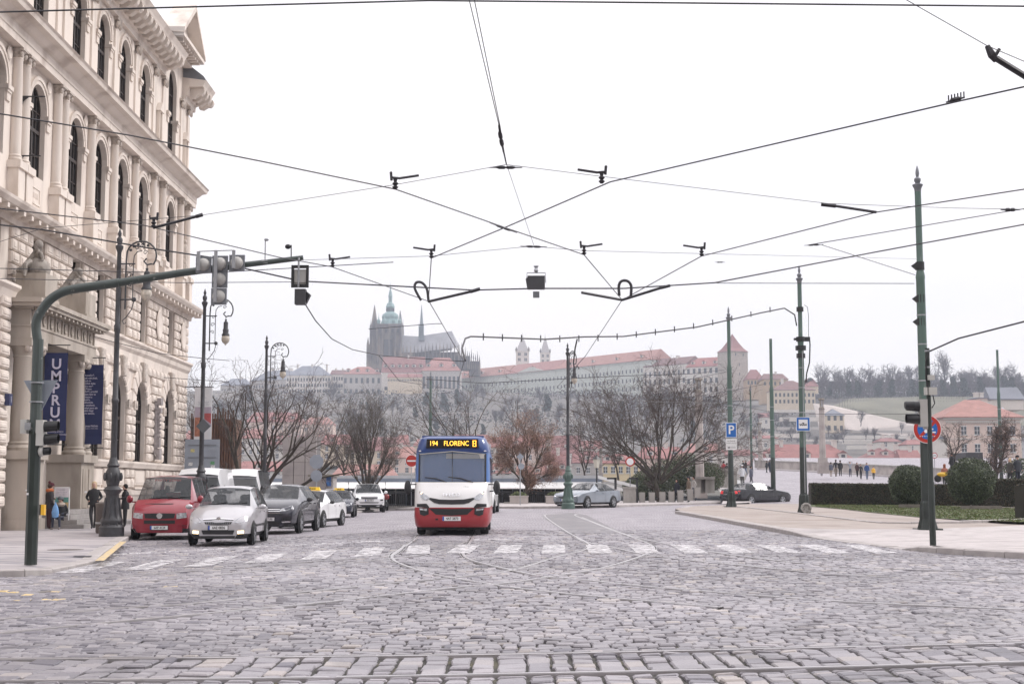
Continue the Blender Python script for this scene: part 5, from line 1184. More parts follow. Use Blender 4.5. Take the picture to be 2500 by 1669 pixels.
for z, nm in ((7.9,'a'),(6.9,'b'),(6.2,'c')):
    mb = MB(); mb.lathe([(.135,z-.12),(.135,z+.12)], 10); mb.add([(-.28,0,z),(-.1,-.1,z+.12),(-.1,.1,z+.12),(-.1,.1,z-.12),(-.1,-.1,z-.12)], [(0,1,4),(0,2,1),(0,3,2),(0,4,3)]); mb.build('wire_anchor', black_pl, R1)
# ---------------- signs
def disc(mb, r, x, z, y, mi=0, n=28): mb.lathe([(r,0),(r,.012),(0,.012)], n, (0,0,0)); k = len(mb.v)-3*n; mb.v[k:] = [(x+a, y-c, z+b) for a, b, c in mb.v[k:]]; mb.m[-(2*n+2):] = [mi]*(2*n+2)
def fdisc(parent, name, m, r, y, n=32, r0=0, loc=(0,0,0)):
    mb = MB(); mb.lathe([(r,0),(r,.01),(r0,.01)]+([(r0,0)] if r0 else []), n); mb.v = [(loc[0]+a, loc[1]+y-c, loc[2]+b) for a, b, c in mb.v]; return mb.build(name, m, parent)
# no stopping
s = empty('no_stopping_sign', (R1.location.x-.0, R1.location.y-.24, 0), 0, 'round blue and red no stopping sign with stickers on the right-hand tram pole', 'road sign')
zc = P(2265,1047,42.3).z; s.location.z = zc; s.location.x = P(2265,1047,42.3).x
fdisc(s,'rim',white_s,.425,.0); fdisc(s,'ring',red_s,.405,-.011); fdisc(s,'disc',blue_s,.30,-.022)
for a in (45,-45):
    mb = MB(); ca, sa = math.cos(math.radians(a)), math.sin(math.radians(a)); mb.prism([(x*ca-z*sa, -.032, x*sa+z*ca) for x, z in ((-.31,-.045),(.31,-.045),(.31,.045),(-.31,.045))], (0,-.006 if a > 0 else -.009,0)); mb.build('bar', red_s, s)
fdisc(s,'sticker',white_s,.055,-.045,16,0,(-.05,0,-.06))
mb = MB()
for q in ((.09,.17,-.02,.02),(.14,.24,-.11,-.07),(.0,.0,0,0)): mb.box(q[0],q[1],-.05,-.045,q[2],q[3])
mb.build('sticker', white_s, s)
mb = MB(); 
for k in range(14): mb.box(-.24+k*.035,-.215+k*.035,-.05,-.044,-.225+.02*(k%2),-.20)
mb.build('scribble', white_s, s)
# parking + plate
def square_sign(name, label, u0, u1, v0, v1, d, parts, cat='road sign'):
    a, b = P(u0,v0,d), P(u1,v1,d); c = ((a.x+b.x)/2, d, (a.z+b.z)/2); w, h = (b.x-a.x), (a.z-b.z)
    e = empty(name, c, 0, label, cat); mb = MB(); mb.box(-w/2,w/2,0,.02,-h/2,h/2); mb.build('rim', white_s, e); return e, w, h
e, w, h = square_sign('parking_sign', 'blue parking sign with a white P on a green tram pole', 1771.6,1798.5,1031,1068,77.6,None)
mb = MB(); mb.box(-w/2+.03,w/2-.03,-.006,-.001,-h/2+.03,h/2-.03); mb.build('panel', blue_s, e); text('P', .66, white_s, e, (0,-.012,0), (math.pi/2,0,0), 'lettering', bold=.012)
e, w, h = square_sign('parking_plate', 'white plate with words and an arrow under the blue parking sign', 1772,1799,1070.5,1097.5,77.6,None)
text('HLÍDANÉ', .105, black_s, e, (0,-.006,.17), (math.pi/2,0,0), 'lettering'); text('PARKOVIŠTĚ', .09, black_s, e, (0,-.006,.05), (math.pi/2,0,0), 'lettering')
mb = MB(); mb.prism([(-.24,-.008,-.18),(-.1,-.008,-.13),(-.1,-.008,-.165),(.24,-.008,-.165),(.24,-.008,-.195),(-.1,-.008,-.195),(-.1,-.008,-.23)], (0,.006,0)); mb.build('arrow', black_s, e); mb = MB(); mb.box(-w/2,w/2,-.006,-.001,-.085,-.075); mb.build('dividing_line', black_s, e)
e, w, h = square_sign('tram_stop_sign', 'square blue and white tram stop sign with a tram symbol on a green pole', 1943.7,1978,1017.8,1051.5,63.1,None)
mb = MB(); mb.box(-w/2+.02,w/2-.02,-.006,-.001,-h/2+.02,h/2-.02); mb.build('panel', blue_s, e); mb = MB(); mb.box(-.2,.2,-.011,-.006,-.2,.2); mb.build('field', white_s, e)
mb = MB(); mb.box(-.16,.16,-.016,-.011,-.05,.02); mb.box(-.04,.04,-.016,-.011,.02,.05); mb.box(-.05,.05,-.016,-.011,.05,.062)
for x in (-.12,-.04,.04,.12): mb.ball((x,-.013,-.055),(.022,.004,.022),8,6)
mb.build('tram_symbol', black_s, e)
mb = MB()
for x in (-.13,-.055,.02,.095): mb.box(x,x+.045,-.018,-.016,-.02,.01)
mb.build('tram_windows', white_s, e)
def post_sign(name, u, vc, vb, r, label, d=None, kind='ring', rot=0, poleh=None):
    b = G(u, vb) if d is None else Vector(at_d(u, d)); d = b.y; s_ = F/d; z = HC+(1190-vc)/s_
    e = empty(name, (b.x, d, b.z), rot, label, 'road sign'); mb = MB(); mb.tube([(0,.04,0),(0,.04,z+r/s_*.9-b.z)], .03, 8); mb.build('post', steel, e)
    return e, z-b.z, r/s_
e, z, r = post_sign('no_entry_sign', 1004, 1125, 1243, 15, 'red no entry sign with a white bar just left of the bus'); fdisc(e,'rim',white_s,r,0,32,0,(0,0,z)); fdisc(e,'disc',red_s,r*.93,-.011,32,0,(0,0,z))
mb = MB(); mb.box(-r*.7,r*.7,-.032,-.02,z-r*.12,z+r*.12); mb.build('bar', white_s, e)
mb = MB(); mb.lathe([(.45,0),(.45,.12),(.3,.16),(0,.16)], 14); mb.build('footing', concrete, e)
e, z, r = post_sign('no_vehicles_sign', 1539, 1127, 1228, 11.5, 'round white sign with a red ring in front of the big spreading tree'); fdisc(e,'rim',red_s,r,0,32,0,(0,0,z)); fdisc(e,'disc',white_s,r*.74,-.011,32,0,(0,0,z))
e, z, r = post_sign('weight_limit_sign', 2284, 1112, 1190, 6.8, 'small round red ringed sign reading 20t behind the hedge', d=98); fdisc(e,'rim',red_s,r*1.05,0,32,0,(0,0,z)); fdisc(e,'disc',white_s,r*.8,-.011,32,0,(0,0,z)); text('20t', .17, black_s, e, (0,-.03,z), (math.pi/2,0,0), 'lettering')
e, z, r = post_sign('blank_road_sign', 772, 1127, 1240, 18, 'pair of grey sign backs, octagon over disc, beside the dark crossover', d=73)
mb = MB(); mb.lathe([(r,0),(r,.02),(0,.02)], 8, a0=math.pi/8, a1=math.pi/8+2*math.pi); mb.v = [(a,-c,b+z) for a,b,c in mb.v]; mb.build('octagon', signback, e); fdisc(e,'disc',signback,r*.78,-.0,28,0,(0,0,z-r*1.9))
e, z, r = post_sign('blank_road_sign', 1270, 1115, 1236, 9, 'diamond and round sign backs on a thin post in front of the brown-leaved tree')
mb = MB(); mb.prism([(-r,0,z),(0,0,z-r),(r,0,z),(0,0,z+r)], (0,-.02,0)); mb.build('diamond', signback, e); fdisc(e,'disc',signback,r*.85,0,28,0,(.06,0,z-r*2.6))
# grey board and diamond, banner on second lamp
e = empty('sign_board', (P(493,1110,63.7).x, 63.7, 0), 0, 'large grey back of a road sign board with stickers above the white van', 'sign board'); a, b = P(452,1072,63.7), P(535,1152,63.7); cx = e.location.x
mb = MB(); mb.box(a.x-cx,b.x-cx,0,.03,b.z,a.z); mb.build('panel', signback, e)
for zz in (a.z-.28, a.z-.83): 
    mb = MB(); mb.box(a.x-cx+.15,b.x-cx-.15,-.03,0,zz,zz+.04); mb.build('rail', zinc, e)
for x, z_, c_ in ((-.42,a.z-.5,(.5,.45,.2)),(-.5,a.z-1.1,(.65,.65,.65)),(.48,a.z-1.05,(.12,.3,.15)),(.5,a.z-1.22,(.7,.7,.7))):
    mb = MB(); mb.box(x-.09,x+.09,-.012,-.001,z_-.07,z_+.07); mb.build('sticker', mat('sticker_%d' % int(c_[0]*100), c_, .5, var=.5, scale=30), e)
e = empty('diamond_sign', (P(497,1040,56).x, 56.1, P(497,1040,56).z), 0, 'dark back of a diamond road sign in front of the white banner', 'road sign'); mb = MB(); mb.prism([(-.29,-.15,0),(0,-.15,-.29),(.29,-.15,0),(0,-.15,.29)], (0,.02,0)); mb.build('panel', mat('dark_sign_back', (.11,.12,.13), .5, metal=.3), e)
a, b = P(476,945,57), P(516,1072,57); e = empty('street_banner', ((a.x+b.x)/2, 57, b.z), 0, 'long white printed banner hanging on the second street lamp', 'banner'); w, h = (b.x-a.x), a.z-b.z
mb = MB(); mb.box(-w/2,w/2,0,.02,0,h); mb.build('cloth', white_s, e); mb = MB(); mb.box(-w/2+.02,w/2-.02,-.008,-.001,h*.25,h*.62); mb.build('picture_sky', mat('print_lilac', (.42,.36,.42), .6, var=.1), e)
mb = MB(); mb.prism([(-w/2+.02,-.012,.12),(0.0,-.012,.12),(.02,-.012,h*.42),(-w/2+.02,-.012,h*.42)], (0,.006,0)); mb.build('picture_wall', mat('print_brick', (.40,.17,.11), .7, var=.3, scale=9), e); mb = MB(); mb.prism([(-.02,-.016,h*.42),(w/2-.03,-.016,h*.3),(w/2-.03,-.016,h*.5),(-.15,-.016,h*.5)], (0,.004,0)); mb.build('picture_roof', mat('print_red', (.45,.1,.1), .7, var=.2, scale=8), e)
for t_, zz in (('Designblok',h*.8),('Czech Architectural',h*.715),('Part of the series',h*.69),('Architecture, nature',h*.665)): text(t_, .055, signback, e, (0,-.01,zz), (math.pi/2,0,0), 'lettering')
mb = MB(); mb.tube([(-.75,.03,h+.02),(.4,.03,h+.02)], .02, 6); mb.build('rod', iron, e)
# ---------------- school banners
bann = mat('navy_cloth', (.018,.026,.095), .75, var=.12, scale=2, bump=.2, bscale=4)
def hang(u0,u1,v0,v1,s_,label,m=bann):
    a, b = P(u0,v0,s_), P(u1,v1,s_); e = empty('school_banner', ((a.x+b.x)/2, s_, b.z), 0, label, 'banner', 'navy banners on the school'); w, h = b.x-a.x, a.z-b.z
    mb = MB(); n = 10; v = []
    for i in range(n+1):
        for j in (0,1): v.append((-w/2+w*j, .02*math.sin(i*1.1+j), h*i/n))
    mb.add(v, [(2*i,2*i+1,2*i+3,2*i+2) for i in range(n)]); mb.build('cloth', m, e)
    for zz in (h+.28, -.14):
        mb = MB(); mb.tube([(-w/2-.4,.03,zz),(w/2+.06,.03,zz)], .022, 6); mb.build('rod', iron, e)
    mb = MB()
    for x in (-w/2+.03,w/2-.03): mb.tube([(x,.03,h),(x,.03,h+.28)], .006, 4); mb.tube([(x,.03,-.14),(x,.03,0)], .006, 4)
    mb.build('cord', iron, e); return e, w, h
e, w, h = hang(110,160,861,1075,51.0,'navy banner with large white letters UMPRUM between the portal columns')
lav = mat('lavender_print', (.58,.56,.68), .7, var=.03)
for k, c_ in enumerate('UMPRUM'): text(c_, .52, lav, e, (.02,-.035,h-.42-k*.435), (math.pi/2,0,0), 'lettering', bold=.012, xs=1.0)
for t_, z_ in (('Academy of Arts',.32),('Architecture and Design',.22)): text(t_, .085, lav, e, (.05,-.03,z_), (math.pi/2,0,0), 'lettering')
e, w, h = hang(204,248,890,1084,56.5,'navy banner with lines of small white Czech text right of the portal')
TX = ['Konečně,','tak neb jinak,','byla to','veliká doba','pro mně','v Praze.','Viděl, procítil','jsem tam to','krásné a','dobře,','ušlechtile','a vznešené,','nebyl jsem ale','také slepý','pro temno.']
for k, t_ in enumerate(TX): text(t_, .105, lav, e, (-w/2+.07,-.035,h-.43-k*.108), (math.pi/2,0,0), 'lettering', bold=.002, align='LEFT', xs=.92)
text('Josip Plečnik', .095, lav, e, (0,-.035,.72), (math.pi/2,0,0), 'lettering', bold=.002); text('Sochor 1910-1921', .07, lav, e, (0,-.035,.62), (math.pi/2,0,0), 'lettering')
# poster stand
p = G(152,1258,.12); e = empty('poster_stand', (P(152,1190,50.3).x, 50.3, .44), 0, 'white framed poster stand leaning on the school steps', 'poster stand')
mb = MB()
for a in ((-.27,-.24,-.02,.02,0,1.15),(.24,.27,-.02,.02,0,1.15),(-.27,.27,-.02,.02,1.12,1.16),(-.24,.24,-.02,.02,.18,.21)): mb.box(*a)
mb.build('frame', white_p, e); 
for z0,z1,c_,nm in ((.21,.42,(.6,.6,.66),'a'),(.42,.62,(.62,.47,.25),'b'),(.62,.8,(.12,.32,.28),'c'),(.8,1.12,(.66,.62,.66),'d')):
    mb = MB(); mb.box(-.24,.24,-.012,.012,z0,z1); mb.build('poster_field', mat('poster_'+nm, c_, .6, var=.15, scale=6), e)
for k, t_ in enumerate(('VÝSTAVA','otevřeno denně','10 – 18')): text(t_, .055, signback, e, (0,-.016,1.05-k*.08), (math.pi/2,0,0), 'lettering')
# bins and boxes
e = empty('litter_bin', (P(254,1190,46).x, 46, .12), 0, 'squat brown litter bin left of the nearest street lamp', 'litter bin'); mb = MB(); mb.lathe([(.20,0),(.23,.05),(.24,.85),(.26,.9),(.26,.96),(.1,1.0),(0,1.0)], 14); mb.build('body', mat('bin_brown', (.12,.10,.09), .6, var=.2), e, smooth=True)
mb = MB(); mb.lathe([(.235,.3),(.245,.3),(.245,.36),(.235,.36)], 14); mb.build('band', steel, e)
e = empty('signal_box', (P(98,1244,27.3).x, 27.45, P(98,1244,27.3).z), 0, 'small yellow push button box on the left signal mast', 'push button'); mb = MB(); mb.box(-.02,.045,-.05,.05,-.1,.1); mb.build('face', mat('button_yellow', (.75,.42,.03), .4), e); mb = MB(); mb.box(-.05,-.02,-.05,.05,-.1,.1); mb.build('back', black_pl, e)
# ---------------- left signal mast
M1 = Vector((P(75,1375,27.6).x, 27.6, .1)); mast = empty('signal_mast', M1, 0, 'dark green signal mast with long bent arm reaching over the road on the left', 'traffic signal mast')
def m1(u, v): p = P(u, v, 27.6); return p-M1
mb = MB(); mb.lathe([(.118,0),(.118,2.55),(.11,2.56)], 8, a0=math.pi/8, a1=math.pi/8+2*math.pi); mb.build('lower_post', green_dk, mast)
mb = MB(); mb.lathe([(.112,2.5),(.102,m1(80,828).z),(.09,m1(80,828).z)], 12); mb.build('upper_post', mat('mast_grey_green', (.06,.075,.07), .45, var=.1, c2=(.2,.21,.2), c2pos=(.66,.7), c2scale=6), mast)
arm = smooth_line([Vector((0,0,m1(80,840).z)), m1(88,790), m1(102,757), m1(128,727), m1(165,709), m1(225,699)], 6)+[m1(u,v) for u, v in ((290,690),(290.5,690),(450,665),(590,647),(591,647),(700,634),(740,629))]
rad = [.09]*31+[.09,.078,.074,.07,.058,.052,.05]
mb = MB(); mb.tube(arm, rad[:len(arm)] if len(rad) >= len(arm) else rad+[.06]*(len(arm)-len(rad)), 14); mb.build('arm', MC['mast_grey_green'], mast, smooth=True)
domem = mat('signal_back_grey', (.42,.41,.39), .5, var=.08)
def head_back(e, x, y, z, w=.3, h=.32):
    mb = MB(); mb.box(x-w/2,x+w/2,y,y+.05,z-h/2,z+h/2); mb.build('backplate', zinc, e)
    mb = MB(); mb.ball((x,y,z),(w*.42,.12,w*.42),16,10); mb.build('housing', domem, e, smooth=True)
def sig(name, label): return empty(name, M1, 0, label, 'traffic signal')
e = sig('traffic_signal', 'cluster of five signal heads seen from behind on the long mast arm')
for u, v in ((501,649),(541,647),(582,645),(540,685),(538,726)): q = m1(u, v); head_back(e, q.x, -.16, q.z)
for u, v0, v1 in ((493,620,665),(535,617,742),(578,617,660)):
    a, b = m1(u,v0), m1(u,v1); mb = MB(); mb.box(a.x-.03,a.x+.03,-.32,-.27,b.z,a.z); mb.build('hanger', steel, e)
a, b = m1(493,620), m1(578,617); mb = MB(); mb.tube([(a.x,-.3,a.z),(b.x,-.3,b.z)], .008, 4); mb.build('tie_rod', iron, e)
e = sig('boxed_signal', 'black framed signal box hanging at the tip of the mast arm'); q = m1(733,675)
mb = MB()
for a in ((-.17,-.12,-.22,.22),(.12,.17,-.22,.22),(-.12,.12,.16,.22),(-.12,.12,-.22,-.16)): mb.box(q.x+a[0],q.x+a[1],-.05,0,q.z+a[2],q.z+a[3])
mb.build('frame', black_pl, e); mb = MB(); mb.box(q.x-.12,q.x+.12,0,.12,q.z-.15,q.z+.14); mb.box(q.x-.115,q.x+.115,-.02,0,q.z-.12,q.z+.12); mb.build('housing', domem, e)
mb = MB(); mb.tube([(q.x-.02,-.09,q.z+.36),(q.x-.02,-.09,q.z-.22)], .02, 6); mb.build('hanger', steel, e)
q = m1(734,725); mb = MB(); mb.box(q.x-.105,q.x+.105,-.1,.1,q.z-.15,q.z+.15); mb.prism([(q.x+.105,0,q.z+.12),(q.x+.19,-.02,q.z+.05),(q.x+.12,-.02,q.z-.1),(q.x+.105,0,q.z-.12)], (0,.15,0)); mb.build('camera_box', mat('box_charcoal', (.05,.05,.055), .5), e)
e = sig('arm_camera', 'small dome camera and antenna standing on the mast arm')
mb = MB(); q = m1(647,640); mb.tube([q, m1(648,585)], .012, 5); mb.box(q.x-.06,q.x+.06,-.05,.05,q.z-.03,q.z+.04); t_ = m1(647,585); mb.ball((t_.x+.03,0,t_.z), (.05,.03,.03), 8, 6); mb.build('antenna', steel, e)
mb = MB(); q = m1(711,632); mb.tube([q, m1(711,598)], .012, 5); t_ = m1(703,602); mb.ball(t_, (.06,.05,.05), 10, 8); mb.build('camera', black_pl, e, smooth=True)
# signals and sign on the post
def hood(e, p, L=.26, r=.1, dx=1):
    mb = MB(); mb.lathe([(r,0),(r*.92,L),(r*.86,L),(r*.9,.01)], 16); mb.v = [(p.x+dx*c, p.y+a, p.z+b+c*.06) for a, b, c in mb.v]; return mb.build('visor', black_pl, e)
e = sig('traffic_signal', 'side-on signal heads with black visors on the left mast post')
for v, w_ in ((1041,.13),(1072,.115)):
    q = m1(101,v); mb = MB(); mb.box(q.x-.07,q.x+.07,-.12,.12,q.z-.125,q.z+.125); mb.build('housing', grey_pl, e); hood(e, Vector((q.x+.07,0,q.z)), .26, .105)
q = m1(101,1101); mb = MB(); mb.ball((q.x,0,q.z),(.07,.1,.11),12,8); mb.build('housing', grey_pl, e, smooth=True); hood(e, Vector((q.x+.05,0,q.z)), .12, .08)
q = m1(62,1041); mb = MB(); mb.box(q.x-.06,q.x+.06,-.12,.12,q.z-.135,q.z+.135); mb.build('junction_box', grey_pl, e)
q = m1(75,1041); mb = MB(); mb.box(q.x-.05,q.x+.05,-.2,-.14,q.z-.07,q.z+.07); mb.build('latch', steel, e)
e = sig('give_way_sign', 'grey back of a triangular give way sign on the left signal mast'); a, b, c = m1(51,927), m1(134,926), m1(93,1004)
mb = MB(); mb.prism([(a.x,.16,a.z),(b.x,.16,b.z),(c.x,.16,c.z)], (0,.02,0)); mb.build('panel', signback, e)
for v in (934,981):
    q = m1(78,v); mb = MB(); mb.lathe([(.138,-.012),(.138,.012)], 10, (0.0,0,q.z)); mb.build('clamp', steel, e)
mb = MB(); q = m1(73,1205); mb.box(q.x-.02,q.x+.02,-.14,-.133,q.z-.02,q.z+.02); q = m1(70,1196); mb.box(q.x-.012,q.x+.012,-.14,-.133,q.z-.012,q.z+.012); mb.build('sticker', white_s, mast)
# ---------------- right signal pole
b_ = G(2278,1331,.12); M2 = Vector(b_); rp = empty('signal_pole', M2, 0, 'slim dark green signal pole in front of the tall right-hand tram pole', 'signal pole')
def m2(u, v): return P(u, v, M2.y)-M2
mb = MB(); t1 = m2(2272,1178).z; t2 = m2(2264,850).z; mb.lathe([(.072,0),(.070,t1),(.055,t1+.04),(.050,t2),(0,t2)], 14); mb.build('post', green_dk, rp, smooth=True)
mb = MB(); mb.tube([(.02,-.06,t2-.1),(-.05,-.05,t2-.3),(-.06,-.05,t2-.7),(0,-.06,t2-1.0)], .018, 6); mb.tube([(0.07,-.06,t2-1.0),(.12,-.04,t2-1.25),(.05,-.05,t2-1.35)], .014, 5); mb.build('cable', black_pl, rp)
for z in (t2-.08, t2-.45): 
    mb = MB(); mb.lathe([(.062,z),(.062,z+.04)], 10); mb.build('clamp', steel, rp)
for u, v, w_, h_ in ((2270,922,.14,.11),(2274,955,.18,.17),(2257,955,.06,.17)):
    q = m2(u, v); mb = MB(); mb.box(q.x-w_/2,q.x+w_/2,-.14,-.05,q.z-h_/2,q.z+h_/2); mb.build('junction_box', grey_pl, rp)
e = empty('traffic_signal', M2, 0, 'side-on signal head with black visors on the slim right-hand pole', 'traffic signal'); q = m2(2253,1008)
mb = MB(); mb.box(q.x-.085,q.x+.085,-.1,.1,q.z-.31,q.z+.31); mb.box(q.x+.0,q.x+.18,-.03,.03,q.z-.36,q.z-.31); mb.build('housing', domem, e)
for v in (992,1023): k_ = m2(2243,v); hood(e, Vector((k_.x,0,k_.z)), .28, .115, -1)
k_ = m2(2225,990); mb = MB(); mb.lathe([(.09,0),(.08,.2)], 14); mb.v = [(k_.x-c, -.2+a, k_.z+b) for a, b, c in mb.v]; mb.build('visor', black_pl, e)
# ---------------- overhead wires
def wire(name, pts, r, label, cat='overhead wire', group='overhead tram wires', m=wire_m, n=5, sag=0):
    e = empty(name, pts[0], 0, label, cat, group); o_ = []
    for a, b in zip(pts, pts[1:]):
        for k in range(8 if sag else 1): t = k/8; o_.append(a.lerp(b, t)-Vector((0,0,sag*4*t*(1-t))) if sag else a)
    o_.append(pts[-1]); mb = MB(); mb.tube(o_, r, n); mb.build('cable', m, e, world=True); return e
def cw(L, z=5.6): return [W(u, v, z) for u, v in L]
def pd(L): return [P(u, v, d) for u, v, d in L]
CZ = 5.6
wA = wire('overhead_wire', pd([(-40,31,13.2),(0,30,13.2),(1048,2,13),(2500,16,13),(2560,17,13)]), .009, 'black wire running along the very top of the picture, nearest of all')
wB = wire('overhead_wire', cw([(-60,266),(0,278),(319,331),(638,394),(965,462),(1234,556),(1426,622),(1519,732),(1430,868)]), .009, 'contact wire falling from the school front to the crossing over the bus')
wC = wire('overhead_wire', cw([(2560,197),(2500,212),(2341,247),(1490,444),(1229,557),(1053,630),(1046,733),(1133,883)]), .0095, 'contact wire rising from the crossing over the bus to the upper right')
wD = wire('overhead_wire', cw([(2560,452),(2500,462),(2139,518),(1713,625),(1519,732)]), .009, 'contact wire crossing in front of the tall right-hand tram pole')
wE = wire('overhead_wire', cw([(-60,502),(0,509),(351,550),(681,628),(809,651),(1048,736)]), .009, 'contact wire crossing the school front level with the window pedestals')
wF = wire('signal_cable', pd([(-40,545,28),(0,549,28),(106,561,28),(372,607,28),(532,631,28),(596,655,28),(734,686,28),(905,695,30),(1155,708,31),(1309,704,31),(1522,704,31),(1745,690,32),(2128,617,34),(2500,548,34),(2560,535,34)]), .016, 'thick twisted signal cable spanning the whole street through the hanging box')
wG = wire('feeder_cable', pd([(1136,880,44),(1128,850,45),(1136,826,46),(1150,821,47),(1330,828,50),(1425,822,53),(1521,821,55),(1702,798,59),(1860,763,62),(1915,752,63),(1940,768,63.3),(1945,795,63.4)]), .03, 'thick clipped feeder cable looping to the pole with the tram stop sign', n=6)
mb = MB()
for k in range(16):
    t = k/15; u = 1180+t*700; v = 822+6*math.sin(min(1,t*2)*math.pi)*.8-(max(0,t-.42)**1.5)*150; d = 47+t*15.5
    q = P(u, v, d); mb.box(q.x-.02,q.x+.02,q.y-.02,q.y+.02,q.z-.12,q.z+.12)
mb.build('cable_clip', wire_m, wG, world=True)['kind'] = 'stuff'
wire('feeder_cable', pd([(1409,828,52.5),(1404,850,53),(1400,885,54),(1402,905,54),(1410,893,54),(1414,900,54)]), .03, 'short thick cable hanging from the feeder cable near the ornate lamp')
wH = wire('span_wire', pd([(1143,-10,16),(1219,309,19),(1229,372,19.6),(1236,402,20)]), .006, 'left one of the twin wires dropping from the top edge')
wire('span_wire', pd([(1156,-10,16),(1221,309,19),(1231,372,19.6),(1237,402,20)]), .006, 'right one of the twin wires dropping from the top edge')
wire('span_wire', pd([(1237,402,20),(1304,601,25)]), .004, 'thin wire joining the two hanging insulator rows')
wI = wire('span_wire', pd([(0,590,22),(106,557,22),(495,525,21),(965,451,19.6),(1236,402,20),(1469,431,20),(2022,497,21),(2330,508,22),(2500,511,22),(2560,512,22)]), .0045, 'thin span wire peaked at the upper insulator row')
wJ = wire('span_wire', pd([(700,636,26),(1053,625,24.5),(1298,601,25),(1426,612,25),(1713,619,27),(2238,632,42.4)]), .0045, 'thin span wire peaked at the lower insulator row')
wire('span_wire', pd([(2195,-10,14),(2410,112,15),(2500,150,15.5),(2560,176,16)]), .005, 'thin wire cutting the upper right corner')
wire('signal_cable', pd([(2268,858,M2.y),(2340,826,M2.y-1),(2500,785,M2.y-3),(2560,770,M2.y-3)]), .02, 'twisted cable leaving the top of the slim right-hand signal pole')
wire('signal_cable', pd([(745,742,28),(770,782,31),(810,827,36),(860,853,40),(925,867,44),(1010,874,45),(1133,882,44)]), .013, 'sagging cable from the camera box down towards the cathedral')
k2 = ['upper','lower','middle','slanting','far']
for i, (L, lab) in enumerate((([(1980,597,30),(2449,518,30),(2560,500,30)],'faint wire rising to the right of the tall tram pole'),([(1750,691,42.4),(2232,692,42.4)],'faint level wire tied to the lower anchor of the tall tram pole'),([(2007,598,40),(2234,671,42.4)],'faint slanting wire tied to the middle anchor of the tall tram pole'),
     ([(1770,902,78),(1690,912,70),(1500,918,66),(1180,935,64),(1040,925,62)],'drooping wire from the parking sign pole across the palace'),([(1772,908,78),(1680,926,72),(1640,936,70)],'short wire below the drooping one at the parking sign pole'),([(1872,936,92),(1795,952,88),(1700,968,86),(1560,975,84)],'double wire from the plain-topped pole across the stone tower'),
     ([(900,803,50),(1062,790,50),(1080,790,50)],'short wire in front of the cathedral spires'),([(1133,883,44.5),(1117,935,58),(1160,965,66),(1330,1010,80),(1500,1030,95)],'contact wire running away behind the bus towards the bridge'),([(1430,868,44),(1360,945,60),(1385,960,63)],'contact wire meeting the ornate lamp in front of the palace'),
     ([(925,867,44),(975,930,50),(1110,950,60)],'thin wire hanging between cathedral and bus'),([(0,655,30),(480,668,32),(960,640,30)],'faint wire crossing the school and the open sky'),([(0,680,33),(440,690,36),(740,688,38)],'faintest wire low across the school blocks'),
     ([(1975,1010,110),(2250,1010,110)],'dark wire bundle left of the red and blue sign'),([(1500,978,84),(1780,985,90),(1960,1020,95)],'wire through the crown of the big spreading tree'),([(230,822,52),(385,862,48),(500,875,50),(560,880,52)],'stay wire leaving the string course of the school'),([(400,921,58),(455,925,58),(560,932,58)],'stay wire low on the corner of the school'))):
    wire('span_wire', pd(L), .006+L[0][2]*.00012, lab)
def rod(parent, a, b, r): mb = MB(); mb.tube([a,b], r, 6); mb.build('insulator_rod', wire_m, parent, world=True)
def insul(parent, p, d=1, s=1.0):
    mb = MB(); x, y, z = p
    mb.lathe([(.02,0),(.045,.03),(.02,.05),(.045,.08),(.02,.1),(.03,.14)], 8, (x,y,z)); mb.tube([(x-.05*d,y,z+.16),(x+.06*d,y,z+.15),(x+.32*d*s,y,z+.19)], .018, 5); mb.tube([(x-.05*d,y,z+.12),(x-.06*d,y,z+.24)], .02, 5); mb.build('insulator', wire_m, parent, world=True)
insul(wB, W(965,462,CZ), 1); insul(wC, W(1469,448,CZ), -1); insul(wC, W(1053,630,CZ), -1); insul(wB, W(1426,622,CZ), 1); insul(wD, W(1713,625,CZ), -1); insul(wE, W(812,652,CZ), 1)
rod(wE, W(375,556,CZ), P(478,529,21.5), .022); rod(wE, P(478,529,21.5), P(495,524,21.5), .03); insul(wE, W(375,556,CZ), -1, .2)
rod(wD, W(2139,518,CZ), P(2040,503,21), .022); rod(wD, P(2040,503,21), P(2005,499,21), .03); rod(wC, W(1046,736,CZ), P(1148,712,30), .03); rod(wC, P(1148,712,30), P(1172,705,30), .04)
rod(wD, W(1519,732,CZ), P(1612,703,30), .03); rod(wD, P(1612,703,30), P(1636,697,30), .035); rod(wB, W(1519,732,CZ), P(1420,714,30), .03)
rod(wA, P(2560,222,15.2), P(2432,143,15.2), .035); mb = MB(); mb.tube([P(2410,112,15.2), P(2422,135,15.2), P(2432,150,15.2)], [.03,.05,.03], 6); mb.tube([P(2428,140,15.2), P(2440,120,15.2)], .02, 6); mb.build('bracket_head', wire_m, wA, world=True)
for w_, pts in ((wC, [(1028,733,29.5),(1013,705,29.5),(1016,690,29.5),(1030,690,29.5),(1042,705,29.5),(1046,733,29.5)]), (wB, [(1512,722,29.5),(1511,697,29.5),(1518,686,29.5),(1532,686,29.5),(1541,698,29.5),(1540,724,29.5)])):
    mb = MB(); mb.tube(smooth_line(pd(pts), 4), .03, 6); mb.build('jumper_loop', wire_m, w_, world=True)
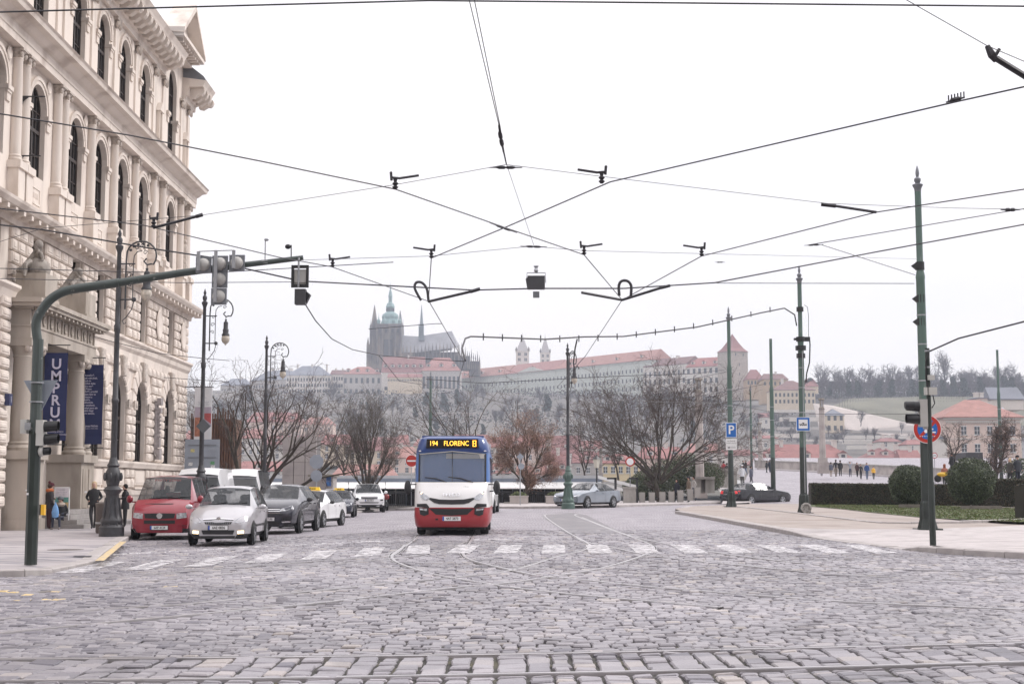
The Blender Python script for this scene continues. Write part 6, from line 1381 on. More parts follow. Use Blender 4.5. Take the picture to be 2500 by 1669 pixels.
for w_, a, b, r in ((wI,(1195,409,20),(1275,409,20),.025),(wJ,(1270,601,25),(1335,603,25),.022),(wI,(2443,512,22),(2490,512,22),.03),(wB,(1196,544,21),(1262,568,21.8),.02),(wC,(2310,250,15.5),(2355,238,15.3),.03),(wH,(1217,306,19),(1229,372,19.5),.03),(wJ,(1745,640,30),(1770,640,30),.015),(wJ,(1963,599,30),(2010,597,30),.02)):
    mb = MB(); A, B = P(*a), P(*b); mb.tube([A, A.lerp(B,.2), A.lerp(B,.3), A.lerp(B,.45), A.lerp(B,.5), A.lerp(B,.55), A.lerp(B,.7), A.lerp(B,.8), B], [r*.3,r*.4,r,r,r*.5,r,r,r*.4,r*.3], 6); mb.build('insulator', wire_m, w_, world=True)
for k in range(6): 
    q = P(2316+k*7.5,246-k*1.8,15.4); rod(wC, q, q+Vector((.0,0,.06)), .008)
# hanging equipment box
e = empty('hanging_camera', P(1309,690,31), 0, 'black equipment box hanging on the signal cable in mid street', 'hanging camera'); mb = MB(); mb.box(-.19,.19,-.12,.12,-.14,.14); mb.prism([(-.19,-.1,.1),(-.23,-.1,.08),(-.2,-.1,-.1),(-.19,-.1,-.12)], (0,.2,0)); mb.build('box', MC['box_charcoal'], e)
mb = MB(); mb.tube([(-.21,0,0),(-.2,0,.22),(.2,0,.22),(.21,0,0)], .012, 5); mb.lathe([(.03,.22),(.05,.27),(.03,.33),(.06,.37),(0,.38)], 8); mb.build('yoke', steel, e); mb = MB(); mb.box(-.07,.07,-.05,.05,-.33,-.2); mb.build('sensor', zinc, e)
e = empty('road_box', P(497,1190,30), 0) if False else None
# old lantern by the awning, pillar lamps of the bridge
p = Vector(at_d(1457, 92)); e = empty('gas_lantern', p, 0, 'small old-style lantern with a glass head beside the pavilion ramp', 'lantern'); z = P(1457,1130,92).z-p.z
mb = MB(); mb.tube([(0,0,0),(0,0,z-.35)], .05, 8); mb.lathe([(.1,z-.4),(.04,z-.3)], 8); mb.build('post', iron, e); mb = MB(); mb.lathe([(.14,z-.3),(.24,z+.25)], 4); mb.build('glass', mat('lantern_glass', (.5,.48,.42), .2), e); mb = MB(); mb.lathe([(.3,z+.25),(.1,z+.42),(.05,z+.5),(0,z+.6)], 4); mb.build('hood', iron, e)
# ================================================================ quay, bridge, plants
quay = empty('quay_pavement', (0,90,0), kind='structure', label='raised pavement along the river railing')
qk = smooth_line([G(*p) for p in ((840,1256),(900,1249),(960,1245),(1080,1242),(1240,1241),(1390,1240))], 3); qk2 = smooth_line([G(*p) for p in ((1390,1240),(1480,1238),(1580,1235),(1680,1232),(1760,1229))], 3)
def qsheet(L, back, name): 
    vs = [(p.x,p.y+.28,p.z+.115) for p in L]; vb = [(p.x*(back/p.y),back,p.z+.115) for p in L]; mb = MB(); n = len(L); mb.add(vs+vb, [(i,i+1,n+i+1,n+i) for i in range(n-1)]); return mb.build(name, pave_r, quay, world=True)
qsheet(qk, 108, 'paving'); qsheet(qk2, 112, 'paving'); kerb(qk, .13, quay, 1, 1.6, .28); kerb(qk2, .13, quay, 1, 1.6, .28)
# land and bridge deck rising to the right, river beyond
def deckz(y): return .42+max(0,y-84)*.0325
mb = MB(); DK = [(76,12),(84,13.2),(95,15.3),(116.5,18.4),(140,22.8),(200,33.5),(330,56)]
mb.add([q for y_, x_ in DK for q in ((x_,y_,deckz(y_) if y_ > 84 else .41),(150,y_,deckz(y_) if y_ > 84 else .41))], [(2*i,2*i+1,2*i+3,2*i+2) for i in range(len(DK)-1)])
deck = mb.build('bridge_road', setts_far); tag(deck, 'road climbing onto the bridge behind the hedge', kind='structure')
mb = MB(); n_ = 16; A = [P(1845+(2420-1845)*k/n_, 1160+ (1174-1160)*k/n_, 200-75*k/n_) for k in range(n_+1)]
front_ = [Vector((p.x-.4, p.y-4.5, deckz(p.y-4.5)+.14)) for p in A]; back_ = [Vector((p.x, p.y, deckz(p.y)+.15)) for p in A]
mb.add(front_+back_, [(i,i+1,n_+2+i,n_+1+i) for i in range(n_)]); mb.add(front_+[p-Vector((0,0,.2)) for p in front_], [(i+1,i,n_+1+i,n_+2+i) for i in range(n_)]); bw = mb.build('bridge_footway', pave_r); tag(bw, 'pale footway beside the bridge parapet', kind='structure')
mb = MB(); L = [(16.6,116),(15.2,104),(13.6,92),(12.6,86)]; R_ = [(21.5,126),(18.8,110),(16.6,97),(14.6,88)]
v_ = [q for (x0,y0),(x1,y1) in zip(L,R_) for q in ((x0,y0,deckz(y0)+.12),(x1,y1,deckz(y1)+.12))]; mb.add(v_+[(a_,b_,c_-.2) for a_,b_,c_ in v_], [(2*i+2,2*i+3,2*i+1,2*i) for i in range(3)]+[(2*i+1,2*i+3,8+2*i+3,8+2*i+1) for i in range(3)]); mb.build('bridge_corner_footway', pave_r, bw)
par = empty('bridge_parapet', back_[0], 0, 'pale stone parapet with posts along the bridge', 'parapet')
stone_p = mat('parapet_stone', (.38,.34,.32), .85, var=.2, scale=1, c2=(.24,.21,.2), c2pos=(.5,.7), c2scale=.6)
for i in range(n_):
    a, b = back_[i], back_[i+1]; d_ = (b-a).normalized(); nn = Vector((-d_.y, d_.x, 0))*.15
    mb = MB(); mb.prism([a-nn, a+nn, b+nn, b-nn], (0,0,.95)); mb.build('panel', stone_p, par, world=True)
    mb = MB(); mb.prism([a-nn*1.6+Vector((0,0,.95)), a+nn*1.6+Vector((0,0,.95)), b+nn*1.6+Vector((0,0,.95)), b-nn*1.6+Vector((0,0,.95))], (0,0,.14)); mb.build('coping', concrete, par, world=True)
    for t in (0,.25,.5,.75): q = a.lerp(b,t); mb = MB(); mb.box(q.x-.06,q.x+.06,q.y-.26,q.y-.14,q.z,q.z+1.0); mb.build('post', concrete, par, world=True)
def pylon(u, d, v0, v1, v2, label, w=.55):
    b = P(u, v0, d); s_ = F/d; e = empty('bridge_pylon', b, 0, label, 'lamp pylon', 'stone lamp pylons of the bridge'); h = (v0-v1)/s_; hl = (v1-v2)/s_
    mb = MB(); mb.box(-w*.9,w*.9,-w*.9,w*.9,-.8,.35); mb.box(-w*.75,w*.75,-w*.75,w*.75,.35,.8); mb.lathe([(w*.62,.8),(w*.5,h-.1),(w*.66,h)], 8); mb.build('column', stone_p, e)
    mb = MB(); mb.lathe([(w*.5,h),(w*.5,h+hl*.12),(w*.3,h+hl*.2)], 8); mb.lathe([(w*.5,h+hl*.82),(w*.6,h+hl*.88),(w*.55,h+hl),(0,h+hl)], 8)
    for a in range(4): mb.box(w*.32*math.cos(a*1.571+.78)-.04,w*.32*math.cos(a*1.571+.78)+.04,w*.32*math.sin(a*1.571+.78)-.04,w*.32*math.sin(a*1.571+.78)+.04,h+hl*.12,h+hl*.84)
    mb.build('lantern', statue_m, e); mb = MB(); mb.lathe([(w*.26,h+hl*.18),(w*.26,h+hl*.82)], 8); mb.build('glass', mat('lantern_pane', (.4,.4,.42), .2), e)
pylon(2009,146,1136,998,972,'tall stone lamp pylon behind the group of pedestrians'); pylon(1857,198,1152,1056,1031,'stone lamp pylon between the parking sign pole and the plain pole'); pylon(1757,235,1143,1075,1052,'stone lamp pylon right beside the parking sign pole'); pylon(1709,110,1190,958,923,'stone lamp pylon rising inside the big spreading tree'); pylon(1467,150,1172,1104,1092,'bare stone pillar in front of the yellow house', .3)
def simple(name, label, cat, boxes, m, parent=None, kind=None, partname='body'):
    q = boxes[0]; e = empty(name, ((q[0]+q[1])/2, (q[2]+q[3])/2, q[4]), 0, label, cat, kind=kind)
    for b in boxes: mb = MB(); mb.box(*b); mb.build(partname, m, e, world=True)
    return e
def bx(u0,u1,v0,v1,d,th=1.0): a, b = P(u0,v0,d), P(u1,v1,d); return (a.x, b.x, d, d+th, b.z, a.z)
simple('concrete_kiosk','low concrete stair kiosk with graffiti near the bridge','kiosk',[bx(1690,1712,1168,1203,104),bx(1722,1745,1168,1203,104),bx(1688,1746,1163,1169,103.7,1.6),bx(1712,1722,1169,1203,104.9)],concrete)
simple('quay_wall','pale concrete wall where the bridge parapet begins','wall',[bx(1738,1800,1148,1196,116),bx(1736,1802,1143,1149,115.8,1.5)],concrete)
for k, (u, v0, v1) in enumerate(((1546,1201,1229),(1568,1203,1229),(1592,1203,1229),(1618,1202,1229),(1640,1201,1227),(1662,1198,1226),(1686,1195,1221),(1703,1191,1214))):
    b = bx(u-7,u+7,v0-2,v1,99-k*.2,.5); e = empty('concrete_post', ((b[0]+b[1])/2,b[2],b[4]), 0, ('first','second','third','fourth','fifth','sixth','seventh','eighth')[k]+' low concrete post counted from the red ringed sign to the kiosk','post','low concrete posts by the big tree'); mb = MB(); mb.box(*b); mb.build('block', concrete, e, world=True)
    if k < 6: mb = MB(); a = Vector((b[1],b[2]+.25,b[4]+.35)); mb.tube([a, a+Vector((.5,0,0))], .05, 6); mb.build('rail', iron, e, world=True)
b = bx(1523,1552,1192,1229,96,.7); e = simple('gate_pillar','broad concrete gate pillar under the red ringed sign','pillar',[b, (b[0]-.06,b[1]+.06,b[2]-.06,b[3]+.06,b[5],b[5]+.12)],concrete)
for (u0,u1,lab) in ((1500,1506,'left'),(1553,1558,'right')):
    b = bx(u0,u1,1165,1229,97,.2); simple('gate_post','dark metal gate post, '+lab+' of the concrete gate pillar','gate post',[b,(b[0]-.5,b[1],b[2],b[3],b[5]-.12,b[5])],iron)
b = [bx(1462,1500,1158,1163,101,.3)]; e = empty('pavilion_ramp', P(1500,1170,101), 0, 'white sloping ramp railing beside the pavilion', 'ramp'); mb = MB(); A_, B_ = P(1460,1160,101), P(1556,1184,99)
for dz in (0,-.45): mb.prism([A_+Vector((0,0,dz)), B_+Vector((0,0,dz)), B_+Vector((0,0,dz-.22)), A_+Vector((0,0,dz-.22))], (0,.15,0)); mb.build('handrail', white_p, e, world=True); mb = MB()
# pavilion with awnings below the quay
pav_e = empty('river_pavilion', P(1150,1232,100), 0, 'long low river restaurant with white awnings and dark glazing', 'pavilion')
def pb(name, m, u0,u1,v0,v1,d,th=.5, loc=None): q = bx(u0,u1,v0,v1,d,th); mb = MB(); mb.box(*q); return mb.build(name, m, pav_e, world=True)
roofb = mat('pavilion_roof', (.42,.43,.45), .5, var=.08); pb('roof', roofb, 560,1470,1160,1167,101,9); pb('fascia', mat('fascia_blue_grey', (.19,.22,.27), .5, var=.08), 560,1470,1167,1177,101,.4)
awn = mat('awning_canvas', (.74,.73,.72), .7, var=.05)
for k, (a, b_) in enumerate(((560,700),(702,850),(852,940),(942,1090),(1092,1285),(1287,1378),(1380,1468))):
    mb = MB(); p = [P(a,1176,101), P(b_,1176,101), P(b_,1191,99.4), P(a,1191,99.4)]; mb.add(p+[q-Vector((0,0,.05)) for q in p], [(0,1,2,3),(7,6,5,4),(0,4,5,1),(1,5,6,2),(2,6,7,3),(3,7,4,0)]); mb.build('awning', awn, pav_e, world=True)
pb('glazing', glass_d, 560,1460,1190,1236,102.5,.1)
for k in range(34): pb('glazing_post', MC['fascia_blue_grey'] if k % 3 else grey_pl, 575+k*26,577+k*26,1190,1236,102.3,.1)
# railing
rl = empty('river_railing', P(1100,1236,98), 0, 'black iron railing along the quay behind the bus and planters', 'railing'); mb = MB(); 
for seg in ((870,990),(1180,1400)):
    a, b_ = P(seg[0],1236,97.5), P(seg[1],1236,97.5)
    for z in (1.0,.88,.12): m2_ = MB(); m2_.tube([Vector((a.x,97.5,a.z+z)), Vector((b_.x,97.5,b_.z+z))], .03, 4); m2_.build('rail', iron, rl, world=True)
    x = a.x
    while x < b_.x: mb.box(x-.012,x+.012,97.49,97.51,a.z,a.z+.95); x += .14
mb.build('bars', iron, rl, world=True)['kind'] = 'stuff'
# planters
for k, (u, lab) in enumerate(((1267,'concrete planter box of green shrubs behind the diamond sign post'),(1355,'concrete planter box of green shrubs left of the ornate lamp'))):
    p = P(u,1231,93); e = empty('planter', p, 0, lab, 'planter', 'concrete planters on the quay'); mb = MB(); mb.box(-.6,.6,-.4,.4,0,.58); mb.box(-.64,.64,-.44,.44,.5,.58); mb.build('box', mat('planter_concrete', (.42,.38,.36), .85, var=.1), e)
    PL = (e,)
p = P(1239,1236,95); simple('stone_block','small pale stone block beside the left planter','block',[(p.x-.25,p.x+.25,95,95.4,p.z,p.z+.3)],concrete)
# ---------------- leaf quads
def quads_mesh(name, C, S, m, parent, nrm=None, mi=None, loc=(0,0,0)):
    n = len(C); C = np.asarray(C, float); a = rng.normal(size=(n,3)); a /= np.linalg.norm(a,axis=1)[:,None]; b = rng.normal(size=(n,3)); b -= (a*b).sum(1)[:,None]*a; b /= np.linalg.norm(b,axis=1)[:,None]
    S = np.broadcast_to(np.asarray(S,float),(n,))[:,None]; V = np.stack([C-a*S, C+b*S*.55, C+a*S, C-b*S*.55],1).reshape(-1,3)
    me = bpy.data.meshes.new(name); me.vertices.add(4*n); me.vertices.foreach_set('co', V.reshape(-1)); me.loops.add(4*n); me.loops.foreach_set('vertex_index', np.arange(4*n, dtype=np.int32)); me.polygons.add(n); me.polygons.foreach_set('loop_start', np.arange(n, dtype=np.int32)*4)
    ms = m if isinstance(m, (list,tuple)) else [m]
    for q in ms: me.materials.append(q)
    if len(ms) > 1: me.polygons.foreach_set('material_index', rng.integers(0,len(ms),n).astype(np.int32))
    me.update(calc_edges=True); o = bpy.data.objects.new(name, me); col.objects.link(o); o.parent = parent; o.location = loc; return o
leafs = [mat('leaf_dark', (.035,.048,.024), .6, var=.2), mat('leaf_mid', (.045,.062,.026), .55, var=.2), mat('leaf_light', (.12,.145,.08), .5, var=.2)]
hedgem = [mat('hedge_brown', (.085,.064,.042), .8, var=.3), mat('hedge_olive', (.075,.072,.04), .7, var=.3), mat('hedge_dark', (.025,.022,.015), .8, var=.2)]
def shell_pts(n, r, thick=.22, flat=0):
    d = rng.normal(size=(n,3)); d /= np.linalg.norm(d,axis=1)[:,None]; k = 1-thick*rng.random(n)**1.5
    k *= 1+.05*np.sin(d[:,0]*7+1)*np.sin(d[:,2]*6)+.035*np.sin(d[:,1]*13+d[:,0]*11); return d*k[:,None]*np.array(r)
planks = mat('weathered_planks', (.17,.15,.13), .85, var=.25, scale=4, stretch=(1,1,6))
for k, (u, vb, d, rx, rz, vc, lab) in enumerate(((2219,1243,75.5,1.0,1.08,1184,'clipped round evergreen ball behind the tall right-hand tram pole'),(2373,1247,72,1.2,1.18,1174,'large clipped evergreen ball right of the signal pole'))):
    b = P(u, vb, d); c = P(u, vc, d); e = empty('topiary_ball', b, 0, lab, 'clipped bush', 'clipped evergreen balls')
    mb = MB()
    for q in (-.12,0,.14): mb.tube([(q*.5,0,0),(q,0,.5),(q*2.2,0,1.1)], [.06,.05,.03], 6)
    mb.build('trunk', bark, e); zc = c.z-b.z
    o = quads_mesh('foliage', shell_pts(15000,(rx,rx,rz))+np.array([0,0,zc]), rng.uniform(.028,.05,15000), leafs, e); mb = MB(); mb.ball((0,0,zc),(rx*.82,rx*.82,rz*.82),20,14); mb.build('inner_foliage', leafs[0], e, smooth=True)
    w = {0:(-.86,.72),1:(-.95,1.1)}[k]; pe = empty('wooden_edging', b, 0, ('low weathered plank box at the foot of the left evergreen ball','low weathered plank box at the foot of the large evergreen ball')[k], 'plank edging'); 
    for (x0,x1) in ((w[0],w[0]+.5),(w[0]+.54,w[1])):
        for z0 in (0,.15): mb = MB(); mb.box(x0,x1,-1.25,-1.19,z0,z0+.14); mb.build('plank', planks, pe)
    mb = MB(); mb.box(w[0]+.49,w[0]+.55,-1.28,-1.2,-.05,.33); mb.build('stake', planks, pe)
def hedge(label, path, h, w, n, z0=0):
    e = empty('hedge', path[0], 0, label, 'hedge'); C = []
    acc = [(Vector(path[i+1])-Vector(path[i])).length for i in range(len(path)-1)]; tot = sum(acc); mb = MB()
    for i in range(len(path)-1):
        a, b = Vector(path[i]), Vector(path[i+1]); d_ = (b-a).normalized(); nn = Vector((-d_.y,d_.x,0)); k = int(n*acc[i]/tot); t = rng.random(k); s = rng.random(k); q = rng.normal(0,.025,k); top = rng.random(k) < .3; side = np.where(rng.random(k)<.75,-1,1)
        off = np.where(top, (s*2-1)*w/2, side*(w/2+q)*1.0); zz = np.where(top, h+q, s*h)
        L_ = np.array(a)[None]+(np.array(b-a))[None]*t[:,None]+np.array(nn)[None]*off[:,None]; L_[:,2] += zz; C.append(L_)
        mb.prism([a-nn*(w/2-.04)*1, a+nn*(w/2-.04), b+nn*(w/2-.04), b-nn*(w/2-.04)], (0,0,h-.04))
    mb.build('inner_hedge', hedgem[2], e, world=True); C = np.concatenate(C)-np.array(path[0]); quads_mesh('foliage', C, rng.uniform(.03,.055,len(C)), hedgem+[leafs[0]], e)
H0 = P(1978,1234,84); H1 = P(2180,1236,84); H2 = P(2436,1240,82); H3 = P(2520,1243,78)
hedge('long clipped brown hedge between the tram stop pole and the evergreen balls', [H0,H1,H2], 1.28, .9, 30000); a_ = P(2418,1241,80); hedge('taller clipped hedge behind the large evergreen ball', [a_, P(2560,1246,76)], 1.62, .9, 9000); a_ = P(2493,1276,54); hedge('near end of a clipped hedge cut by the right edge of the picture', [a_, a_+Vector((2.2,.4,.0))], 1.42, .9, 7000)
for k, (u,d) in enumerate(((1267,93),(1355,93))): p = P(u,1231,d); e = empty('shrub', (p.x,d,p.z+.55), 0, ('yellow green shrubs growing in the left planter','yellow green shrubs growing in the right planter')[k], 'shrub'); quads_mesh('foliage', shell_pts(1200,(.52,.35,.3),.8), .06, [mat('leaf_lime', (.16,.19,.06), .6, var=.2), leafs[2]], e)
be = P(1650,1205,112); e = empty('evergreen_bush', be, 0, 'broad dark evergreen bush behind the big spreading tree', 'bush')
pts = np.concatenate([shell_pts(9000,(rx,2,rz),.5)+np.array([x,0,z]) for x,z,rx,rz in ((-2.2,.6,1.5,1.3),(-.6,1.2,1.7,1.5),(1.0,1.6,1.8,1.6),(2.4,1.3,1.5,1.2),(-3.2,.3,1,1))]); quads_mesh('foliage', pts, rng.uniform(.04,.08,len(pts)), leafs+[mat('leaf_olive', (.09,.10,.05), .6, var=.3)], e)
be = P(2506,1150,95); e = empty('evergreen_bush', be, 0, 'green bush at the right edge in front of the cream house', 'bush'); quads_mesh('foliage', shell_pts(2500,(1.5,1,.9),.5), .08, leafs, e)
# grass blades
gpts = []
for _ in range(16000):
    t = random.random(); u = 1985+t*515; v0 = np.interp(u,(1985,2060,2117,2251,2380,2500),(1236,1242.5,1249.5,1262.5,1269.5,1275)); v1 = np.interp(u,(1985,2251,2500),(1232,1234,1242)); d = 5451*.925/((v1+(v0-v1)*random.random()**1.6)-1172); gpts.append(((u-1250)/F*d, d, gz(11,d)+.15))
o = quads_mesh('grass', gpts, rng.uniform(.03,.06,len(gpts)), [mat('grass_blade', (.09,.13,.035), .8, var=.3), mat('grass_blade_dry', (.13,.13,.06), .8, var=.3)], None); tag(o, 'short patchy grass on the island', kind='stuff', cat='grass')
# ---------------- bare trees
def grow(mb, p, d, L, r, lev, mx, rs, cfg, tips):
    n = 4 if lev < mx else 3; pts = [p.copy()]; rad = [r]; d = d.copy(); e_ = cfg['taper']
    for k in range(n):
        w = cfg['wob']*(1+lev*.35); d = (d+Vector((rs.gauss(0,w), rs.gauss(0,w), rs.gauss(0,w)+cfg['up'][min(lev,len(cfg['up'])-1)]))).normalized()
        p = p+d*(L/n); pts.append(p.copy()); rad.append(r*(1-(1-e_)*(k+1)/n))
    m_ = mb[0] if lev <= cfg.get('tl',1) else mb[1]
    m_.tube(pts, rad, 7 if lev == 0 else 5 if lev == 1 else 3, cap=False)
    if lev >= mx: tips.append(pts[-1]); tips.append(pts[-2]); return
    nc = cfg['n'][lev]; nc = nc+ (1 if rs.random() < .3 else 0)
    for c in range(nc):
        t = cfg['t0'][min(lev,len(cfg['t0'])-1)]; t = t+(1-t)*(c+rs.random())/nc; i = min(int(t*n), n-1); f = t*n-i; q = pts[i].lerp(pts[i+1], min(1,f)); tang = (pts[i+1]-pts[i]).normalized()
        ax = tang.orthogonal().normalized(); ax.rotate(Matrix.Rotation(rs.uniform(0,2*math.pi)+c*2.4, 3, tang)); a = cfg['ang'][min(lev,len(cfg['ang'])-1)]*rs.uniform(.7,1.25)
        nd = tang.copy(); nd.rotate(Matrix.Rotation(a, 3, ax)); nd.z *= cfg.get('flat',1) if lev == 0 else 1; nd.normalize()
        grow(mb, q, nd, L*cfg['lr'][min(lev,len(cfg['lr'])-1)]*rs.uniform(.75,1.15), max(cfg['rmin'], rad[i]*cfg['rr']), lev+1, mx, rs, cfg, tips)
def bare_tree(label, base, stems, cfg, seed, name='bare_tree', leaves=None, group='bare trees along the quay', k=1, tw=None):
    rs = random.Random(seed); e = empty(name, base, 0, label, 'tree', group); e.scale = (k,k,k); mb = [MB(), MB()]; tips = []
    for d, L, r, off in stems: grow(mb, Vector(off), Vector(d).normalized(), L, r, 0, cfg['mx'], rs, cfg, tips)
    mb[0].build('trunk', bark, e, smooth=True); mb[1].build('crown', tw or twig, e, smooth=False)
    if leaves:
        C = np.array([tuple(t) for t in tips]); k = leaves[0]; C = np.repeat(C, k, 0)+rng.normal(0, leaves[2], (len(C)*k,3)); quads_mesh('leaves', C, leaves[1], leaves[3], e)
    return e
big = dict(mx=4, n=[9,6,5,5], t0=[.3,.25,.15,.1], ang=[.6,.5,.6,.7], lr=[1.0,.62,.55,.5], rr=.62, taper=.42, up=[.0,.10,.03,.02,.0], wob=.07, rmin=.017, tl=1)
b5 = P(1612,1226,101)
st5 = [((0,0,1),2.1,.36,(0,0,0))]+[((math.cos(a)*s*.82,math.sin(a)*s*.7,1),5.6,.125,(math.cos(a)*.12,math.sin(a)*.1,1.75)) for a,s in ((0,1.5),(.6,.7),(1.3,.9),(2.0,.8),(2.6,.9),(3.14,1.5),(3.7,1.0),(4.4,.35),(5.1,.6),(5.8,1.1),(.3,1.9),(2.9,1.8))]
bare_tree('big bare tree with a wide spreading crown beside the parking sign pole', b5, [(d,L*(1 if i else 1),r,o) for i,(d,L,r,o) in enumerate(st5)], dict(big, n=[4,4,4,4], t0=[.35,.2,.1,.1], lr=[.8,.62,.58,.55], rr=.55, wob=.09, up=[.02,.08,.03,0,0]), 5, k=.78)
cfg1 = dict(mx=4, n=[5,3,3,3], t0=[.35,.3,.2,.1], ang=[.55,.6,.7,.8], lr=[.72,.62,.55,.5], rr=.6, taper=.4, up=[.02,.05,.02,0], wob=.1, rmin=.013, tl=1)
b1 = Vector(at_d(612,80,-.1)); bare_tree('many-stemmed bare tree leaning both ways behind the white minibus', b1, [((-.5,0,1),6.3,.19,(-.3,0,0)),((-.22,.1,1),6.6,.20,(-.1,0,0)),((.12,.1,1),6.2,.19,(.05,0,0)),((.62,0,.8),6.2,.18,(.2,0,.6)),((.95,.1,.75),6.6,.17,(.25,0,.2)),((.3,-.1,1),6.0,.16,(.2,0,.3)),((-.8,0,1.1),4.6,.12,(-.4,0,.4))], cfg1, 11, k=.8)
cfg2 = dict(mx=4, n=[8,5,4,3], t0=[.3,.2,.2,.1], ang=[.42,.4,.45,.6], lr=[.72,.65,.6,.5], rr=.5, taper=.4, up=[.1,.22,.14,.06], wob=.07, rmin=.012, tl=1)
b2 = Vector(at_d(898,96,0)); bare_tree('bare pollarded tree with dense upright twigs left of the bus', b2, [((0,0,1),2.2,.30,(0,0,0)),((-.45,0,1),4.2,.16,(-.05,0,1.9)),((-.15,.2,1),4.8,.16,(0,0,2)),((.2,-.1,1),4.9,.16,(0,0,2)),((.5,.1,1),4.0,.14,(.1,0,1.9)),((-.8,0,.9),3.2,.12,(-.1,0,1.8)),((.85,0,.9),2.9,.12,(.1,0,1.7))], cfg2, 21, k=.68, tw=mat('pollard_twigs', (.115,.098,.085), .9, var=.15))
b3 = Vector(at_d(1135,104,-.3)); bare_tree('bare tree with thin crossing branches rising over the bus roof', b3, [((-.5,0,1),6.2,.13,(-.3,0,0)),((0,0,1),6.4,.14,(0,0,0)),((.45,0,1),6.6,.14,(.2,0,0)),((.85,0,1),6.6,.12,(.3,0,0)),((-.9,0,1),5.8,.10,(-.3,0,.3))], dict(cfg1, n=[4,4,3,3]), 31, k=.88)
b4 = Vector(at_d(1284,96.5,.0)); brown = [mat('dry_leaf', (.27,.15,.105), .8, var=.2), mat('dry_leaf_pale', (.36,.24,.18), .8, var=.2), mat('dry_leaf_dark', (.17,.10,.075), .8, var=.2)]
bare_tree('rounded tree still holding brown dry leaves right of the bus', b4, [((.0,0,1),2.3,.27,(0,0,0)),((-.35,0,1),3.8,.15,(0,0,2.1)),((.05,.1,1),4.6,.17,(0,0,2.2)),((.4,0,1),3.9,.14,(0,0,2.1)),((-.8,0,.75),3.0,.11,(0,0,1.9)),((.8,.1,.6),2.7,.1,(0,0,1.9))], dict(cfg1, n=[6,5,4,3], wob=.08, lr=[.6,.58,.52,.5], up=[.03,.07,.03,0]), 41, leaves=(6,.05,.22,brown), k=.64)
bh = P(2432,1178,104); e_ = bare_tree('clipped bare hornbeam column in front of the cream house', bh, [((0,0,1),4.0,.16,(0,0,0)),((.18,0,1),3.8,.1,(0,0,.2))], dict(mx=3, n=[22,7,5], t0=[.12,.1,.1], ang=[1.0,.7,.8], lr=[.25,.5,.5], rr=.35, taper=.5, up=[0,.06,.02], wob=.05, rmin=.012, tl=0), 51, leaves=(1,.05,.1,[brown[2],twig]))
for k, (u,v,d,L,s) in enumerate(((1510,1172,140,5,61),(2330,1150,120,3,62),(842,1190,130,5,63),(720,1190,120,5.5,64),(1430,1185,150,6,65))):
    bare_tree(('small dark bare tree behind the red ringed sign','tiny bare tree in front of the cream corner house','slim bare tree behind the taxi rank','slim bare tree behind the pale panelled tower','hazy bare tree between the ornate lamp and the gas lantern')[k], P(u,v,d), [((0,0,1),L*.5,.12,(0,0,0)),((-.3,0,1),L*.6,.07,(0,0,L*.3)),((.3,0,1),L*.6,.07,(0,0,L*.3))], dict(cfg1, n=[5,4,3,3]), s, group='small bare trees')
# ---------------- two plain sculptural towers (generic) and a kiosk
rust = mat('rusty_brown_steel', (.12,.065,.045), .9, var=.35, scale=2, c2=(.06,.035,.028), c2pos=(.5,.7), c2scale=3, stretch=(3,3,.5))
def ztop(v,d): return P(1250,v,d).z
e = empty('rusty_tower', (P(520,1190,88).x,88,0), 0, 'rusty brown ribbed steel tower behind the white banner', 'steel tower'); cx = e.location.x; x0, x1 = P(462,1190,88).x-cx, P(570,1190,88).x-cx; zt = ztop(1022,88)
mb = MB(); mb.box(x0,x1,0,2.4,0,zt); mb.build('body', rust, e); rs = random.Random(3)
for k in range(17): x = x0+(x1-x0)*(k+.5)/17; mb = MB(); mb.box(x-.045,x+.045,-.12,.0,.2,zt+rs.uniform(.2,.75)); mb.build('rib', rust, e)
pal = mat('pale_panel', (.36,.33,.32), .7, var=.08, scale=1, c2=(.28,.26,.26), c2pos=(.5,.7), c2scale=.8)
e = empty('panel_tower', (P(735,1190,92).x,92,0), 0, 'pale grey panelled tower with a fan of thin white rods on top', 'panel tower'); cx = e.location.x
for i in range(3):
    for j in range(4):
        a, b = P(688+i*28,1190,92).x-cx, P(688+i*28+27.4,1190,92).x-cx; zs = [ztop(v,92) for v in (1200,1160,1128,1098,1066)]; mb = MB(); mb.box(a+.01,b-.01,0,.3,zs[j]+.01,zs[j+1]-.01); mb.build('panel', pal, e)
mb = MB(); mb.box(P(688,1190,92).x-cx+.05,P(772,1190,92).x-cx-.05,.25,2.2,0,ztop(1068,92)); mb.build('core', mat('shade_toned_steel',(.2,.19,.19),.8), e)  # core behind the panels, shadow of the gaps put into its darker colour
for k in range(15): t = k/14; a = P(690+t*82,1085,92); b = P(672+t*148,1040-10*math.sin(t*3)-18*t,92); mb = MB(); mb.tube([(a.x-cx,.5,a.z),(b.x-cx,.5,b.z)], [.07,.03], 5); mb.build('rod', pal, e)
b = bx(757,812,1163,1196,86,2); e = simple('kiosk','small pale kiosk with a blue poster behind the white estate taxi','kiosk',[b],pal); q = bx(752,816,1158,1163,85.7,2.6); mb = MB(); mb.box(*q); mb.build('roof', mat('kiosk_roof',(.2,.18,.15),.7), e, world=True); q = bx(797,808,1162,1186,85.95,.04); mb = MB(); mb.box(*q); mb.build('poster', mat('blue_print',(.05,.14,.36),.6,var=.5,scale=4), e, world=True)
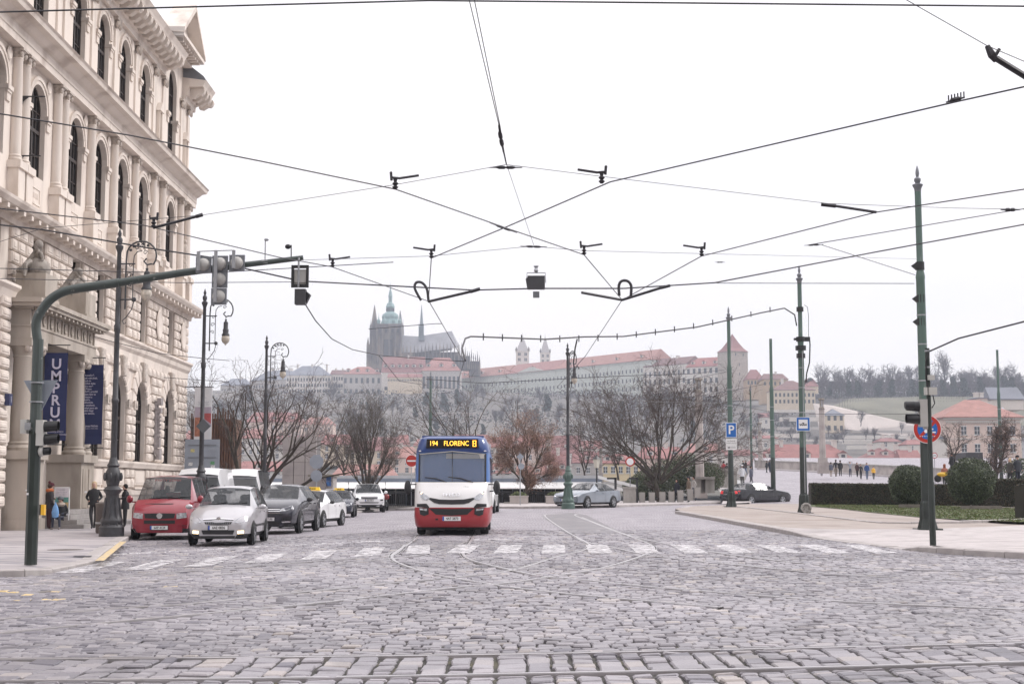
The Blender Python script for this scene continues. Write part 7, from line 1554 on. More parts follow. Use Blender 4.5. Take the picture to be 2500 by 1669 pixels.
# ================================================================ people
SK = {}
skin_m = mat('skin', (.50,.31,.24), .6, var=.03)
def body_mesh(pose):
    if pose in SK: return SK[pose]
    w = .07 if pose in ('walk','cross') else 0; hy = 0
    J = dict(pel=(0,0,.53), wai=(0,0,.62), che=(0,.005,.74), nec=(0,.0,.835), hb=(0,-.004,.885), hd=(0,-.006,.93), ht=(0,-.002,.975))
    J.update(ls=(-.09,0,.80), rs=(.09,0,.80), le=(-.135,.03,.65), re=(.135,.03,.65), lw=(-.135,-.04,.53), rw=(.135,-.04,.53), lh=(-.13,-.06,.49), rh=(.13,-.06,.49),
      lhp=(-.045,0,.51), rhp=(.045,0,.51), lk=(-.05,-w*.5,.29), rk=(.05,w*.1,.285), la=(-.05,-w*1.2,.045), ra=(.05,w*1.3,.06), lt=(-.055,-w*1.2-.075,.02), rt=(.055,w*1.3-.06,.02))
    if pose == 'cross': J.update(la=(-.01,-.05,.045), lk=(-.045,-.05,.29), ra=(.015,.07,.06), lt=(-.015,-.12,.02), rt=(.02,.0,.02), lw=(-.10,-.07,.60), rw=(.10,-.07,.60), lh=(-.08,-.08,.57), rh=(.08,-.08,.57), le=(-.16,.04,.66), re=(.16,.04,.66))
    if pose == 'up': J.update(le=(-.14,0,.88), lw=(-.10,-.02,1.0), lh=(-.09,-.03,1.03), re=(.14,0,.88), rw=(.11,-.02,1.0), rh=(.10,-.03,1.03))
    if pose == 'hold': J.update(re=(.11,-.05,.67), rw=(.06,-.14,.66), rh=(.05,-.17,.67), hd=(0,-.03,.925), ht=(0,-.04,.965), hb=(0,-.02,.88))
    if pose == 'sit':
        for k in list(J): J[k] = (J[k][0], J[k][1], J[k][2]-.27)
        J.update(lk=(-.07,-.22,.30), rk=(.07,-.20,.29), la=(-.06,-.24,.05), ra=(.10,-.22,.05), lt=(-.06,-.32,.02), rt=(.12,-.29,.02), lw=(-.07,-.15,.33), rw=(.07,-.15,.33), lh=(-.04,-.19,.32), rh=(.04,-.19,.32), hd=(0,-.05,.64), ht=(0,-.05,.69), hb=(0,-.03,.6), nec=(0,-.02,.56), che=(0,0,.47))
    R = dict(pel=.072, wai=.066, che=.078, nec=.028, hb=.04, hd=.052, ht=.036, ls=.042, rs=.042, le=.03, re=.03, lw=.02, rw=.02, lh=.02, rh=.02, lhp=.055, rhp=.055, lk=.038, rk=.038, la=.024, ra=.024, lt=.022, rt=.022)
    E = [('pel','wai'),('wai','che'),('che','nec'),('nec','hb'),('hb','hd'),('hd','ht'),('che','ls'),('che','rs'),('ls','le'),('rs','re'),('le','lw'),('re','rw'),('lw','lh'),('rw','rh'),('pel','lhp'),('pel','rhp'),('lhp','lk'),('rhp','rk'),('lk','la'),('rk','ra'),('la','lt'),('ra','rt')]
    ks = list(J); me = bpy.data.meshes.new('sk'); me.from_pydata([J[k] for k in ks], [(ks.index(a), ks.index(b)) for a, b in E], []); o = bpy.data.objects.new('sk', me); col.objects.link(o)
    md = o.modifiers.new('s','SKIN'); md.use_smooth_shade = True; md.branch_smoothing = .5
    for k, v in zip(ks, me.skin_vertices[0].data): v.radius = (R[k], R[k]*(.75 if k in ('pel','wai','che') else 1)); v.use_root = (k == 'pel')
    s_ = o.modifiers.new('b','SUBSURF'); s_.levels = 1; s_.render_levels = 1
    dg = bpy.context.evaluated_depsgraph_get(); m2_ = bpy.data.meshes.new_from_object(o.evaluated_get(dg)); bpy.data.objects.remove(o)
    z0 = -.27 if pose == 'sit' else 0; mi = []
    hands = [Vector(J['lh']), Vector(J['rh'])]; feet = [Vector(J[k]) for k in ('lt','rt','la','ra')]
    for p in m2_.polygons:
        c = p.center
        if min((c-h).length for h in hands) < .03: k = 0
        elif c.z > .855+z0+(0 if pose != 'up' else 0) and abs(c.x) < .07: k = 0
        elif min((c-f).length for f in feet[:2]) < .05 or c.z < .05: k = 3
        elif (c.z < .53 and pose != 'sit' and abs(c.x) < .1) or (pose == 'sit' and (c.y < -.07 and c.z < .37 and min((c-h).length for h in hands) > .07)): k = 2
        else: k = 1
        mi.append(k)
    SK[pose] = (m2_, mi, J); return SK[pose]
def cloth(name, c): return mat(name, c, .85, var=.15, scale=8, bump=.3, bscale=12)
def person(label, loc, h, face, top, legs, shoes=(.03,.025,.02), hair=(.05,.03,.02), pose='stand', coat=None, long=False, hat=None, hood=False, group=None, loose=False):
    src, mi, J = body_mesh(pose); me = src.copy(); e = empty('person', loc, face, label, 'person', group); me.name = 'body'
    for q in (skin_m, cloth('cloth_%d_%d_%d' % tuple(int(x*1000) for x in top), top), cloth('cloth_%d_%d_%d' % tuple(int(x*1000) for x in legs), legs), cloth('cloth_%d_%d_%d' % tuple(int(x*1000) for x in shoes), shoes)): me.materials.append(q)
    me.polygons.foreach_set('material_index', mi); o = bpy.data.objects.new('body', me); col.objects.link(o); o.parent = e; o.scale = (h,h,h)
    hd = Vector(J['hd']); mb = MB(); mb.ball(((hd.x)*h,(hd.y+.026)*h,(hd.z+.014)*h),(.058*h,.056*h,.06*h),14,10)
    if long: mb.ball((0,(hd.y+.02)*h,(hd.z-.055)*h),(.06*h,.045*h,.085*h),12,8)
    mb.build('hair', cloth('hair_%d' % int(hair[0]*1000), hair), e, smooth=True)
    if hat: mb = MB(); mb.lathe([(.066,-.0),(.069,.02),(.06,.05),(.035,.072),(0,.076)], 14); mb.v = [((a+hd.x)*h,(b+hd.y)*h,(c+hd.z+.008)*h) for a,b,c in mb.v]; mb.build('hat', cloth('hat_%d_%d' % (int(hat[0]*1000),int(hat[1]*1000)), hat), e, smooth=True)
    mb = MB(); mb.ball((hd.x*h,(hd.y-.055)*h,(hd.z-.008)*h),(.007*h,.012*h,.013*h),6,5)
    mb.build('nose', skin_m, e); mb = MB()
    for s_ in (-1,1): mb.ball(((hd.x+s_*.018)*h,(hd.y-.049)*h,(hd.z+.005)*h),(.007*h,.004*h,.004*h),6,4)
    mb.build('eyes', black_s, e)
    if coat:
        z1 = coat if isinstance(coat, float) else .38; zo = -.27 if pose == 'sit' else 0
        mb = MB(); mb.lathe([(.115,z1+zo),(.113,z1+.02+zo),(.105,.55+zo),(.092,.62+zo),(.105,.74+zo),(.085,.80+zo),(.04,.845+zo)], 16, sx=1.08, sy=.82); mb.v = [(a*h,b*h,c*h) for a,b,c in mb.v]; mb.build('coat', cloth('cloth_%d_%d_%d' % tuple(int(x*1000) for x in top), top), e, smooth=True)
    return e
BK, NV = (.018,.018,.02), (.02,.025,.04)
def at(u, v, d): p = P(u, v, d); return (p.x, d, p.z)
def pz(u, d, z): return (P(u,1190,d).x, d, z)
w1 = person('blonde woman in a black jacket walking towards the camera by the steps', pz(230,51,.12), 1.68, .15, BK, (.022,.022,.025), BK, (.52,.40,.26), 'cross', .5, True); mb = MB(); mb.box(-.30,-.22,-.2,-.17,1.27,1.33); mb.build('badge', white_s, w1)
p1 = person('person in a dark coat and maroon bobble hat standing at the steps', pz(122,49.8,.12), 1.62, 2.3, (.025,.02,.022), (.06,.022,.025), (.12,.08,.06), pose='hold', coat=.45, hat=(.07,.012,.02))
mb = MB(); mb.ball((0,.02,1.64),(.05,.05,.05),8,6); mb.build('bobble', cloth('hat_70_12',(.07,.012,.02)), p1)
mb = MB(); mb.lathe([(.11,1.30),(.14,1.34),(.13,1.40),(.09,1.42)], 14); mb.build('scarf', cloth('orange_scarf', (.42,.12,.04)), p1, smooth=True)
e = empty('plastic_bag', pz(137,49.6,.52), 0, 'light blue plastic bag hanging from the standing person', 'bag'); mb = MB(); mb.lathe([(.02,.0),(.11,.04),(.13,.2),(.09,.38),(.03,.5),(.01,.58)], 12, sy=.6); mb.build('bag_body', mat('blue_plastic', (.16,.33,.60), .4, var=.15, scale=8), e, smooth=True)
p2 = person('person in a grey bobble hat and beige scarf sitting on the school steps', pz(152,50.0,.12), 1.6, -.25, (.022,.022,.024), (.03,.035,.055), (.18,.15,.14), pose='sit', coat=.55, hat=(.10,.11,.12)); mb = MB(); mb.lathe([(.12,.80),(.16,.86),(.13,.93),(.08,.95)], 14, (0,-.05,0)); mb.build('scarf', cloth('beige_scarf', (.36,.30,.25)), p2, smooth=True)
person('dark-haired person in black bent over a phone behind the nearest lamp', pz(307,53,.1), 1.62, -1.1, BK, BK, pose='hold', coat=.42, hair=(.012,.01,.01))
bl = bus.location; person('bus driver seated behind the wheel', (bl.x+.5, bl.y+1.28, bl.z+.72), 1.7, 0, (.10,.14,.22), NV, pose='sit', hair=(.1,.09,.08))
GR = 'pedestrians on the bridge footway'
person('woman in a dark coat and red scarf walking left of the man in brown', at(1653,1227,100), 1.66, -.9, (.02,.022,.03), BK, pose='walk', coat=.42, long=True, hair=(.015,.012,.01)); 
e = person('man in a brown jacket and flat cap walking in front of the kiosk', at(1682,1226,99), 1.80, -1.4, (.16,.12,.09), (.02,.025,.022), pose='stand', coat=.45, hat=(.05,.05,.055)); person('person in a pale jacket and jeans half behind the man in brown', at(1694,1222,102), 1.74, -1.2, (.45,.42,.40), (.05,.07,.11), pose='walk')
for u, vf, hh, t_, l_, pose, coat, lab, fc in ((2006,1162,1.42,(.07,.05,.05),BK,'walk',.45,'pedestrian in a brown coat walking alone left of the bridge group',3.1),(2029,1163,1.48,(.12,.13,.17),(.35,.28,.22),'walk',.45,'pedestrian in a blue grey coat at the left of the bridge group',3.0),(2041,1163,1.75,(.02,.02,.025),(.16,.13,.10),'walk',None,'tall pedestrian in black with light trousers in the bridge group',3.2),(2052,1162,1.65,BK,BK,'stand',.45,'pedestrian in a long black coat in the bridge group',2.9),
    (2076,1164,1.58,(.28,.30,.33),(.04,.05,.08),'up',None,'pedestrian in pale grey raising both arms on the bridge',0),(2093,1164,1.5,(.06,.03,.03),BK,'walk',.45,'pedestrian in a dark brown coat next to the one raising arms',.2),(2102,1169,1.55,BK,BK,'walk',None,'pedestrian all in black between the brown coat and the blue jacket',.1),(2117,1170,1.72,(.03,.07,.20),(.05,.09,.17),'walk',.52,'pedestrian in a bright blue jacket and jeans',0),(2133,1170,1.36,(.75,.42,.06),BK,'walk',.5,'pedestrian in a yellow jacket, rightmost of the bridge group',0)):
    person(lab, at(u,vf,146), hh, fc, t_, l_, pose=pose, coat=coat, group=GR, hair=(.03,.02,.015))
for u, vf, d, hh, t_, l_, lab in ((1872,1155,176,1.6,BK,BK,'person in black leaning at the start of the bridge parapet'),(1880,1155,178,1.7,NV,NV,'second dark figure at the start of the bridge parapet'),(1812,1186,104,1.55,(.62,.63,.66),BK,'person in a white hooded jacket above the black saloon'),(1815,1158,150,1.5,BK,(.10,.15,.22),'far pedestrian in black and jeans, left one of two'),(1821,1158,151,1.55,BK,(.12,.16,.24),'far pedestrian in black and jeans, right one of two'),(1834,1186,106,1.5,(.12,.13,.18),(.1,.1,.12),'person in grey carrying a bag above the black saloon'),(1767,1172,125,1.7,(.40,.02,.03),BK,'person in a red coat behind the quay wall'),(1775,1172,123,1.5,BK,BK,'person in black behind the quay wall'),
    (2307,1190,90,1.5,(.3,.12,.08),BK,'auburn-haired person behind the gap left of the large evergreen ball'),(2467,1184,84,1.6,(.05,.045,.04),BK,'blonde person in dark clothes behind the hedge at the right'),(2486,1184,84,1.75,(.03,.033,.042),NV,'man in a dark jacket and cap behind the hedge at the right'),(2325,1160,110,1.75,BK,BK,'far dark figure beside the tiny bare tree')):
    person(lab, at(u,vf,d), hh, (u*7)%6.28 if u not in (1812,) else 0, t_, l_, pose='walk', coat=.45, group='passers-by near the bridge', hair=(.5,.38,.25) if u == 2467 else (.22,.07,.03) if u == 2307 else (.03,.02,.02), long=u in (2467,2307), hat=(.02,.02,.025) if u == 2486 else (.6,.6,.62) if u == 1812 else None)
e = empty('parked_scooter', at(2300,1180,86), 0, 'yellow scooter glimpsed behind the signal pole', 'scooter'); mb = MB(); mb.ball((0,0,.55),(.3,.15,.14),10,6); mb.box(.15,.35,-.1,.1,.5,.7); mb.build('body', mat('scooter_yellow', (.65,.4,.03), .4), e, smooth=True); mb = MB(); mb.ball((-.25,0,.3),(.22,.08,.22),12,8); mb.ball((.35,0,.3),(.22,.08,.22),12,8); mb.build('tyre', tyre_m, e)
# statues on the portal
for u_, t_, fc, lab in ((72,-9.4,-.55,'left weathered stone figure seated on the school portal, head high'),(172,-4.4,-.3,'right weathered stone figure reclining on the school portal')):
    src, mi, J = body_mesh('sit'); e = empty('statue', school_pt(1.0, S0+t_, 8.85), fc-.5, lab, 'statue', 'stone figures on the portal'); me = src.copy(); me.materials.append(statue_m); me.name = 'figure'; o = bpy.data.objects.new('figure', me); col.objects.link(o); o.parent = e; o.scale = (2.35,2.35,2.1 if u_ == 72 else 1.75)
    s_ = 2.3; mb = MB(); mb.ball((0,-.02,.62*s_*(1 if u_==72 else .83)),(.15,.16,.17),12,8); mb.build('hair', statue_m, e, smooth=True)
    mb = MB(); mb.ball((0,0,.5),(.42,.42,.45),14,8); mb.ball((-.2,-.35,.45),(.25,.4,.22),10,6); mb.tube([(-.3,.1,1.35),(-.35,-.1,1.0),(-.28,-.4,.62),(-.3,-.62,.2)], [.13,.16,.14,.1], 8); mb.tube([(.3,-.35,.75),(.5,-.55,.6),(.62,-.6,.15)], [.1,.09,.05], 8)
    mb.build('drapery', statue_m, e, smooth=True)
# ================================================================ the far bank
red_r = [mat('clay_roof_%d' % i, c, .8, var=.12, scale=.25, c2=(c[0]*.7,c[1]*.7,c[2]*.7), c2pos=(.5,.75), c2scale=.4, stretch=(1,1,3)) for i, c in enumerate(((.27,.12,.11),(.30,.145,.13),(.22,.10,.095),(.32,.165,.14)))]
brownr = mat('old_brown_roof', (.16,.09,.085), .85, var=.15, scale=.2); greyr = mat('slate_roof', (.16,.17,.20), .7, var=.15, scale=.15); copper = mat('copper_green', (.20,.30,.30), .7, var=.2, scale=.3)
wallm = {'w': mat('plaster_white', (.58,.54,.50), .85, var=.06, scale=.2), 'c': mat('plaster_cream', (.56,.47,.36), .85, var=.06, scale=.2), 'p': mat('plaster_pink', (.60,.47,.41), .85, var=.05, scale=.2), 'g': mat('plaster_grey', (.40,.37,.35), .85, var=.08, scale=.2), 'm': mat('plaster_mint', (.48,.50,.46), .85, var=.06, scale=.2), 'y': mat('plaster_yellow', (.60,.49,.30), .85, var=.05, scale=.2), 't': mat('plaster_tan', (.40,.29,.19), .85, var=.1, scale=.2)}
goth = mat('gothic_sandstone', (.12,.115,.12), .9, var=.3, scale=.25, c2=(.30,.25,.21), c2pos=(.45,.7), c2scale=.2, stretch=(1,1,.3)); rubble = mat('rubble_masonry', (.36,.31,.27), .9, var=.3, scale=1.2)
fwin = mat('far_window', (.05,.055,.065), .4, var=0); fwh = mat('window_white', (.6,.6,.6), .5, var=0)
WB = {}
def winmesh(w, h, frame=False):
    k = (round(w,1), round(h,1), frame)
    if k not in WB:
        mb = MB(); mb.box(-w/2,w/2,-.08,.0,0,h)
        if frame: mb.box(-.06,.06,-.16,-.08,0,h,1); mb.box(-w/2,w/2,-.16,-.08,h*.5-.06,h*.5+.06,1); mb.box(-w/2-.25,w/2+.25,-.18,-.02,-.25,0,1); mb.box(-w/2-.2,w/2+.2,-.2,-.02,h,h+.2,1)
        o = mb.build('window', [fwin, fwh]); WB[k] = o.data; bpy.data.objects.remove(o)
    return WB[k]
def house(label, a, b, zb, ze, zr, depth, wall, roof, rows=(), ncol=0, ww=1.2, wh=1.8, hip=0, chim=0, cat='house', group=None, dorm=0, name='town_house', frame=False, band=None, over=.4, rslope=1, xs_=None):
    """a, b: ground points of the facade's left and right end; roof ridge parallel to it"""
    a = Vector((a[0],a[1],0)); b = Vector((b[0],b[1],0)); L = (b-a).length; rz = math.atan2(b.y-a.y, b.x-a.x)
    e = empty(name, (a.x,a.y,zb), rz, label, cat, group); ze -= zb; zr -= zb
    mb = MB(); mb.box(0,L,0,depth,0,ze); 
    if not hip: mb.prism([(0,0,ze),(0,depth,ze),(0,depth/2,zr-.1)], (L,0,0))
    mb.build('wall', wallm[wall] if isinstance(wall, str) else wall, e)
    o_ = over; h = hip*depth*.5; mb = MB(); mb.add([(-o_,-o_,ze-.05),(L+o_,-o_,ze-.05),(L+o_,depth+o_,ze-.05),(-o_,depth+o_,ze-.05),(h,depth/2,zr),(L-h,depth/2,zr),(-o_,-o_,ze+.2),(L+o_,-o_,ze+.2),(L+o_,depth+o_,ze+.2),(-o_,depth+o_,ze+.2)],
        [(0,1,7,6),(1,2,8,7),(2,3,9,8),(3,0,6,9),(6,7,5,4),(8,9,4,5),(7,8,5),(9,6,4),(3,2,1,0)]); mb.build('roof', roof, e)
    for z in rows:
        for c in range(ncol):
            x = L*(c+.5)/ncol if xs_ is None else xs_[c]
            o = bpy.data.objects.new('window', winmesh(ww,wh,frame)); col.objects.link(o); o.parent = e; o.location = (x,-.02,z-zb)
    rs = random.Random(int(abs(a.x)*10))
    for c in range(chim):
        x = L*(c+.6)/chim; mb = MB(); mb.box(x-.6,x+.6,depth*.42,depth*.58,(zr+ze)/2,zr+1.3); mb.box(x-.75,x+.75,depth*.4,depth*.6,zr+1.2,zr+1.45); mb.build('chimney', wallm['w'], e)
    for c in range(dorm):
        x = L*(c+.5)/dorm; t = .35; y = depth/2*t; z = ze+(zr-ze)*t; mb = MB(); s_ = depth*.045+.35; mb.box(x-s_,x+s_,y-s_,y+s_*2,z-.2,z+s_*1.1); mb.prism([(x-s_*1.2,y-s_*1.2,z+s_*1.1),(x+s_*1.2,y-s_*1.2,z+s_*1.1),(x,y-s_*1.2,z+s_*1.9)], (0,s_*3.5,0),1); mb.box(x-s_*.5,x+s_*.5,y-s_-.05,y-s_,z,z+s_*.8,2); mb.build('dormer', [wallm['w'] if dorm < 12 else roof, roof, fwin], e)
    return e
def zv(v, D): return P(1250,v,D).z
def front_house(label, u0, u1, vb, ve, vr, D, wall='w', roof=None, **k):
    dep = k.pop('depth', 10); D2 = k.pop('D2', D); return house(label, P(u0,vb,D), P(u1,vb,D2), zv(vb,D), zv(ve,D), zv(vr,D+dep/2), dep, wall, roof or red_r[0], **k)
# ---- land
far_g = mat('far_ground', (.10,.095,.08), .95, var=.25, scale=.02, c2=(.16,.14,.12), c2pos=(.5,.6), c2scale=.03, coords='World'); wat = mat('river_water', (.05,.06,.06), .08, var=.1, scale=.02, bump=.3, bscale=1.5)
mb = MB(); mb.add([(-900,109,-6),(900,109,-6),(900,346,-6),(-900,346,-6)], [(0,1,2,3)]); o = mb.build('river_water', wat); tag(o, 'river running between the quay and the far bank', kind='structure')
mb = MB(); mb.add([(-3500,-3000,-7),(3500,-3000,-7),(3500,5000,-7),(-3500,5000,-7)], [(0,1,2,3)]); o = mb.build('ground', far_g); tag(o, 'ground sheet under the city', kind='structure')
mb = MB(); mb.box(-60,14,100,109,-7,.3); mb.box(-60,-13,98,100,-7,.1); mb.box(12,60,100,112,-7,.35); o = mb.build('embankment_wall', concrete); tag(o, 'stone river embankment below the railing', kind='structure')
US = list(range(-500, 3300, 100))
def prof(u):      # (depth, v) rows of the slope seen at column u
    castle = [(345,1183),(430,1168),(600,1150),(760,1095),(900,1050),(1050,1000),(1160,965),(1300,955),(1600,960)]
    vine = [(345,1183),(420,1174),(560,1150),(700,1112),(820,1084),(900,1058),(1000,990),(1100,968),(1600,960)]
    left = [(345,1183),(430,1168),(600,1145),(760,1090),(900,1030),(1050,985),(1160,960),(1300,950),(1600,960)]
    t = sstep(1750,2050,u); s = sstep(700,500,u) if u < 700 else 0
    return [(a[0]*(1-t)+b[0]*t, a[1]*(1-t)+b[1]*t) for a, b in zip(castle, vine)]
V = []; nr = len(prof(0))
for u in US:
    for D, v in prof(u): p = P(u, v, D); V.append((p.x, D, p.z+1.2*math.sin(u*.013+D*.01)))
hillm = mat('hill_scrub', (.105,.095,.085), .95, var=.35, scale=.03, c2=(.145,.13,.115), c2pos=(.5,.62), c2scale=.012, bump=1, bscale=.4, coords='World')
mb = MB(); mb.add(V, [(i*nr+j, (i+1)*nr+j, (i+1)*nr+j+1, i*nr+j+1) for i in range(len(US)-1) for j in range(nr-1)]); o = mb.build('hillside', hillm, smooth=True); tag(o, 'scrubby castle hillside rising beyond the river', kind='structure')
# ---- cathedral
D = 1300; cath = empty('cathedral', P(960,880,D), 0, 'gothic cathedral with domed main tower and pale steep roof on the hill', 'cathedral'); cx0 = cath.location
def cu(u, d=D): return P(u,1190,d).x
def cz(v, d=D): return zv(v,d)
def prismb(mb, u0,u1,v0,v1,y0,y1,mi=0): mb.box(cu(u0),cu(u1),D+y0,D+y1,cz(v1),cz(v0),mi)
def spire(mb, u, v0, v1, w, n=8, y=0, mi=0, prof=None):
    h = cz(v1)-cz(v0); pr = prof or [(w,0),(w*.78,h*.25),(w*.5,h*.55),(w*.22,h*.85),(0.15,h)]; mb.lathe(pr, n, (cu(u),D+y,cz(v0)), mi)
mb = MB(); prismb(mb, 916,977,792,905,0,23); 
for u in (917,931,947,962,976): prismb(mb, u-1.6,u+1.6,800,885,-2.5,0)
for u in (924,939,955,969): prismb(mb, u-3,u+3,803,812,-.5,0,1)
prismb(mb, 934,956,828,868,-1,0,1); prismb(mb, 915,978,790,793,-1,24); mb.build('tower', [goth, fwin], cath, world=True)
mb = MB(); c = 946.5; R_ = (cu(976)-cu(917))/2
def pp(L): z0 = cz(792); return [(w*(cu(1001)-cu(1000)), cz(v)-z0) for w, v in L]
mb.lathe(pp([(27,792),(24,786),(21,780),(20,776),(21,770),(19,764),(13,760),(9.5,758),(9.5,748),(11,747),(11,745),(9.5,741),(8,737),(5,735),(4.5,734),(4.5,721),(5.5,720),(4.5,716),(3,708),(1.2,700),(.4,690),(0.1,684)]), 12, (cu(c),D+11,cz(792)))
for u in (920.5,972.5,935,958): mb.lathe(pp([(3,792),(4.5,785),(4.5,782),(1.6,778),(.6,772),(.2,765)]), 8, (cu(u),D+1,cz(792)))
mb.build('green_dome', copper, cath, world=True)
mb = MB()
for k in range(9): a = math.pi*(k+.5)/9; r_ = 9.6*.3744; mb.box(cu(c)-r_*math.cos(a)-.35,cu(c)-r_*math.cos(a)+.35,D+11-r_*math.sin(a)-.25,D+11-r_*math.sin(a),cz(757),cz(749))
mb.build('lantern_opening', fwin, cath, world=True)
for u, vt, vs_, w, y in ((908,741,800,9.5,4),(966.5,746,793,7.5,30)):
    mb = MB(); prismb(mb, u-9,u+9,vs_,905,y,y+8); 
    for q in (-9,-3,3,9): prismb(mb, u+q-1,u+q+1,vs_-8,888,y-1.5,y)
    spire(mb,u,vs_,vt,w*.374,8,y+4)
    for q in (-8,8): spire(mb,u+q,vs_,vs_-22,1.6*.374,6,y)
    mb.build('west_spire', goth, cath, world=True)
mb = MB(); prismb(mb, 889,917,838,905,8,40); spire(mb,892,838,820,1.3,6,10); spire(mb,900,838,815,1.2,6,9); mb.build('west_front', goth, cath, world=True)
mb = MB(); prismb(mb,1018,1032,815,828,8,12); prismb(mb,1019.5,1030.5,794,815,8,12)
for u in (1019,1024.5,1030): prismb(mb, u-.8,u+.8,788,815,7,8)
spire(mb,1024.8,797,741,1.9,8,10); mb.build('crossing_spire', mat('spire_blue_lead',(.16,.20,.22),.6), cath, world=True)
def slab(mb, pts, th, mi=0): mb.prism(pts, th, mi)
mb = MB(); lead = mat('lead_lozenge_roof', (.25,.25,.27), .55, var=.12, scale=.12)
for (ua,va,ub,vb_,ec,ed) in ((967,817.5,1020,821,(951,860),(1020,861)),(1018,821,1103,808,(1012,861),(1118,848))):
    A, B_ = P(ua,va,D+14), P(ub,vb_,D+14); C, D_ = P(ec[0],ec[1],D+2), P(ed[0],ed[1],D+2); mb.add([A,B_,D_,C,(A.x,D+26,C.z),(B_.x,D+26,D_.z)], [(3,2,1,0),(0,1,5,4)])
A, B_, C = P(1103,808,D+14), P(1118,848,D+2), P(1123,846,D+14); mb.add([A,B_,C,P(1118,846,D+26)], [(1,2,0),(2,3,0)]); mb.build('nave_roof', lead, cath, world=True)
mb = MB(); prismb(mb, 948,1120,858,900,4,24); prismb(mb, 940,1010,862,900,0,10)
for k in range(20): u = 955+k*9; v_ = 858-(6 if u > 1030 else 0); prismb(mb,u-1,u+1,v_-2,892,-1,4); spire(mb,u,v_-1,v_-16,.75,5,1)
for k in range(19): u = 960+k*8.6; prismb(mb,u-2,u+2,868,884,3.6,4,1)
mb.build('nave_wall', [goth, fwin], cath, world=True)
mb = MB(); prismb(mb, 1118,1146,868,900,2,26); prismb(mb,1144,1171,880,915,5,24)
for k in range(11): u = 1120+k*5; v_ = 862+k*1.9; prismb(mb,u-.9,u+.9,v_,900,0,3); spire(mb,u,v_,v_-(14 if k % 3 else 22),.7,5,1)
for k in range(9): u = 1123+k*5.4; prismb(mb,u-1.2,u+1.2,874+k,890,1.6,2,1)
mb.build('choir', [goth, fwin], cath, world=True)
# ---- castle wings
def fh(*a, **k): return front_house(*a, cat='palace wing', name='castle_wing', group='castle wings on the hill', **k)
fh('grey-roofed left castle wing behind the leaning bare trees',610,703,985,930,906,1290,'g',greyr,depth=30,D2=1270,rows=(cz(946,1280),cz(962,1280)),ncol=14,ww=1.3,wh=2.6,hip=.6,chim=2)
fh('far left low castle wing with a long slate roof',538,612,985,940,924,1330,'g',greyr,depth=26,rows=(cz(956,1330),),ncol=10,ww=1.3,wh=2.4,hip=.6,chim=1)
fh('tall grey-roofed castle wing left of the brown roof',698,806,975,916,893,1260,'w',greyr,depth=30,rows=(cz(930,1260),cz(944,1260),cz(958,1260)),ncol=16,ww=1.3,wh=2.8,hip=.8,chim=3)
fh('narrow castle wing with a brown roof',806,856,975,914,903,1268,'w',brownr,depth=20,rows=(cz(928,1268),cz(945,1268)),ncol=8,ww=1.4,wh=3,chim=3)
fh('square palace block with a flared red roof left of the cathedral foot',836,931,975,913,895,1240,'g',red_r[1],depth=26,rows=(cz(935,1240),cz(962,1240)),ncol=7,ww=2.2,wh=4.6,hip=.9,dorm=4)
fh('old palace hall with the steep red roof under the cathedral',931,1035,972,909,871,1235,'w',red_r[2],depth=30,rows=(cz(962,1235),),ncol=4,ww=4,wh=6.5,dorm=6,chim=1)
fh('lower red lean-to roof and cream loggia in front of the palace hall',946,1030,975,921,912,1226,'c',red_r[0],depth=8,rows=(cz(930,1226),),ncol=22,ww=.7,wh=1.6)
e = fh('grey chapel with red hipped roof and tall gothic windows',1029,1124,968,905,873,1230,'g',red_r[1],depth=28,rows=(cz(948,1230),),ncol=9,ww=2.2,wh=10.5,hip=.7,dorm=3)
simple('terrace_wall','long cream terrace wall with small windows below the palace hall','wall',[bx(905,1075,963,1003,1205,8),bx(938,952,952,965,1206,6),bx(990,1010,942,968,1206,6)],wallm['c'])
for k in range(7): q = bx(950+k*16,953+k*16,975,985,1204.6,.4); mb = MB(); mb.box(*q); o = mb.build('window', fwin, [x for x in bpy.data.objects if x.name == 'terrace_wall'][0], world=True)
# long mint palace, three lengths stepping
for k, (u0,d0,u1,d1,lab) in enumerate(((1108,1350,1235,1290,'long pale palace, left length below the cathedral choir'),(1236,1290,1357,1235,'long pale palace, middle length with the low gable'),(1358,1234,1592,1140,'long pale palace, right length behind the ornate lamp'))):
    a, b = P(u0,990,d0), P(u1,990,d1); ze = 104.0; e = house(lab, a, b, 62, ze, ze+9.5, 24, 'm', red_r[3] if k != 1 else red_r[1], rows=(66,73,80,87,94.5), ncol=(14,14,26)[k], ww=1.5, wh=3.0, hip=.1, cat='palace wing', name='castle_wing', group='castle wings on the hill', dorm=(3,1,4)[k], over=.8)
    L = math.hypot(b.x-a.x, b.y-a.y)
    for z in (ze-62-.9, 84-62+.4, 70-62-.4): mb = MB(); mb.box(-.2,L+.2,-.5,0,z-.3,z+.3); mb.build('cornice', wallm['m'], e)
    for c in range((14,14,26)[k]): x = L*(c+.5)/(14,14,26)[k]; mb = MB(); mb.box(x-1.2,x+1.2,-.5,0,31.2,31.7); mb.build('window_hood', wallm['m'], e)
    if k == 1: mb = MB(); mb.prism([(L*.2,-.6,ze-62),(L*.8,-.6,ze-62),(L*.5,-.6,ze-62+4.5)], (0,.5,0)); mb.build('gable', wallm['m'], e)
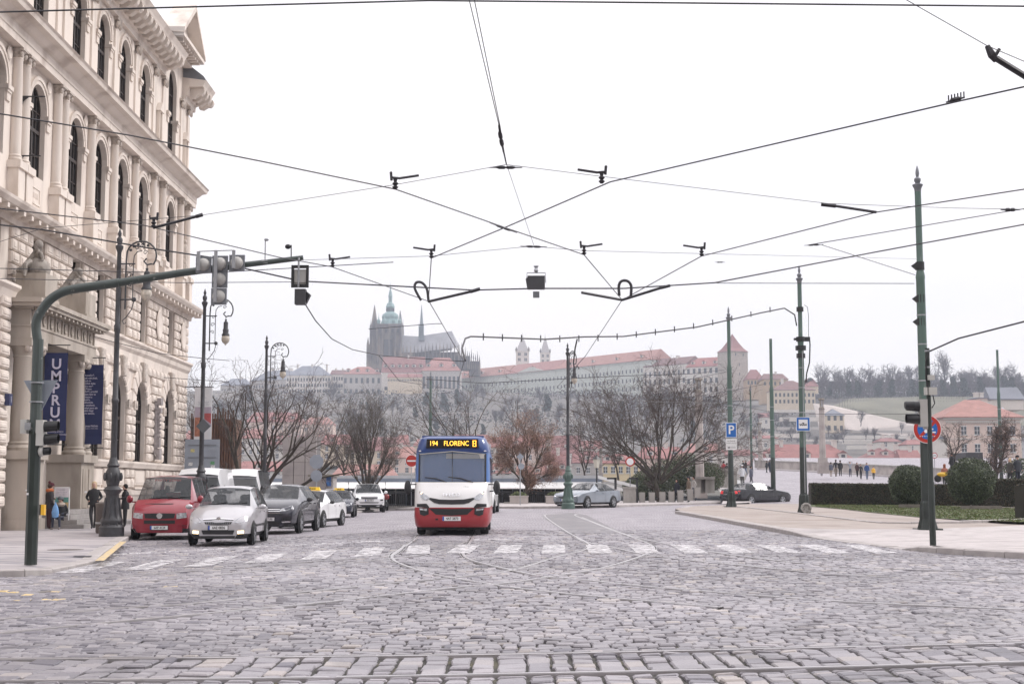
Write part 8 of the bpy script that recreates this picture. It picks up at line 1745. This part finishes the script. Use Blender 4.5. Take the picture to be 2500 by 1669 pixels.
for (u,w,vt,ve,vb,lab) in ((1275.5,16,810.7,858,905,'left white romanesque tower with pointed roof'),(1331,12.3,813,861.6,905,'right white romanesque tower with pointed roof')):
    d = 1330; e = empty('church_tower', P(u,vb,d), 0, lab, 'church tower', 'twin white church towers'); s_ = F/d; w2 = w/s_; hb = (vb-ve)/s_; hr = (ve-vt-8)/s_
    mb = MB(); mb.box(-w2,w2,-w2,w2,0,hb); mb.box(-w2*1.06,w2*1.06,-w2*1.06,w2*1.06,hb-.4,hb+.1); mb.build('shaft', wallm['w'], e); mb = MB(); mb.lathe([(w2*1.3,hb+.1),(w2*.95,hb+hr*.3),(.3,hb+hr),(.1,hb+hr+3)], 4, a0=math.pi/4, a1=math.pi/4+2*math.pi); mb.build('pointed_roof', mat('pale_lead', (.40,.38,.38), .7), e)
    for s2 in (-1,1): mb = MB(); mb.lathe([(w2*.16,hb),(w2*.16,hb+2),(0,hb+4.5)], 6, (s2*w2*.95,-w2*.95,0)); mb.build('pinnacle', goth, e)
    for x in (-.48,.48):
        for z in (hb-4.3, hb-9.3): mb = MB(); mb.box(w2*x-w2*.2,w2*x+w2*.2,-w2-.1,-w2,z,z+2.8); mb.box(w2*x-.12,w2*x+.12,-w2-.2,-w2-.1,z,z+2.8,1); mb.build('window', [fwin, fwh], e)
fh('purple roofed castle wing behind the crown of the big tree',1571,1676,962,897,879,1145,'w',brownr,depth=22,D2=1110,rows=(cz(918,1130),cz(938,1130)),ncol=9,ww=2,wh=4,chim=1)
fh('white castle wing with dormered roof beside the square stone tower',1675,1757,968,897,875,1105,'w',mat('faded_red_roof',(.27,.11,.10),.8,var=.1,scale=.2),depth=22,D2=1090,rows=(cz(912,1100),cz(936,1100),cz(958,1100)),ncol=6,ww=2.2,wh=4,hip=.5,dorm=3)
d = 1080; e = empty('stone_tower', P(1790,960,d), math.radians(30), 'square rubble stone tower with a flared red pointed roof', 'stone tower'); s_ = F/d; hb = 101/s_; w2 = 8.1
mb = MB(); mb.box(-w2,w2,-w2,w2,-6,hb); mb.build('shaft', rubble, e); mb = MB(); mb.lathe([(w2*1.5,hb-.1),(w2*1.5,hb),(w2*1.05,hb+2.6),(w2*.6,hb+7),(w2*.2,hb+11.6),(.15,hb+14)], 4, a0=math.pi/4, a1=math.pi/4+2*math.pi); mb.build('roof', red_r[2], e)
for x in (-.45,.45): mb = MB(); mb.box(x*w2-.5,x*w2+.5,-w2-.08,-w2,hb-3.6,hb-1.4); mb.build('window', fwin, e)
for v_ in (892,915,935): mb = MB(); mb.box(-.35,.35,-w2-.08,-w2,(961-v_)/s_-1,(961-v_)/s_+1); mb.build('slit', fwin, e)
front_house('small red roofed house leaning on the square stone tower',1824,1866,975,926,902,1050,'t',red_r[2],depth=16,hip=.5,rows=(zv(938,1050),),ncol=5,ww=1.4,wh=2.6); front_house('brown roofed house right of the stone tower',1862,1925,985,926,912,1010,'t',brownr,depth=16,hip=.3,rows=(zv(940,1010),),ncol=5,ww=1.4,wh=2.4,chim=1)
front_house('large cream villa with a brown hipped roof at the vineyard top',1890,1991,1000,952,929,930,'c',brownr,depth=26,hip=.9,rows=(zv(968,930),zv(984,930)),ncol=10,ww=1.3,wh=2.4,chim=2); front_house('red pointed roof behind the cream villa',1966,1998,960,943,924,960,'c',red_r[2],depth=14,hip=1)
# ---- vineyard slope, retaining wall, terraces and pavilion
vine_m = mat('vineyard_grass', (.125,.12,.085), .95, var=.25, scale=.05, coords='World'); 
def ribbon(name, label, pts, m, cat=None, kind=None, th=1.2):
    v = [P(*p) for p in pts]; mb = MB(); mb.prism(v, (0,th,0)); o = mb.build(name, m); tag(o, label, cat, kind=kind); return o
ribbon('vineyard','green sloping vineyard field below the hilltop wood',[(2035,990,870),(2240,1036,840),(2560,1040,840),(2560,968,900),(2240,968,905),(2080,972,905)],vine_m,kind='structure',th=6)
rs = random.Random(9); mb = MB()
for k in range(60):
    for j in range(7):
        t = j/6; u = 2050+k*6.5+rs.uniform(-1,1); v = (992+(u-2040)*.205)*(1-t)+974*t if u < 2250 else 1034*(1-t)+974*t; d = 868*(1-t)+902*t-3; p = P(u,v,d); mb.box(p.x-.12,p.x+.12,p.y-.3,p.y,p.z,p.z+1.5)
o = mb.build('vine_rows', mat('vine_posts', (.2,.19,.17), .9, var=.1)); tag(o, 'rows of bare vines and posts on the vineyard', kind='stuff')
ribbon('retaining_wall','long cream retaining wall slanting under the vineyard',[(1985,984,868),(2035,990,866),(2240,1037,838),(2420,1062,830),(2420,1080,828),(2240,1072,832),(2090,1050,840),(2000,1042,850)],mat('pale_weathered_plaster',(.43,.38,.35),.9,var=.12,scale=.1),'wall')
for k, (u0,u1,v0,v1,d,m) in enumerate(((1905,2010,1018,1028,800,'w'),(1900,2020,1042,1049,760,'g'),(2060,2240,1062,1071,770,'w'),(1840,1960,1058,1068,740,'w'),(2070,2180,1087,1096,700,'w'),(2180,2300,1080,1090,720,'w'),(1330,1420,1042,1050,900,'g'),(960,1180,1006,1018,1000,'g'),(1250,1340,1000,1018,1060,'g'),(1120,1320,962,1000,1180,'m'),(640,900,1000,1008,1000,'g'),(1880,1990,1000,1006,840,'w'),(2080,2300,1050,1056,800,'g'),(1960,2130,1072,1077,735,'w'),(2060,2200,1078,1083,715,'w'),(2230,2400,1060,1068,780,'w'))):
    simple('garden_wall', ('topmost left','upper left','middle right','lower left','lower middle','lower right','central','long central','high central','broad','far left','uppermost','thin upper right','narrow lower left','narrow lower middle','rightmost')[k]+' terraced garden wall on the hillside','wall',[bx(u0,u1,v0,v1,d,3)],wallm[m])
front_house('cream garden villa with grey domed roof and three arched doors',2017,2062,1056,1014,998,790,'c',greyr,depth=12,hip=.9,rows=(zv(1026,790),zv(1050,790)),ncol=3,ww=1.6,wh=2.6,cat='garden villa',name='garden_villa')
# ---- town houses: (u0,u1,vbase,veave,vridge,D,wall,roof,cols,rows,hip,chim,dorm,label)
HS = [(1841,2109,1180,1134,1084,470,'g',0,0,0,.9,2,3,'very large red hipped roof behind the bridge parapet'),(2118,2216,1185,1118,1093,520,'t',2,4,1,.8,3,3,'tan house with a red hipped roof left of the blue and red sign'),(2205,2256,1185,1130,1098,500,'t',0,2,1,0,1,0,'steep red roofed house half behind the tall tram pole'),
 (1194,1236,1140,1092,1066,620,'w',0,3,2,0,0,0,'white house with red roof just right of the bus'),(1236,1330,1135,1092,1062,650,'p',1,4,1,0,2,2,'pink house behind the brown-leaved tree'),(1180,1246,1175,1155,1130,480,'w',1,4,1,.4,0,3,'low bright red roof right of the bus mirror'),(1262,1330,1175,1160,1136,470,'w',3,3,0,0,1,2,'brightest red roof behind the brown-leaved tree trunk'),(1328,1388,1175,1164,1103,480,'t',2,0,0,0,1,2,'steep dark red roof left of the ornate lamp'),
 (1348,1420,1130,1106,1063,640,'w',2,3,1,0,0,1,'white gabled house with dark red roof above the ornate lamp base'),(1420,1470,1120,1095,1075,660,'w',0,3,1,0,1,1,'pale house between the ornate lamp and the big tree'),(1469,1562,1172,1131,1107,440,'y',0,5,1,.6,0,3,'yellow house with white windows behind the red ringed sign'),(1400,1472,1172,1130,1100,520,'g',2,3,1,0,2,1,'grey house behind the gas lantern'),
 (1560,1680,1172,1120,1090,500,'p',0,5,1,.3,1,2,'pink house behind the crown foot of the big tree'),(1680,1770,1172,1105,1082,560,'w',1,4,2,.3,1,1,'white house left of the large red hipped roof'),(971,994,1110,1085,1061,640,'w',0,2,1,0,0,0,'little white gabled house left of the bus roof'),(905,972,1110,1082,1066,680,'p',2,4,1,0,1,1,'pink house left of the little white gabled house'),
 (930,1006,1170,1118,1090,560,'p',3,3,2,0,1,1,'red roofed house beside the no entry sign'),(960,1010,1135,1104,1094,600,'w',1,2,1,0,1,0,'white house above the no entry sign'),(806,965,1175,1168,1133,450,'t',3,0,0,.3,0,1,'long low brick red roof behind the pollarded tree'),(600,735,1080,1030,1006,820,'p',0,7,2,.4,2,3,'large red roofed mansion behind the leaning bare trees'),
 (545,640,1120,1070,1046,700,'w',1,5,2,.3,1,1,'white house left behind the leaning bare trees'),(640,760,1130,1085,1062,640,'w',2,5,2,.3,1,2,'white house behind the pale panelled tower'),(760,860,1130,1085,1060,620,'c',0,4,2,.2,1,1,'cream house behind the slim bare tree'),(850,935,1150,1100,1075,600,'c',2,4,2,.3,1,1,'cream house behind the pollarded tree'),(570,690,1175,1150,1125,480,'w',0,5,1,.2,1,1,'low white house behind the minibus'),(440,560,1150,1080,1050,640,'g',1,6,3,.2,2,1,'grey house behind the rusty tower'),(738,812,1060,1036,1018,780,'p',3,4,1,.5,1,1,'pinkish mansion wing above the pale panelled tower'),
 (1010,1110,1120,1088,1070,700,'c',0,4,1,.2,1,1,'cream house hidden behind the bus roof'),(1100,1200,1110,1080,1060,720,'w',2,4,1,.2,1,1,'white house above the bus roof'),(1770,1850,1160,1112,1096,600,'w',2,3,1,.3,1,0,'white house above the black saloon'),(1840,1900,1100,1070,1062,720,'w',0,3,1,.3,1,0,'small white house left of the garden terraces'),(1862,1880,1040,1018,1008,830,'w',2,1,1,1,0,0,'tiny white house on the slope right of the parking sign pole'),
 (2290,2335,1185,1075,1055,440,'p',2,1,2,.3,0,0,'narrow pinkish house left of the large cream corner house'),(2150,2200,1095,1078,1068,640,'w',2,2,1,.3,2,0,'small white house above the tan house'),(2215,2262,1105,1085,1072,620,'w',0,2,1,.3,2,0,'small white house with two chimneys above the steep red roof')]
for (u0,u1,vb,ve,vr,D_,w_,r_,nc,nr_,hip,ch,dm,lab) in HS:
    dep = 12+(u1-u0)*.03; rows = [zv(ve+ (k+.85)*(min(vb,1165)-ve)/max(nr_,1)*.8, D_) for k in range(nr_)]
    front_house(lab,u0,u1,vb+6,ve,vr,D_,w_,red_r[r_],depth=dep,hip=hip,rows=rows,ncol=nc,ww=1.2,wh=1.9,chim=ch,dorm=dm,frame=True,group='houses of the old town across the river')
# ---- cream corner house, right
Dc = 385; a, b = P(2312,1150,Dc), P(2496,1150,Dc); L = b.x-a.x; X = lambda u: P(u,1150,Dc).x-a.x
e = house('large cream corner house with skylights in its red roof at the right', a, b, zv(1192,Dc), zv(1019,Dc), zv(976,Dc+9), 18, 'p', red_r[3], rows=(zv(1060,Dc),zv(1103,Dc)), ncol=5, xs_=[X(2356),X(2388.5),X(2420),X(2440.6),X(2475)], ww=1.35, wh=2.1, hip=.9, frame=True, over=.9, cat='house', name='corner_house')
zb_ = e.location.z
for z, h, o_ in ((zv(1019,Dc),.5,.55),(zv(1027,Dc),.25,.35),(zv(1122,Dc),.35,.3),(zv(1070,Dc),.12,.1)): mb = MB(); mb.box(-o_,L+o_,-o_,0,z-zb_-h,z-zb_); mb.build('cornice', wallm['w'], e)
for k in range(36): mb = MB(); x = L*(k+.5)/36; mb.box(x-.12,x+.12,-.5,0,zv(1033,Dc)-zb_,zv(1027,Dc)-zb_); mb.build('bracket', wallm['w'], e)
for u in (2356,2440.6,2475): x = X(u); z = zv(1072,Dc)-zb_; mb = MB(); mb.prism([(x-1.7,-.3,z-.1),(x+1.7,-.3,z-.1),(x,-.3,z+.55)], (0,.3,0)); mb.build('window_gable', wallm['w'], e)
for u, w_ in ((2368,.45),(2405,.9),(2412,.9),(2457,.9),(2464,.9)):
    x = X(u); t = .38; z0 = zv(1019,Dc)-zb_; z1 = zv(976,Dc+9)-zb_; y = 9*t; zz = z0+(z1-z0)*t; sl = (z1-z0)/9.5; mb = MB(); mb.prism([(x-w_/2-.1,y-.8,zz-.8*sl+.25),(x+w_/2-.1,y-.8,zz-.8*sl+.25),(x+w_/2+.1,y+.9,zz+.9*sl+.25),(x-w_/2+.1,y+.9,zz+.9*sl+.25)], (0,-.05,.1)); mb.build('skylight', mat('skylight_glass', (.35,.38,.45), .1), e)
mb = MB(); mb.box(-2.6,0.2,-.2,8,0,zv(1071,Dc)-zb_); mb.build('side_bay', wallm['w'], e); mb = MB(); mb.prism([(-2.8,-.4,zv(1071,Dc)-zb_),(.3,-.4,zv(1071,Dc)-zb_),(-1.2,-.4,zv(1064,Dc)-zb_)], (0,8,0)); mb.build('bay_roof', greyr, e)
front_house('white gabled house peeping over the cream corner house',2420,2500,1000,975,945,420,'w',greyr,depth=10); front_house('pale modern upper storey with chimneys over the red roof of the corner house',2388,2412,1000,972,970,405,'w',greyr,depth=8,chim=2)
b_ = bx(2358,2400,1104,1122,130,4); simple('dark_stall','flat dark roofed stall behind the large evergreen ball','stall',[b_],mat('dark_cloth',(.05,.05,.055),.7))
# ---- far trees: a few shared crowns
far_tw = mat('far_twigs', (.085,.075,.08), .95, var=.1); far_ev = mat('far_evergreen', (.04,.055,.045), .9, var=.3, scale=1)
def far_tree_mesh(seed):
    rs = random.Random(seed); mb = [MB(), MB()]; tips = []
    for d_, L, r in (((0,0,1),6,.32),((-.35,0,1),5.5,.2),((.35,.1,1),5.5,.2)): grow(mb, Vector((0,0,0 if r > .3 else 2.5)), Vector(d_).normalized(), L, r, 0, 3, rs, dict(mx=3, n=[6,5,4], t0=[.35,.2,.1], ang=[.6,.6,.7], lr=[.62,.6,.6], rr=.5, taper=.4, up=[.03,.1,.04], wob=.1, rmin=.055, tl=0), tips)
    o1 = mb[0].build('trunk', far_tw); o2 = mb[1].build('crown', far_tw); r = (o1.data, o2.data); bpy.data.objects.remove(o1); bpy.data.objects.remove(o2); return r
FT = [far_tree_mesh(s) for s in (1,2,3,4)]
def ever_mesh(seed):
    k = 500; pts = np.concatenate([shell_pts(k,(2.2-.25*j,2.2-.25*j,1.4),.5)+np.array([rng.normal(0,.7),rng.normal(0,.5),2+j*1.6]) for j in range(5)]); o = quads_mesh('crown', pts, rng.uniform(.3,.6,len(pts)), far_ev, None); me = o.data; bpy.data.objects.remove(o); t = MB(); t.tube([(0,0,0),(0,0,6)], [.3,.1], 5); o = t.build('trunk', bark); r = (o.data, me); bpy.data.objects.remove(o); return r
EV = [ever_mesh(1), ever_mesh(2)]
rs = random.Random(17)
def nth(k): return str(k)+('th' if 10 <= k % 100 <= 20 else {1:'st',2:'nd',3:'rd'}.get(k % 10,'th'))
def ORD(k, n): return (nth(k+1)+' from the left') if k < n/2 else (nth(n-k)+' from the right')
def far_tree(u, v, D_, hpx, kind, label, grp):
    e = empty('hill_tree', P(u,v,D_), rs.uniform(0,6), label, 'tree', grp); hh = hpx/F*D_; s_ = hh/(9.5 if kind == 'b' else 10); e.scale = (s_*rs.uniform(.85,1.15),)*2+(s_,)
    for nm, me in zip(('trunk','crown'), rs.choice(FT if kind == 'b' else EV)): o = bpy.data.objects.new(nm, me); col.objects.link(o); o.parent = e
LB = 'bare tree standing up from the wood on the skyline at the right'; LE = 'dark evergreen on the edge of the hilltop wood'
for k in range(30): u = 2005+k*17+rs.uniform(-6,6); far_tree(u, 962, 1080+rs.uniform(-30,30), rs.uniform(36,62) if k not in (18,) else 88, 'b', 'skyline bare tree, %s in the right skyline row' % ORD(k, 30), 'bare trees on the right skyline')
for k in range(14): u = 1985+k*38+rs.uniform(-14,14); far_tree(u, 968, 985+rs.uniform(-20,20), rs.uniform(32,52), 'e', 'dark evergreen edging the hilltop wood, %s along its edge' % ORD(k, 14), 'evergreens of the hilltop wood')
for k in range(46): u = 2000+k*11.5+rs.uniform(-5,5); far_tree(u, 966+rs.uniform(0,6), 1010+rs.uniform(-20,40), rs.uniform(28,46), 'b', 'bare tree in the front row of the hilltop wood, %s' % ORD(k, 46), 'front trees of the hilltop wood')
for k in range(80): u = 540+k*15.4+rs.uniform(-9,9); d_ = rs.uniform(840,1120); v = np.interp(d_,(600,760,900,1050,1160),(1150,1095,1050,1000,965)); far_tree(u, v, d_, rs.uniform(26,48), 'e' if rs.random() < .2 else 'b', 'hazy tree on the castle slope, %s across the slope' % ORD(k, 80), 'trees on the castle slope')
for k in range(26): u = 1790+k*18+rs.uniform(-9,9); d_ = rs.uniform(640,860); v = np.interp(d_,(560,700,820),(1130,1080,1035)); far_tree(u, v, d_, rs.uniform(20,36), 'b', 'small tree among the garden terraces, %s' % ORD(k, 26), 'trees of the garden terraces')
# undergrowth of the wood: one mass
pts = np.array([tuple(P(rs.uniform(1960,2560), 972-rs.random()**1.1*40, rs.uniform(1040,1120))) for _ in range(22000)]); o = quads_mesh('woods', pts, rng.uniform(.4,1.1,len(pts)), [far_tw, far_ev, far_tw], None); tag(o, 'dense wood along the top of the hill at the right', kind='stuff')
pts = []
for _ in range(26000):
    u = rs.uniform(480,1960); d_ = rs.uniform(800,1190); v = np.interp(d_,(600,760,900,1050,1190),(1150,1095,1050,1000,958)); p = P(u, v-rs.random()*9, d_)
    if math.sin(u*.03)+math.sin(u*.011+d_*.02) > -.3: pts.append(tuple(p))
o = quads_mesh('undergrowth', np.array(pts), rng.uniform(.5,1.3,len(pts)), [far_tw, far_ev, mat('far_bramble',(.13,.115,.11),.95)], None); tag(o, 'grey leafless scrub on the castle slope', kind='stuff')
# ---- the street behind the camera, seen only in reflections
for k, (x0, x1, zt, w_, r_) in enumerate(((-46,-24,21,'c',0),(-23.7,-2,23,'w',2),(-1.7,20,20,'p',1),(20.3,44,22,'g',3))):
    house(('cream','white','pink','grey')[k]+' town house closing the street behind the camera', (x1,-24,0), (x0,-24,0), 0, zt, zt+5, 14, w_, red_r[r_], rows=(1,5,9,13,17), ncol=6, ww=1.4, wh=2.4, group='houses behind the camera')
# ---- haze
hz = bpy.data.materials.new('haze_air'); hz.use_nodes = True; t = hz.node_tree; t.nodes.clear(); o_ = N(t,'ShaderNodeOutputMaterial'); pv = N(t,'ShaderNodeVolumePrincipled'); pv.inputs['Color'].default_value = (.80,.87,1,1); pv.inputs['Density'].default_value = .00023; pv.inputs['Anisotropy'].default_value = 0
t.links.new(pv.outputs[0], o_.inputs['Volume']); mb = MB(); mb.box(-760,900,-260,1460,-8,215); hb_ = mb.build('haze', hz); tag(hb_, 'thin pale winter haze over the city', kind='stuff')
